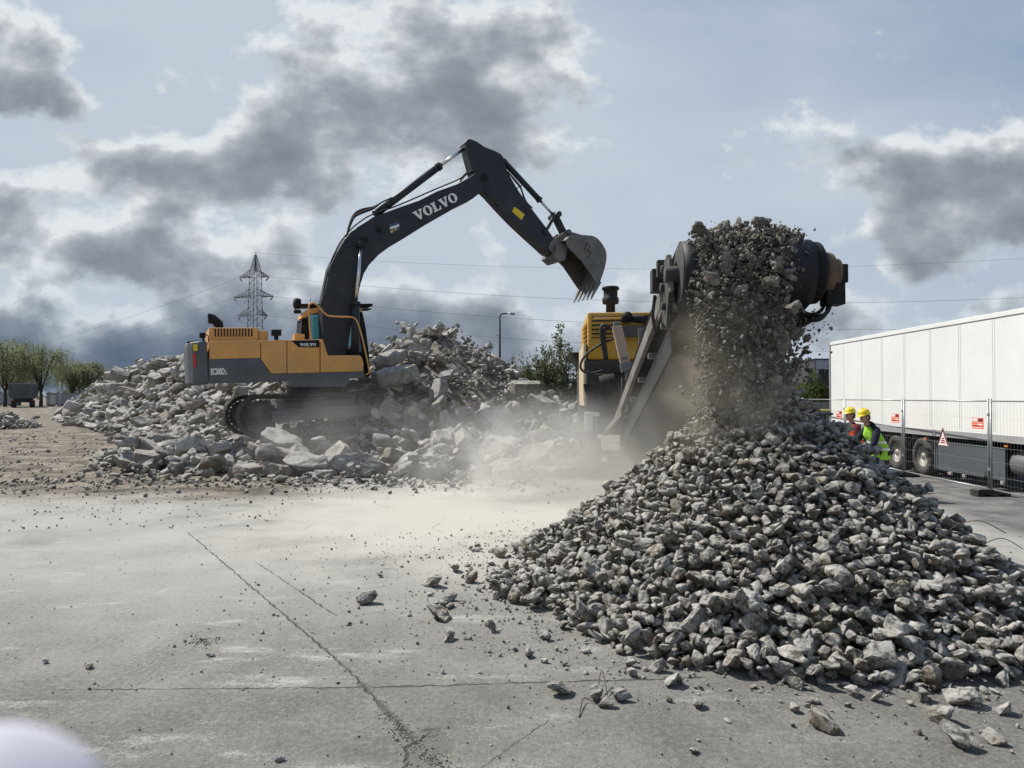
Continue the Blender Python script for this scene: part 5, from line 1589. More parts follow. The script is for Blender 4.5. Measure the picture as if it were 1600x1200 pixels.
# chassis: a long deep frame with crusher box and feed hopper behind
m_ = MB()
a, b = cr(913, 562, FY - .2), cr(1080, 690, FY - .2)
m_.box(((a.x + b.x) / 2, FY + 4.8, (a.z + .95) / 2 + .1), (b.x - a.x - .2, 9.4, a.z - 1.0))
m_.box(((a.x + b.x) / 2, FY + .05, a.z - .18), (b.x - a.x, .25, .34)); m_.box((a.x + .28, FY - .25, a.z - .75), (.5, .6, .75))
m_.box(((a.x + b.x) / 2 + .1, FY - .1, 1.25), (b.x - a.x - .4, .3, .22))
m_.build('chassis', M_CRD, crs, .03)
m_ = MB()  # rounded wheel-arch like guards seen under the housing
for (px, py, r, w) in ((950, 600, .62, .5), (985, 640, .5, .4)):
    c = cr(px, py, FY - .55)
    m_.prism([(c.x + r * math.cos(rad(t)), c.z + r * math.sin(rad(t))) for t in range(180, 361, 15)] + [(c.x + r * .8 * math.cos(rad(t)), c.z + r * .8 * math.sin(rad(t))) for t in range(360, 179, -15)], FY - .8, FY - .3)
    m_.lathe([(.24, -.2), (.26, 0), (.24, .2)], c, (1, 0, 0.2), 18)
m_.build('pulley_guard', M_BLACK, crs, .01)
m_ = MB(); cx = (a.x + b.x) / 2
def hop(z, w, y0_, y1_): return [(cx - w, y0_, z), (cx + w, y0_, z), (cx + w, y1_, z), (cx - w, y1_, z)]
m_.add(hop(2.7, 1.0, FY + 5.2, FY + 8.4) + hop(3.55, 1.6, FY + 4.9, FY + 9.2) + hop(3.55, 1.52, FY + 5.0, FY + 9.1) + hop(2.72, .95, FY + 5.3, FY + 8.3), [(0, 1, 5, 4), (1, 2, 6, 5), (2, 3, 7, 6), (3, 0, 4, 7), (4, 5, 9, 8), (5, 6, 10, 9), (6, 7, 11, 10), (7, 4, 8, 11), (8, 9, 13, 12), (9, 10, 14, 13), (10, 11, 15, 14), (11, 8, 12, 15)])
m_.build('feed_hopper', M_CRD, crs, .01)
# hydraulic lifting cylinder in tan, hoses, control box, levers
m_ = MB()
A, B, C_ = cr(964, 511, FY - 1.0), cr(978, 572, FY - 1.2), cr(984, 612, FY - 1.3)
m_.mi = 0; m_.bar(A, B, .24, .20, (0, 1, 0)); m_.mi = 1; m_.bar(B - (B - A) * .08, B + (B - A) * .14, .27, .22, (0, 1, 0)); m_.bar(B - (B - A) * .22, B - (B - A) * .14, .13, .23, (0, 1, 0)); m_.tube([B, C_], .06, 12); m_.lathe([(.10, -.12), (.10, .12)], C_, (1, 0, 0), 14)
m_.box(A + Vector((0, .1, .05)), (.16, .3, .18))
m_.build('lift_cylinder', [M_TAN, M_STEEL], crs, .012)
m_ = MB()
for P, r in (([(960, 528), (935, 540), (914, 556), (907, 572), (913, 581), (926, 583), (942, 579)], .03), ([(952, 512), (942, 508), (939, 518), (942, 540), (946, 562)], .045), ([(958, 516), (948, 512), (944, 524), (948, 562)], .045), ([(985, 600), (975, 606), (968, 615), (962, 640)], .025), ([(1010, 585), (995, 582), (984, 598), (982, 618), (992, 632)], .022), ([(936, 650), (933, 668), (930, 690), (926, 705)], .022)):
    m_.tube(smooth_curve([cr(u_, v_, FY - .75) for u_, v_ in P], 5), r, 8)
m_.build('hydraulic_hoses', M_RUBBER, crs)
m_ = MB(); a, b = cr(914, 644, FY - .7), cr(926, 674, FY - .7)
m_.box(((a.x + b.x) / 2, FY - .6, (a.z + b.z) / 2), (b.x - a.x, .25, a.z - b.z)); m_.box((b.x + .08, FY - .55, a.z - .06), (.2, .3, .1)); m_.box((a.x - .22, FY - .3, (a.z + b.z) / 2 + .1), (.10, .2, .14))
m_.build('control_box', mat_plain('pale_box', (.5, .5, .48), .6, 0, .1, 2, .5), crs, .012)
m_ = MB()
m_.bar(cr(1000, 516, FY - 1.2), cr(999, 560, FY - 1.2), .06, .06, (0, 1, 0)); m_.bar(cr(997, 516, FY - 1.2), cr(1006, 516, FY - 1.2), .08, .05, (0, 1, 0))
for u_, v_, w_, h_ in ((1003, 585, .26, .62), (1012, 550, .12, .5)): m_.box(cr(u_, v_, FY - 1.3), (w_, .06, h_), Matrix.Rotation(rad(12), 3, 'Y'))
m_.bar(cr(988, 600, FY - 1.3), cr(976, 655, FY - 1.3), .05, .07, (0, 1, 0)); m_.bar(cr(972, 590, FY - 1.1), cr(970, 640, FY - 1.1), .03, .04, (0, 1, 0))
m_.bar(cr(1030, 520, 4.5), cr(1024, 545, 4.6), .16, .12, (0, 1, 0)); m_.bar(cr(1027, 516, 4.5), cr(1031, 506, 4.5), .12, .12, (0, 1, 0))
m_.build('support_bracket', M_RAIL, crs, .01)
# supports carrying the conveyor
m_ = MB()
for s_ in (-1, 1):
    X = s_ * (HW + .12)
    m_.bar(HEAD + cdir * 6.2 + Vector((X, 0, -.3)), Vector((X * 1.1, FY + .3, 1.1)), .09, .12)
m_.build('conveyor_strut', M_RAIL, crs, .008)
# crawler tracks
tx0 = cr(923, 740, 9.2).x
for xx in (tx0, tx0 + 2.45):
    P_ = bpy.data.objects.new('track_holder', None)
    tro = make_track(crs, 0, L=3.4, Hh=.92, w=.55, n=40, fwd=0.0, rotz=0.0)
    tro.location = (xx, 9.2 + 1.7 + .46, .03); tro.rotation_euler = (0, 0, rad(90))
    bpy.data.objects.remove(P_)

# --- stones riding the belt, pouring over the drum and falling
RF = random.Random(21)
falling, debris = [], []
FALLZ = HZ + DR + .03
def fall_pos(t, xo):
    """path of a stone leaving the drum top after t seconds"""
    return Vector((xo, -1.15 * t - .12, FALLZ + .12 * math.sin(t) - 4.9 * t * t))
def cw_local(p): return CRM @ p
def rrot(): return Euler((RF.uniform(0, 6.3), RF.uniform(0, 6.3), RF.uniform(0, 6.3))).to_matrix()
for _ in range(230):     # heaped on the belt before the drum
    y_ = RF.uniform(-.25, 2.6) ; xo = RF.uniform(-.52, .66)
    if not -.54 < xo < .66: continue
    s_ = .13 * math.exp(RF.gauss(0, .4))
    top = HZ + DR - max(0, y_) * .31 + .05 + .20 * max(0, 1 - (xo / .62) ** 2) * RF.random() - (0.35 * y_ * y_ * 2 if y_ < 0 else 0)
    falling.append((Vector((xo, y_, top)), s_, 'belt'))
for _ in range(430):
    t = .64 * RF.random() ** .80
    w_ = .60 - .24 * (t / .66)
    xo = .07 + RF.uniform(-1, 1) * w_ * 1.12 * (1 if RF.random() < .7 else .6) - .26 * (t / .6)
    p = fall_pos(t, xo); p.y += RF.gauss(0, .10); p.z += RF.gauss(0, .05)
    if not -.60 < xo < .70: continue
    falling.append((p, min(.24, .075 * math.exp(RF.gauss(0, .55))), 'air'))
falling.append((cr(1178, 502, -.55), .30, 'hero')); falling.append((cr(1158, 468, -.55), .13, 'air')); falling.append((cr(1140, 412, -.5), .30, 'air')); falling.append((cr(1222, 400, -.45), .2, 'air'))
falling.append((cr(1208, 596, -.5), .20, 'white')); falling.append((cr(1246, 520, -.2), .22, 'dark')); falling.append((cr(1232, 490, -.3), .24, 'edge'))
falling.sort(key=lambda q: -q[1])
spec_lab = {'hero': 'big round pale stone in mid-air at the front of the falling stream', 'white': 'white jagged stone in mid-air low at the edge of the falling stream', 'dark': 'dark elongated stone in mid-air outside the stream below the hose loop', 'edge': 'upright grey stone in mid-air at the outer edge of the stream'}
M_FALL = rock_material('falling_concrete', (0.10, 0.090, 0.072), (0.30, 0.28, 0.24), (0.16, 0.128, 0.085), 11.0, 0.40)
FALL_ME = [rock_object_mesh('falling_stone', s_, M_FALL) for s_ in STONES]
no = 0; rest = []
for p, s_, kind in falling:
    w_ = cw_local(p); k = RF.randrange(16)
    r = dict(x=w_.x, y=w_.y, z=w_.z, R=rrot(), shape=k, size=s_)
    if kind in spec_lab:
        place_rock('falling_stone', STONE_ME[k] if kind in ('white', 'hero') else FALL_ME[k], r, spec_lab[kind], 'stone', None)
    elif no < 290:
        no += 1
        if kind == 'belt': place_rock('conveyor_stone', FALL_ME[k], r, 'grey stone riding on the load of the discharge conveyor', 'stone', 'stones on the conveyor')
        else: place_rock('falling_stone', FALL_ME[k], r, 'grey stone in mid-air in the stream pouring off the conveyor', 'stone', 'stones falling from the conveyor')
    else: rest.append(r)
for _ in range(17000):
    t = .68 * RF.random() ** .68
    w_ = .64 - .20 * (t / .62)
    xo = .02 + RF.uniform(-1, 1) * w_ * (1.0 if RF.random() < .6 else .7) - .26 * (t / .6) + RF.gauss(0, .07)
    p = fall_pos(t, xo); p.y += RF.gauss(0, .12) + .10; p.z += RF.gauss(0, .07)
    s_ = .019 * math.exp(RF.gauss(0, .6)); w2 = cw_local(p)
    rest.append(dict(x=w2.x, y=w2.y, z=w2.z, R=rrot(), shape=RF.randrange(6), size=min(s_, .09), peb=1))
for _ in range(850):    # crumbs thrown off at the far side
    q = abs(RF.gauss(0, 1))
    p = cr(1212 + abs(RF.gauss(0, 27)), RF.uniform(478, 600), RF.uniform(-.3, .5))
    w2 = cw_local(p); s_ = .033 * math.exp(RF.gauss(0, .5))
    rest.append(dict(x=w2.x, y=w2.y, z=w2.z, R=rrot(), shape=RF.randrange(6), size=min(s_, .10), peb=1))
for _ in range(2600):   # crumbs on the load itself
    y_ = RF.uniform(-.2, 2.4); xo = RF.uniform(-.56, .70)
    if not -.58 < xo < .68: continue
    top = HZ + DR - max(0, y_) * .31 + .02 + .16 * max(0, 1 - (xo / .66) ** 2) * RF.random() - (0.7 * y_ * y_ if y_ < 0 else 0)
    w2 = cw_local(Vector((xo, y_, top))); s_ = .035 * math.exp(RF.gauss(0, .5))
    rest.append(dict(x=w2.x, y=w2.y, z=w2.z, R=rrot(), shape=RF.randrange(6), size=min(s_, .1), peb=1))
big = [r for r in rest if 'peb' not in r]; pebs = [r for r in rest if 'peb' in r]
PEB2 = [stone_shape(520 + k, 1) for k in range(6)]
for r in big: r['shape'] = r['shape'] % 6
tag(joined('falling_debris', pebs + big, PEB2, M_FALL), 'shower of crumbs and small stones pouring off the conveyor', None, None, 'stuff')
# ------------------------------------------------------------------ white box trailer
M_TRW = mat_plain('trailer_white', (0.68, 0.69, 0.67), 0.45, 0, 0.05, 0.7, 0.22, (0.55, 0.55, 0.52), bump=0.06)
M_TRG = mat_plain('trailer_rail', (0.36, 0.37, 0.37), 0.5, 0.3, 0.1, 2)
M_SKIRT = mat_plain('side_skirt', (0.075, 0.088, 0.098), 0.5, 0, 0.1, 1)
M_CHAS = mat_plain('chassis_black', (0.02, 0.02, 0.021), 0.7, 0, 0.2, 2)
M_TYRE = mat_plain('tyre', (0.035, 0.034, 0.033), 0.85, 0, 0.2, 4, 0.5, (0.17, 0.16, 0.15), bump=0.3)
M_RIM = mat_plain('wheel_rim', (0.36, 0.35, 0.33), 0.5, 0.6, 0.2, 4, 0.3)
M_ORL = mat_plain('orange_lamp', (0.65, 0.20, 0.06), 0.3, 0, 0.05)
M_TANK = mat_plain('air_tank', (0.20, 0.205, 0.21), 0.4, 0.5, 0.1, 2)
TX0, TY0, TY1 = 10.78, 24.3, 10.7      # near side, rear end, front end
TW = 2.55; TZ0, TZ1 = 1.10, 3.93
trl = thing('box_trailer', 'long white refrigerated box trailer standing behind the wire fence', 'trailer', (TX0 + TW / 2, (TY0 + TY1) / 2, 0), (0, 0, rad(-0.9)))
HL = (TY0 - TY1) / 2; HWT = TW / 2
m_ = MB(); m_.box((0, 0, (TZ0 + TZ1) / 2), (TW, 2 * HL, TZ1 - TZ0))
bx = m_.build('box_body', M_TRW, trl, .02, 2)
m_ = MB()
for k in range(1, 11):
    y = HL - 2 * HL * k / 11 + .2
    for dy in ((0,) if k < 3 else (-.035, .035)):
        m_.box((-HWT - .002, y + dy, (TZ0 + TZ1) / 2 + .05), (.006, .008, TZ1 - TZ0 - .30))
m_.build('panel_seam', mat_plain('seam_grey', (.60, .605, .59), .5), bx)
m_ = MB()
m_.box((-HWT - .008, 0, TZ1 - .05), (.03, 2 * HL + .02, .10)); m_.box((0, 0, TZ1 + .004), (TW + .03, 2 * HL + .02, .012))
m_.build('roof_rail', M_TRW, bx, .006)
m_ = MB(); m_.box((-HWT - .010, 0, TZ0 + .05), (.03, 2 * HL + .02, .17)); m_.box((-HWT - .014, 0, TZ0 - .02), (.035, 2 * HL, .02))
m_.build('side_rail', M_TRG, bx, .006)
m_ = MB()
m_.box((-HWT - .006, HL - .02, (TZ0 + TZ1) / 2), (.05, .06, TZ1 - TZ0 + .04)); m_.box((0, HL + .03, (TZ0 + TZ1) / 2), (TW, .05, TZ1 - TZ0))
for x in (-.9, -.35, .35, .9): m_.tube([(x, HL + .08, TZ0 + .1), (x, HL + .08, TZ1 - .1)], .02, 8)
m_.build('rear_door', M_TRG, trl, .008)
m_ = MB()
for x in (-.45, .45): m_.box((x, 0, TZ0 - .26), (.12, 2 * HL - .6, .36))
for k in range(12): m_.box((0, -HL + .8 + k * 1.1, TZ0 - .2), (2.2, .10, .16))
m_.box((0, HL - .05, .62), (2.4, .12, .16)); m_.box((0, HL - .1, .85), (.3, .2, .5))
m_.build('chassis', M_CHAS, trl, .01)
for q, yw in enumerate((21.45, 20.12, 18.80)):
    for s_ in (-1, 1):
        y = yw - (TY0 + TY1) / 2
        x = s_ * (HWT - .20)
        ax = Vector((s_, 0, 0)); c = Vector((x, y, .50))
        m_ = MB(); m_.lathe([(.29, -.19), (.42, -.19), (.48, -.16), (.50, -.10), (.50, .10), (.48, .16), (.42, .19), (.30, .185), (.285, .10), (.285, -.10)], c, ax, 40)
        for k in range(44):
            a = 6.2832 * k / 44
            m_.box(c + Vector((0, .5 * math.cos(a), .5 * math.sin(a))), (.26, .03, .012), Matrix.Rotation(a - math.pi / 2, 3, 'X'))
        wh = m_.build('wheel', M_TYRE, trl)
        m_ = MB(); m_.lathe([(.285, .14), (.27, .15), (.24, .08), (.22, .0), (.12, .01), (.11, .10), (.085, .15), (.02, .16)], c, ax, 30)
        for k in range(10):
            a = 6.2832 * k / 10; m_.lathe([(.018, 0), (.018, .05)], c + Vector((0, .17 * math.cos(a), .17 * math.sin(a))), ax, 6, False)
        for k in range(8):
            a = 6.2832 * (k + .5) / 8; 
        rm = m_.build('wheel_rim', M_RIM, wh)
        m_ = MB()
        for k in range(10):
            a = 6.2832 * (k + .5) / 10; m_.lathe([(.028, .078), (.028, .085)], c + Vector((0, .232 * math.cos(a), .232 * math.sin(a))), ax, 8, False)
        m_.build('rim_hole', M_DARKIN, wh)
        m_ = MB()
        pr = [(y + .60 * math.cos(rad(t)), .52 + .60 * math.sin(rad(t))) for t in range(20, 161, 10)]
        pr += [(y + .58 * math.cos(rad(t)), .52 + .58 * math.sin(rad(t))) for t in range(160, 19, -10)]
        m_.prism(pr, x - .2, x + .2, lambda a, b, t: (t, a, b))
        m_.build('mudguard', M_CHAS, trl)
def ty(px, X=10.86): return X * F / (px - 800) - (TY0 + TY1) / 2
m_ = MB(); a, b = ty(1462), ty(1577)
m_.box((-HWT + .03, (a + b) / 2, .585), (.03, a - b, .72)); m_.box((-HWT + .015, (a + b) / 2, .93), (.02, a - b, .03))
m_.build('side_skirt', M_SKIRT, trl, .008)
for px in (1490, 1512, 1574):
    m_ = MB(); m_.box((-HWT + .0, ty(px), .19), (.05, .10, .07)); m_.build('skirt_bracket', M_TRG, trl)
for px, z in ((1450, .98), (1581, 1.0), (1488, .19)):
    m_ = MB(); m_.box((-HWT - .005, ty(px), z), (.03, .11, .045)); m_.build('marker_lamp', M_ORL, trl, .006)
m_ = MB(); a, b = ty(1579), ty(1640)
m_.lathe([(.05, 0), (.27, .04), (.28, .1), (.28, a - b - .1), (.27, a - b - .04), (.05, a - b)], (-HWT + .32, b, .62), (0, 1, 0), 24)
m_.build('air_tank', M_TANK, trl)
m_ = MB()
for s_ in (-1, 1):
    m_.box((s_ * .85, -HL + 2.6, .62), (.12, .12, .9)); m_.box((s_ * .85, -HL + 2.6, .08), (.3, .3, .05))
m_.build('landing_leg', M_CHAS, trl, .008)

# ------------------------------------------------------------------ wire site fence
M_GALV = mat_plain('galvanised_tube', (0.30, 0.31, 0.32), 0.45, 0.6, 0.12, 3)
M_WIRE = mat_plain('galvanised_wire', (0.42, 0.43, 0.43), 0.45, 0.5, 0.1, 3)
M_FOOT = mat_plain('black_foot', (0.022, 0.022, 0.022), 0.85, 0, 0.2, 3, 0.3, bump=0.3)
FENCE = [(9.66, 7.7), (9.83, 11.3), (10.0, 14.9), (10.17, 18.5), (10.34, 22.1), (10.50, 25.7), (10.66, 29.3), (10.82, 32.9)]
FTOP = 2.00
fdir = (Vector((*FENCE[1], 0)) - Vector((*FENCE[0], 0))).normalized()
where_f = ['nearest the lens, running out of the picture', 'whose sign is seen beside the second post pair from the edge', 'in front of the trailer skirt, with the triangle sign', 'beside the two workers, before the trailer wheels', 'at the rear corner of the trailer', 'beyond the trailer, below the green bush', 'farthest along the fence, behind the heap top']
M_SGN = mat_plain('sign_orange', (0.72, 0.10, 0.03), 0.5, 0, 0.05)
M_SGW = mat_plain('sign_white', (0.75, 0.68, 0.64), 0.5, 0, 0.03)
M_SGD = mat_plain('sign_dark', (0.16, 0.02, 0.015), 0.5, 0, 0.03)
for i in range(len(FENCE) - 1):
    a, b = Vector((*FENCE[i], 0)), Vector((*FENCE[i + 1], 0))
    d = (b - a).normalized(); L = (b - a).length
    t = thing('wire_fence', ['grey wire fence panel ' + w for w in where_f][i], 'fence', a, (0, 0, math.atan2(d.y, d.x)), 'wire fence panels')
    m_ = MB()
    for x in (.045, L - .045): m_.tube([(x, 0, .06), (x, 0, FTOP + .03)], .021, 10)
    m_.tube([(.045, 0, FTOP - .02), (L - .045, 0, FTOP - .02)], .016, 8); m_.tube([(.045, 0, .14), (L - .045, 0, .14)], .016, 8)
    m_.build('frame', M_GALV, t)
    m_ = MB()
    nw = 34
    for k in range(1, nw):
        x = .045 + (L - .09) * k / nw; m_.tube([(x, 0, .14), (x, 0, FTOP - .02)], .0013, 3, False)
    for z in (.42, .72, 1.02, 1.32, 1.62): m_.tube([(.045, .004, z), (L - .045, .004, z)], .0018, 3, False)
    m_.build('wire_mesh', M_WIRE, t)
    m_ = MB(); 
    for z in (.55, 1.70): m_.box((0, 0, z), (.10, .05, .06))
    m_.build('clamp', M_GALV, t, .004)
for i in range(1, len(FENCE)):
    a = FENCE[i]
    lab = {1: 'black block foot of the fence nearest the lens', 2: 'black block fence foot standing clear on the asphalt beside the trailer skirt', 3: 'black block fence foot half hidden by the heap before the trailer wheels', 4: 'black block fence foot behind the two workers', 5: 'black block fence foot under the rear corner of the trailer', 6: 'black block fence foot below the green bush', 7: 'black block fence foot farthest away behind the heap'}[i]
    m_ = MB()
    prof_ = [(-.36, 0), (-.36, .13), (-.30, .145), (.30, .145), (.36, .13), (.36, 0), (.24, 0), (.22, .03), (.10, .03), (.08, 0), (-.08, 0), (-.10, .03), (-.22, .03), (-.24, 0)]
    m_.prism(prof_, -.12, .12)
    for x in (-.16, .16): m_.box((x, -.121, .085), (.10, .006, .04))
    o = m_.build('ballast_block', M_FOOT, None, .012)
    o.location = (a[0], a[1], .005); o.rotation_euler = (0, 0, rad(4))
    tag(o, lab, 'fence block', 'fence blocks')
for i, lab in ((1, 'orange sign on the fence panel before the trailer skirt, nearest of the three'), (2, 'orange sign on the fence panel between the workers and the trailer wheels'), (3, 'smallest orange sign, on the fence at the rear corner of the trailer')):
    a, b = Vector((*FENCE[i + 1], 0)), Vector((*FENCE[i + 2], 0))
    d = (b - a).normalized()
    c = a + d * .38 + Vector((-.02, 0, 1.50))
    t = thing('fence_sign', lab, 'sign', c, (0, 0, math.atan2(d.y, d.x) + math.pi), 'signs on the wire fence')
    W_, H_ = .40, .23
    m_ = MB(); m_.box((0, .0, 0), (W_, .006, H_)); m_.build('plate', M_SGN, t)
    m_ = MB()
    m_.mi = 0; m_.box((-.085, -.005, .074), (.19, .004, .060)); m_.box((.09, -.005, -.022), (.17, .004, .032)); m_.box((-.09, -.005, -.024), (.15, .004, .010)); m_.box((-.0, -.005, .022), (.37, .004, .008))
    m_.box((0, -.005, -.085), (.36, .004, .014))
    m_.mi = 1; m_.box((.10, -.005, .074), (.15, .004, .060)); m_.box((-.06, -.005, -.055), (.24, .004, .016))
    m_.build('printing', [M_SGW, M_SGD], t)
# warning triangle tied to the panel in front of the skirt
a, b = Vector((*FENCE[2], 0)), Vector((*FENCE[3], 0)); d = (b - a).normalized()
pt = a + d * 1.72
c = Vector((pt.x - .02, pt.y, 1.08))
t = thing('warning_sign', 'white triangular warning sign with dark red border hung on the wire fence', 'sign', c, (0, 0, math.atan2(d.y, d.x) + math.pi))
m_ = MB()
m_.prism([(-.23, -.14), (.23, -.14), (0, .28)], -.003, .003); m_.build('plate', mat_plain('sign_pink_white', (.72, .60, .60), .5), t)
m_ = MB()
Tq = [(-.23, -.14), (.23, -.14), (0, .28)]; Ti = [(-.165, -.105), (.165, -.105), (0, .195)]
for k in range(3):
    if k == 0: continue
    k2 = (k + 1) % 3
    m_.prism([Tq[k], Tq[k2], Ti[k2], Ti[k]], -.007, -.003)
m_.build('border', mat_plain('sign_border', (.12, .02, .02), .5), t)
m_ = MB()
for q, (w_, z) in enumerate(((.10, .02), (.15, -.03), (.18, -.075))):
    for k in range(4): m_.box((-w_ / 2 + w_ * (k + .5) / 4, -.005, z), (w_ / 5.2, .004, .026))
m_.build('lettering', M_SGD, t)
# ------------------------------------------------------------------ pylon and lines
M_PYL = mat_plain('pylon_steel', (0.10, 0.11, 0.125), 0.6, 0.3, 0.15, 0.3)
M_LINE = mat_plain('power_line', (0.06, 0.065, 0.075), 0.6)
PD = 170.0
pb = at(398, 620, PD); pb.z = 0
ROTP = rad(-12)
pyl = thing('electricity_pylon', 'tall grey lattice electricity pylon with three pairs of arms, rising behind the excavator', 'pylon', pb, (0, 0, ROTP))
def pz(y): return EYE.z + (620 - y) * PD / F
def pw(z):
    top = pz(395)
    return float(np.interp(z, [0, pz(510), pz(424), top - .6, top], [2.6, 1.25, .95, .18, .14]))
def pyl_tube(mb, a, b, r): mb.tube([a, b], r, 4, False, False)
m_ = MB()
levels = list(np.linspace(0, pz(510), 6)) + list(np.linspace(pz(510), pz(424), 10))[1:] + list(np.linspace(pz(424), pz(395) - .4, 8))[1:]
cs = lambda z: [Vector((sx * pw(z), sy * pw(z), z)) for sx, sy in ((-1, -1), (1, -1), (1, 1), (-1, 1))]
for z0_, z1_ in zip(levels, levels[1:]):
    A, B = cs(z0_), cs(z1_)
    for k in range(4):
        k2 = (k + 1) % 4
        pyl_tube(m_, A[k], B[k], .085); pyl_tube(m_, A[k], B[k2], .030); pyl_tube(m_, A[k2], B[k], .030); pyl_tube(m_, B[k], B[k2], .030)
m_.tube([Vector((0, 0, pz(424))), Vector((0, 0, pz(393)))], .12, 5)
m_.build('lattice_tower', M_PYL, pyl)
ARMS = [(432, 4.9, 3.4, 421, 436), (462, 5.8, 4.6, 452, 467), (492, 4.9, 3.2, 485, 496)]
tips = []
ext = [(370, 421), (360, 428), (367, 418)]
for k, (yl, yr) in enumerate(((430, 436), (461, 467), (491, 496))):
    zc = pz((yl + yr) / 2 - 1)
    for s_, px in ((-1, ext[k][0]), (1, ext[k][1])):
        L = abs(px - 398) * PD / F / math.cos(ROTP)
        m_ = MB(); w0 = pw(zc)
        tip = Vector((s_ * L, 0, zc - .1))
        for sy in (-1, 1):
            pyl_tube(m_, (s_ * w0, sy * w0, zc), tip, .09); pyl_tube(m_, (s_ * w0, sy * w0, zc + 1.55), tip + Vector((0, 0, .15)), .06)
            for q in range(1, 5):
                t0, t1 = (q - 1) / 5, q / 5
                lo0 = Vector((s_ * w0, sy * w0, zc)).lerp(tip, t1); hi0 = Vector((s_ * w0, sy * w0, zc + 1.55)).lerp(tip, t0); hi1 = Vector((s_ * w0, sy * w0, zc + 1.55)).lerp(tip, t1)
                pyl_tube(m_, lo0, hi0, .045); pyl_tube(m_, lo0, hi1, .045)
        a_ = m_.build('cross_arm', M_PYL, pyl)
        m_ = MB(); m_.lathe([(.05, -1.5), (.15, -1.3), (.15, -.2), (.05, 0)], tip, (s_ * .45, -.2 * s_, .35), 8)
        if s_ < 0: m_.tube(smooth_curve([tip + Vector((.1, 0, -.1)), tip + Vector((1.4, 0, -1.6)), tip + Vector((3.0, 0, -1.5)), tip + Vector((3.9, 0, -.6))], 4), .03, 4)
        m_.build('insulator', M_PYL, a_)
        tips.append(Matrix.Translation(pb) @ Matrix.Rotation(ROTP, 4, 'Z') @ tip)
top = Matrix.Translation(pb) @ Vector((0, 0, pz(394)))
def cable(A, B, sag, lab, r):
    P = []
    for k in range(41):
        t = k / 40; p = A.lerp(B, t); p.z -= sag * 4 * t * (1 - t); P.append(p)
    m_ = MB(); m_.tube(P, r, 4, False)
    tag(m_.build('power_cable', M_LINE), lab, 'power line', 'power lines of the pylon')
cable(top, at(2000, 372, 150), 5.2, 'topmost thin earth wire running from the pylon tip across the sky above the crusher', .022)
cable(tips[1], at(2000, 438, 150), 5.6, 'power line from the upper arm of the pylon, passing just behind the exhaust stack', .030)
cable(tips[3], at(2000, 492, 150), 5.2, 'power line from the middle arm of the pylon, passing above the street lamp', .030)
cable(tips[5], at(2000, 530, 150), 5.2, 'power line from the lowest arm of the pylon, passing low above the flowering shrubs', .030)
cable(tips[0], at(-70, 560, 420), 4.0, 'power line falling away from the upper arm of the pylon over the willows', .034)
cable(tips[2], at(-90, 580, 420), 4.0, 'power line falling away from the middle arm of the pylon over the willows', .034)
cable(tips[4], at(-120, 602, 420), 3.0, 'power line falling away from the lowest arm of the pylon over the rubble', .034)

# ------------------------------------------------------------------ street lamp
M_LAMP = mat_plain('lamp_post', (0.016, 0.018, 0.022), 0.75, 0.0, 0.2, spec=.15)
LD = 58.0
lb = at(781, 620, LD); lb.z = 0
lm = thing('street_lamp', 'tall dark street lamp with a curved arm, standing behind the rubble ridge', 'street lamp', lb)
zt_ = at(782, 490, LD).z
m_ = MB(); m_.tube([(0, 0, 0), (0, 0, zt_ * .3), (0, 0, zt_ - .55)], [.13, .10, .075], 10)
m_.tube(smooth_curve([(0, 0, zt_ - .6), (.02, 0, zt_ - .25), (.14, 0, zt_ - .05), (.4, 0, zt_), (.75, 0, zt_ + .02)], 5), .05, 8)
m_.box((-.16, 0, zt_ * .80), (.2, .05, .030)); m_.build('pole', M_LAMP, lm)
m_ = MB(); ring_loft(m_, [(Vector((.62, 0, zt_ + .02)), Vector((0, .06, 0)), Vector((0, 0, .030))), (Vector((.85, 0, zt_ + .01)), Vector((0, .14, 0)), Vector((0, 0, .09))), (Vector((1.1, 0, zt_ - .03)), Vector((0, .17, 0)), Vector((0, 0, .11))), (Vector((1.27, 0, zt_ - .03)), Vector((0, .08, 0)), Vector((0, 0, .06)))], 14)
m_.build('lamp_head', M_GALV, lm)

# ------------------------------------------------------------------ trees and shrubs
def leaf_mat(name, a, b_, trans=0.3):
    m, N, b = new_mat(name)
    g = N.n('ShaderNodeNewGeometry'); r = g.outputs['Random Per Island']
    c = N.mix(r, a, b_)
    big = N.noise(g.outputs['Position'], 0.45, 3)
    c = N.mix(N.ss(big, .35, .65), N.n('ShaderNodeVectorMath', {0: c, 'Scale': .62}, operation='SCALE').outputs[0], c)
    setcol(N, b, 'Base Color', c); b.inputs['Roughness'].default_value = .7; b.inputs['Specular IOR Level'].default_value = .2
    tl_ = N.n('ShaderNodeBsdfTranslucent', {0: c})
    mx = N.n('ShaderNodeMixShader', {0: trans, 1: b.outputs[0], 2: tl_.outputs[0]})
    N.t.links.new(mx.outputs[0], N.t.nodes['Material Output'].inputs[0])
    return m
M_BARK = mat_plain('bark', (0.055, 0.045, 0.036), 0.95, 0, 0.3, 3)
M_WIL = leaf_mat('willow_leaves', (0.17, 0.20, 0.11), (0.28, 0.30, 0.175), .6)
M_GRN = leaf_mat('bush_leaves', (0.065, 0.115, 0.018), (0.15, 0.20, 0.03))
M_OLV = leaf_mat('olive_leaves', (0.085, 0.10, 0.045), (0.17, 0.185, 0.09))
M_PAL = leaf_mat('pale_leaves', (0.16, 0.17, 0.11), (0.28, 0.28, 0.20))
M_BLO = leaf_mat('white_blossom', (0.60, 0.60, 0.56), (0.75, 0.75, 0.72))

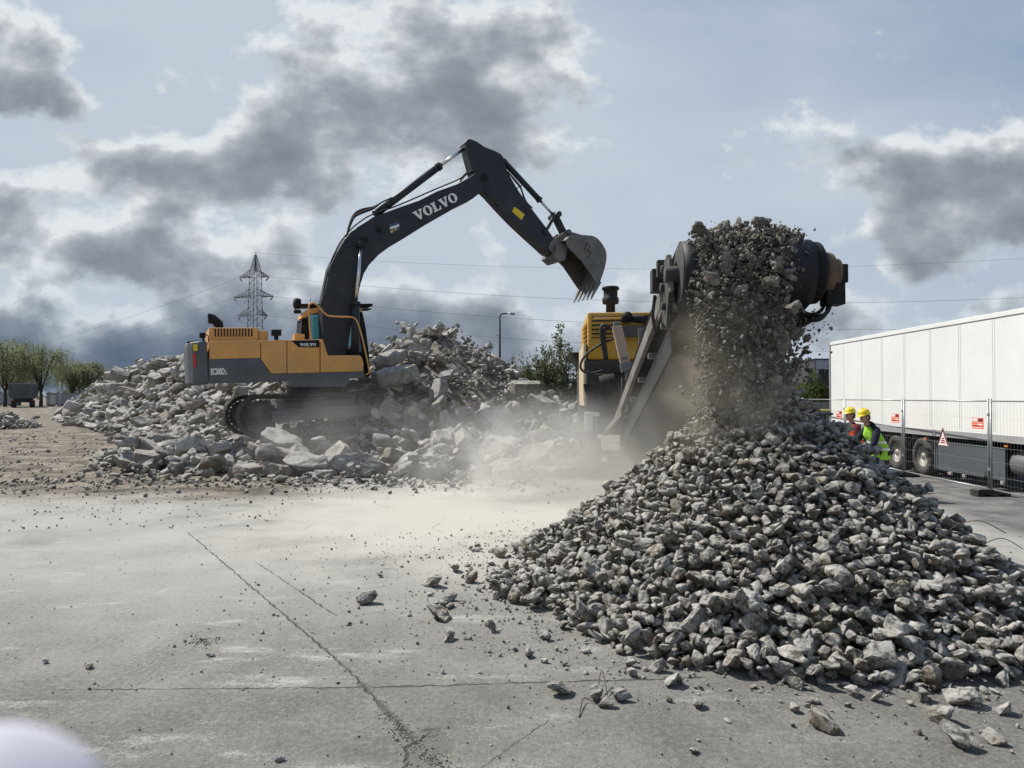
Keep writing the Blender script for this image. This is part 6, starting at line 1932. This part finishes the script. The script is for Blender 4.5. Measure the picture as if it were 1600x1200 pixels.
def leaf(mb, rs, p, s, d=None):
    """one small folded leaf blade"""
    d = d or Vector((rs.gauss(0, 1), rs.gauss(0, 1), rs.gauss(0, 1)))
    d = d.normalized(); u = d.cross(Vector((rs.gauss(0, 1), rs.gauss(0, 1), rs.gauss(0, 1)))).normalized()
    n_ = d.cross(u)
    mb.add([p, p + d * s * .5 + u * s * .26 + n_ * s * .06, p + d * s, p + d * s * .5 - u * s * .26 + n_ * s * .06], [(0, 1, 2, 3)])

def willow(px, base_y, top_y, D, width, seed, label, dense=1.0):
    rs = random.Random(seed)
    b0 = at(px, 620, D); b0.z = 0
    H = at(px, top_y, D).z; Wd = width * D / F / 2
    t = thing('willow_tree', label, 'tree', b0, (0, 0, 0), 'willows beyond the dirt track')
    tr = MB(); cr_ = MB()
    fork = H * .22
    tr.tube([(0, 0, -.2), (.05, 0, fork * .5), (0, .05, fork)], [.42, .34, .30], 9)
    limbs = []
    for k in range(9):
        a = 6.28 * k / 9 + rs.uniform(-.3, .3); R = Wd * rs.uniform(.25, .85); z = H * (.97 - .30 * (R / Wd) ** 2) * rs.uniform(.9, 1.0)
        P = smooth_curve([(0, 0, fork), (R * .35 * math.cos(a), R * .35 * math.sin(a), fork + (z - fork) * .5), (R * .8 * math.cos(a), R * .8 * math.sin(a), z), (R * 1.12 * math.cos(a), R * 1.12 * math.sin(a), z - H * .03)], 5)
        tr.tube(P, list(np.linspace(.19, .04, len(P))), 6)
        limbs.append(P)
        for q in range(5):
            s0 = P[rs.randrange(5, len(P))]; a2 = a + rs.gauss(0, 1.0); l = Wd * rs.uniform(.2, .5)
            Q = smooth_curve([s0, s0 + Vector((l * .5 * math.cos(a2), l * .5 * math.sin(a2), l * .45)), s0 + Vector((l * math.cos(a2), l * math.sin(a2), l * .25))], 4)
            tr.tube(Q, list(np.linspace(.06, .02, len(Q))), 4); limbs.append(Q)
    n_str = int(430 * dense)
    for k in range(n_str):
        P = rs.choice(limbs); s0 = P[rs.randrange(len(P) // 2, len(P))] + Vector((rs.gauss(0, .7), rs.gauss(0, .7), rs.gauss(.2, .5)))
        l = H * rs.uniform(.12, .42) * (1 if rs.random() < .75 else 1.25)
        l = min(l, s0.z - H * .16)
        a2 = rs.uniform(0, 6.28); dr = rs.uniform(.2, 1.1)
        nl = int(26 * max(.4, l / (H * .4)))
        for q in range(nl):
            u_ = q / nl
            p = s0 + Vector((dr * math.cos(a2) * math.sqrt(u_) + rs.gauss(0, .10), dr * math.sin(a2) * math.sqrt(u_) + rs.gauss(0, .10), .3 * (1 - (2 * u_ - .3) ** 2) * .6 - l * u_))
            leaf(cr_, rs, p, rs.uniform(.22, .42), Vector((rs.gauss(0, .5), rs.gauss(0, .5), -1)))
    for k in range(int(1200 * dense)):
        P = rs.choice(limbs); p = P[rs.randrange(len(P) // 2, len(P))] + Vector((rs.gauss(0, .9), rs.gauss(0, .9), rs.gauss(.2, .6)))
        leaf(cr_, rs, p, rs.uniform(.25, .5))
    tr.build('trunk', M_BARK, t); cr_.build('crown', M_WIL, t)
    return t
willow(64, 631, 540, 152, 92, 3, 'large drooping willow with a forked trunk standing between the tipper lorry and the grey containers')
willow(8, 631, 533, 150, 90, 4, 'drooping willow at the very edge of the picture behind the tipper lorry', .95)
willow(30, 631, 555, 168, 70, 8, 'thinner willow standing behind the tipper lorry between two larger ones', .6)
willow(112, 631, 569, 172, 50, 5, 'pale willow behind the grey containers', .8)
willow(138, 631, 568, 176, 52, 6, 'pale willow between the grey containers and the wooden pole', .8)

def shrub(name, px, base_y, top_y, D, width, seed, label, mat, n, ls, upright=.5, base_z=0.0, blossom=0, strands=26, group=None, ymin=0.05):
    """bushy plant of many rising stems set with small leaves"""
    rs = random.Random(seed)
    b0 = at(px, 620, D); b0.z = base_z
    H = at(px, top_y, D).z - base_z; Wd = width * D / F / 2
    t = thing(name, label, 'tree' if 'tree' in name else 'shrub', b0, (0, 0, 0), group)
    tr, cr_, bl = MB(), MB(), MB()
    per = max(4, n // strands)
    for k in range(strands):
        a = rs.uniform(0, 6.28); R = Wd * math.sqrt(rs.random()) ; z = H * (1 - .45 * (R / Wd) ** 2) * rs.uniform(.72, 1.0)
        up_ = Vector((R * math.cos(a), R * math.sin(a) * .8, z))
        mid = Vector((up_.x * .75, up_.y * .75, z * .45))
        P = smooth_curve([(rs.gauss(0, .08), rs.gauss(0, .08), 0), mid, up_], 6)
        tr.tube(P, list(np.linspace(.06 if strands < 40 else .03, .010, len(P))), 5)
        twigs = [P]
        for q in range(6):
            s0 = P[rs.randrange(3, len(P))]; l = Wd * rs.uniform(.18, .42)
            d = Vector((rs.gauss(0, 1), rs.gauss(0, 1), upright * 2)).normalized()
            Q = [s0, s0 + d * l * .5, s0 + d * l + Vector((0, 0, l * .25 * upright))]
            tr.tube(Q, [.016, .011, .006], 4); twigs.append(Q)
        for q in range(per):
            T = rs.choice(twigs); i = rs.randrange(len(T) - 1) if T is not P else rs.randrange(int(len(P) * ymin * 2), len(P) - 1)
            p = T[i].lerp(T[i + 1], rs.random()) if isinstance(T[i], Vector) else Vector(T[i])
            p = p + Vector((rs.gauss(0, ls * .6), rs.gauss(0, ls * .6), rs.gauss(0, ls * .6)))
            if blossom and rs.random() < blossom:
                for z_ in range(2): leaf(bl, rs, p + Vector((rs.gauss(0, .030), rs.gauss(0, .030), 0)), ls * rs.uniform(.5, .8))
            else: leaf(cr_, rs, p, ls * rs.uniform(.6, 1.3), Vector((rs.gauss(0, 1), rs.gauss(0, 1), upright + rs.gauss(0, .6))))
    tr.build('trunk', M_BARK, t); cr_.build('crown', mat, t)
    if blossom: bl.build('blossom', M_BLO, t)
    return t
shrub('flowering_tree', 872, 620, 510, 44, 88, 31, 'olive green tree with upright branches and white blossom beside the crusher housing', M_OLV, 9000, .18, .9, 0, .10, 36)
shrub('bushy_shrub', 845, 620, 556, 46, 100, 32, 'dense green bush growing below the flowering tree behind the rubble', M_OLV, 12000, .20, .5, 0, 0, 80)
shrub('bushy_shrub', 812, 620, 553, 55, 60, 33, 'pale wispy shrub between the street lamp and the dense bush', M_PAL, 5200, .16, .9, 0, .12, 40)
shrub('young_pine', 760, 620, 530, 47, 46, 34, 'young pine with upright candle-like shoots peeping over the rubble peak', M_OLV, 5000, .15, 1.4, 0, 0, 26)
shrub('young_pine', 774, 620, 558, 48, 26, 36, 'small pine shoot between the rubble peak and the street lamp', M_OLV, 1200, .13, 1.4, 0, 0, 12)
shrub('bushy_shrub', 1272, 620, 578, 42, 56, 35, 'bright green bush behind the fence at the rear of the trailer', M_GRN, 9000, .16, .6, 0, 0, 70)
shrub('bushy_shrub', 1243, 620, 592, 45, 46, 37, 'dull olive bush behind the fence beside the bright green one', M_OLV, 3000, .16, .6, 0, 0, 50)
shrub('bushy_shrub', 160, 620, 603, 140, 40, 39, 'low dark bush at the end of the rubble bank near the wooden pole', M_OLV, 1200, .35, .6, 0, 0, 30)
shrub('bushy_shrub', 183, 620, 598, 125, 18, 40, 'thin dark sapling standing behind the rubble bank', M_OLV, 300, .3, 1.4, 0, 0, 8)

# ------------------------------------------------------------------ tipper lorry, containers, pole, buildings
M_TIP = mat_plain('tipper_grey', (0.075, 0.08, 0.085), 0.6, 0, 0.2, .8, .4)
TD = 95.0
tb = at(36, 640, TD); tz = ground_height(tb.x, tb.y); tb.z = tz
hdg = math.atan2(tb.y, tb.x) - math.pi / 2
tip = thing('tipper_lorry', 'dark grey tipper lorry seen from behind on the dirt track before the willows', 'lorry', tb, (0, 0, hdg))
m_ = MB()
bw, bh0, bh1 = 1.65, 1.25, 3.25
m_.prism([(-bw * .86, bh0), (bw * .86, bh0), (bw, bh0 + .5), (bw, bh1), (bw * .93, bh1), (-bw * .93, bh1), (-bw, bh1), (-bw, bh0 + .5)], 0, 6.0)
for z in (bh0 + .55, bh0 + 1.1, bh0 + 1.6): m_.box((0, -.05, z), (2 * bw - .1, .1, .12))
for x in (-bw + .1, bw - .1): m_.box((x, -.06, (bh0 + bh1) / 2 + .2), (.14, .12, bh1 - bh0 - .5))
m_.build('tipper_body', M_TIP, tip, .04)
m_ = MB(); m_.box((0, 3, bh1 + .03), (2 * bw - .1, 5.9, .030)); m_.build('cover', mat_plain('pale_tarp', (.45, .46, .47), .7), tip)
m_ = MB(); m_.box((0, 3.2, 1.0), (1.0, 6.6, .4)); m_.box((0, .1, .85), (2.5, .12, .22)); m_.build('chassis', M_CHAS, tip, .02)
m_ = MB(); m_.box((0, 7.4, 2.0), (2.5, 1.9, 2.2)); m_.build('cab', M_TIP, tip, .1)
for yy in (1.0, 2.4, 7.2):
    for s_ in (-1, 1):
        m_ = MB(); m_.lathe([(.25, -.28), (.45, -.28), (.53, -.2), (.53, .2), (.45, .28), (.25, .28)], (s_ * 1.05, yy, .52), (1, 0, 0), 24)
        w_ = m_.build('wheel', M_TYRE, tip); m_ = MB(); m_.lathe([(.25, .2), (.2, .24), (.05, .25)], (s_ * 1.05, yy, .52), (s_, 0, 0), 16); m_.build('wheel_rim', M_RIM, w_)
for s_ in (-1, 1):
    m_ = MB(); m_.box((s_ * 1.05, .02, 1.0), (.3, .06, .12)); m_.build('tail_light', M_RED, tip)
    m_ = MB(); m_.box((s_ * .95, .2, .65), (.55, .04, .6)); m_.build('mud_flap', M_RUBBER, tip)
m_ = MB(); m_.box((0, 0, 0), (.45, .2, .8)); o = m_.build('mirror', M_BLACK, tip); o.location = (1.62, 7.9, 2.6)

M_CONT = mat_plain('container_grey', (0.34, 0.37, 0.42), 0.6, 0, 0.08, .5, .2)
M_CONTD = mat_plain('container_door', (0.50, 0.52, 0.54), 0.6, 0, 0.05, .5)
CDt = 160.0
def container(px0, px1, lab, door=None):
    a, b = at(px0, 620, CDt), at(px1, 620, CDt)
    W_ = b.x - a.x; z0_ = .25; Hc = 2.62
    c = thing('site_container', lab, 'container', ((a.x + b.x) / 2, CDt, 0), (0, 0, 0), 'site containers before the willows')
    m_ = MB(); m_.box((0, 1.25, z0_ + Hc / 2), (W_ - .04, 2.5, Hc))
    n_ = max(6, int(W_ / .28))
    for k in range(n_): m_.box((-W_ / 2 + .1 + (W_ - .2) * (k + .5) / n_, -.02, z0_ + Hc / 2), (.10, .05, Hc - .3))
    bd = m_.build('container_body', M_CONT, c, .02)
    m_ = MB(); m_.box((0, 1.25, z0_ + Hc + .03), (W_, 2.6, .08)); m_.box((0, -.01, z0_ + .06), (W_, .08, .14)); m_.build('frame_rail', M_TIP, c)
    for x in (-W_ / 2 + .4, W_ / 2 - .4):
        m_ = MB(); m_.box((x, 1.25, z0_ / 2), (.3, 2.3, z0_ + .02)); m_.build('support_block', M_CHAS, c)
    if door is not None:
        m_ = MB(); m_.box((door, -.06, z0_ + 1.15), (1.25, .06, 2.15)); m_.build('door', M_CONTD, c, .02)
container(72, 94, 'grey site container with a pale door, nearest the forked willow', .0)
container(94.5, 116, 'plain grey ribbed site container in the middle of the row of three')
container(116.5, 137, 'grey site container with a pale panel, nearest the rubble bank', -.9)
container(-14, 17, 'pale roofed site container beside the tipper lorry at the picture edge')
m_ = MB(); m_.tube([at(93.6, 634, 158), at(93.6, 597, 158)], .09, 8); tag(m_.build('white_pole', mat_plain('white_pole', (.7, .7, .7), .5)), 'thin white pole standing before the grey site containers', 'pole')
pp = at(158.5, 620, 140); pp.z = 0
wp = thing('wooden_pole', 'dark wooden utility pole with a short crossbar between the willows and the rubble bank', 'pole', pp)
m_ = MB(); m_.tube([(0, 0, -.2), (0, 0, at(158, 577, 140).z)], [.17, .12], 8); m_.build('pole', M_BARK, wp)
m_ = MB(); m_.box((0, 0, at(158, 585, 140).z), (1.3, .1, .12)); m_.build('crossbar', M_BARK, wp)

M_METAL = mat_plain('metal_cladding', (0.30, 0.31, 0.35), 0.5, 0, 0.06, .3)
M_ROOFD = mat_plain('dark_roof', (0.05, 0.05, 0.055), 0.7)
M_WALLC = mat_plain('old_concrete_wall', (0.17, 0.165, 0.155), 0.9, 0, 0.25, .8, .3, bump=.3)
a = at(1274, 620, 85); 
bl_ = thing('warehouse', 'grey metal clad warehouse corner rising beside the rear of the trailer', 'building', (a.x, 85, 0))
Hb = at(1274, 562, 85).z
m_ = MB(); m_.box((9, 6, Hb / 2), (18, 12, Hb)); wl_ = m_.build('wall', M_METAL, bl_)
m_ = MB(); m_.box((9, 6, Hb + .06), (18.3, 12.3, .16)); m_.box((-.03, 6, Hb / 2), (.10, 12.1, Hb)); m_.build('roof', M_ROOFD, bl_)
m_ = MB(); zt2 = at(1280, 577, 85).z; m_.box((1.0, -.03, zt2 / 2 + .5), (1.15, .08, zt2 - 1.0)); m_.build('window', M_DARKIN, bl_)
m_ = MB(); m_.box((1.0, -.06, zt2 + .06), (1.3, .1, .10)); m_.build('lintel', M_TRG, bl_)
a = at(1208, 620, 70)
sh_ = thing('shed', 'low dark shed with a pale roof edge behind the falling stones', 'building', (a.x, 70, 0))
Hs = at(1230, 601, 70).z
m_ = MB(); m_.box((2.2, 3, Hs / 2), (4.4, 6, Hs)); m_.build('wall', M_TIP, sh_)
m_ = MB(); m_.box((2.1, 2.9, Hs + .08), (4.9, 6.6, .12)); rf = m_.build('roof', M_CONT, sh_); m_ = MB(); m_.box((1.2, 3, Hs + .4), (.35, .35, .6)); m_.build('chimney', M_CONTD, rf)
a = at(1195, 620, 36)
m_ = MB(); m_.box((0, 0, .85), (9.0, .25, 1.7)); m_.box((0, 0, 1.73), (9.1, .32, .07))
for k in range(4): m_.box((-3.4 + 2.2 * k, -.14, .85), (.16, .06, 1.68))
o = m_.build('concrete_wall', M_WALLC, None, .01); o.location = (a.x - .6, 36, 0); tag(o, 'low grey concrete wall behind the fence below the green bush', 'wall')
m_ = MB(); p0, p1 = at(1252, 641, 33.5), at(1293, 641, 33.5); m_.tube([p0 - Vector((.3, 0, 0)), p1 + Vector((1.2, 0, 0))], .05, 8)
for x in (p0.x, p1.x + .4): m_.tube([(x, 33.5, 0), (x, 33.5, p0.z)], .05, 8)
tag(m_.build('yellow_rail', mat_plain('yellow_rail', (.55, .48, .12), .5)), 'pale yellow horizontal bar rail behind the fence at the rear of the trailer', 'rail')

# far wood along the skyline
def wood():
    rs = random.Random(77); mb = MB()
    for k in range(2600):
        x = rs.uniform(-420, 520); D = rs.uniform(330, 420)
        h_ = 5.0 + 2.2 * mnoise.noise((x * .02, 1, 0)) + 1.5 * mnoise.noise((x * .11, 2, 0))
        p = Vector((x, D, h_ * rs.random() ** .6))
        leaf(mb, rs, p, rs.uniform(1.2, 3.0))
    tag(mb.build('far_woods', M_OLV), 'far low belt of trees along the skyline', None, None, 'stuff')
wood()
# ------------------------------------------------------------------ airborne dust
def dust_mat(name, dens, col, seed, nscale, lo, hi, edge=1.0, absorb=0.0):
    m = bpy.data.materials.new(name); m.use_nodes = True
    N = NT(m.node_tree); nt = m.node_tree
    nt.nodes.remove(nt.nodes['Principled BSDF'])
    tc = N.n('ShaderNodeTexCoord').outputs['Object']       # -1..1 inside the unit ball
    r = N.vm('LENGTH', tc, out=1)
    fall = N.ss(r, 0.15, 0.98, 1, 0)
    P = N.n('ShaderNodeNewGeometry').outputs['Position']
    n_ = N.noise(N.vm('ADD', P, (seed * 3.1, seed * 1.7, 0)), nscale, 5, 0.62, 0.6)
    d = N.m('MULTIPLY', N.m('MULTIPLY', fall, N.ss(n_, lo, hi, 0.12, 1.0)), dens)
    v = N.n('ShaderNodeVolumePrincipled', {'Color': (*col, 1), 'Density': d, 'Anisotropy': 0.25})
    nt.links.new(v.outputs[0], nt.nodes['Material Output'].inputs['Volume'])
    return m
def dust(loc, radii, rotz, mat, label):
    bm = bmesh.new(); bmesh.ops.create_icosphere(bm, subdivisions=3, radius=1.0)
    me = bpy.data.meshes.new('dust'); bm.to_mesh(me); bm.free(); me.materials.append(mat)
    o = bpy.data.objects.new('dust', me); put(o)
    o.location = loc; o.scale = radii; o.rotation_euler = (0, 0, rotz)
    tag(o, label, None, None, 'stuff')
DC = (0.90, 0.885, 0.85)
dust((0.7, 15.6, 0.2), (3.9, 3.4, 2.3), 0, dust_mat('dust_low', 0.85, DC, 1, 0.75, 0.42, 0.60), 'pale dust rolling over the yard in front of the crusher')
dust((-4.0, 19.0, 0.7), (5.2, 2.0, 2.2), 0.1, dust_mat('dust_bank', 0.14, DC, 2, 0.75, 0.42, 0.60), 'thin dust drifting over the rubble before the excavator tracks')
dust((1.9, 11.2, 0.9), (1.6, 2.8, 1.7), 0.0, dust_mat('dust_fall', 0.26, (0.72, 0.70, 0.65), 3, 0.8, 0.36, 0.64), 'grey dust hanging below the conveyor beside the falling stones')
dust(CRM @ Vector((-.35, -.55, 2.35)), (.95, .75, 1.15), 0.0, dust_mat('dust_stream', 1.3, (0.62, 0.56, 0.46), 5, 2.2, 0.40, 0.66), 'brown dust and fines inside the falling stream')
dust(CRM @ Vector((-.45, -.9, 1.95)), (1.15, .8, .75), 0.0, dust_mat('dust_base', 1.0, (0.72, 0.67, 0.58), 6, 1.8, 0.42, 0.62), 'dust rising where the stones strike the top of the heap')
dust((0.4, 10.6, 0.1), (2.2, 2.2, 0.9), 0.0, dust_mat('dust_edge', 0.30, DC, 4, 0.9, 0.36, 0.62), 'low dust creeping out past the edge of the heap')

# ------------------------------------------------------------------ gloved fingertip close to the lens
gl = thing('gloved_hand', 'blurred white gloved fingertip close to the lens at the lower corner', 'hand', (0, 0, 0))
tipc = at(76, 1190, 0.088)
V = [tipc + Vector((-.075, -.035, -.085)), tipc + Vector((-.055, -.025, -.062))]; E = [(0, 1)]; R = [(.030, .024), (.036, .022)]
pal = 1
def chain(pts, rr, frm):
    p = frm
    for q, r_ in zip(pts, rr):
        V.append(q); E.append((p, len(V) - 1)); R.append(r_); p = len(V) - 1
chain([tipc + Vector((-.036, -.012, -.043)), tipc + Vector((-.018, -.004, -.023)), tipc + Vector((-.005, 0, -.007)), tipc], [.0120, .0125, .0128, .0125], pal)
for k, (ox, oz, ln) in enumerate(((-.012, -.022, 1.0), (-.020, -.042, .92), (-.026, -.060, .75))):
    b0 = tipc + Vector((-.045 + ox * .6, -.02, -.050 + oz * .6))
    chain([b0, b0 + Vector((.020, .012, .006)) * ln, b0 + Vector((.036, .022, .002)) * ln, b0 + Vector((.044, .026, -.008)) * ln], [.0102, .0098, .0094, .008], pal)
chain([tipc + Vector((-.075, .004, -.058)), tipc + Vector((-.062, .024, -.046)), tipc + Vector((-.048, .036, -.044))], [.0125, .011, .0095], pal)
skin_mesh('glove', V, E, R, [mat_plain('white_cotton_glove', (.50, .50, .56), .9, 0, .04, 60)], gl, 0, 2)
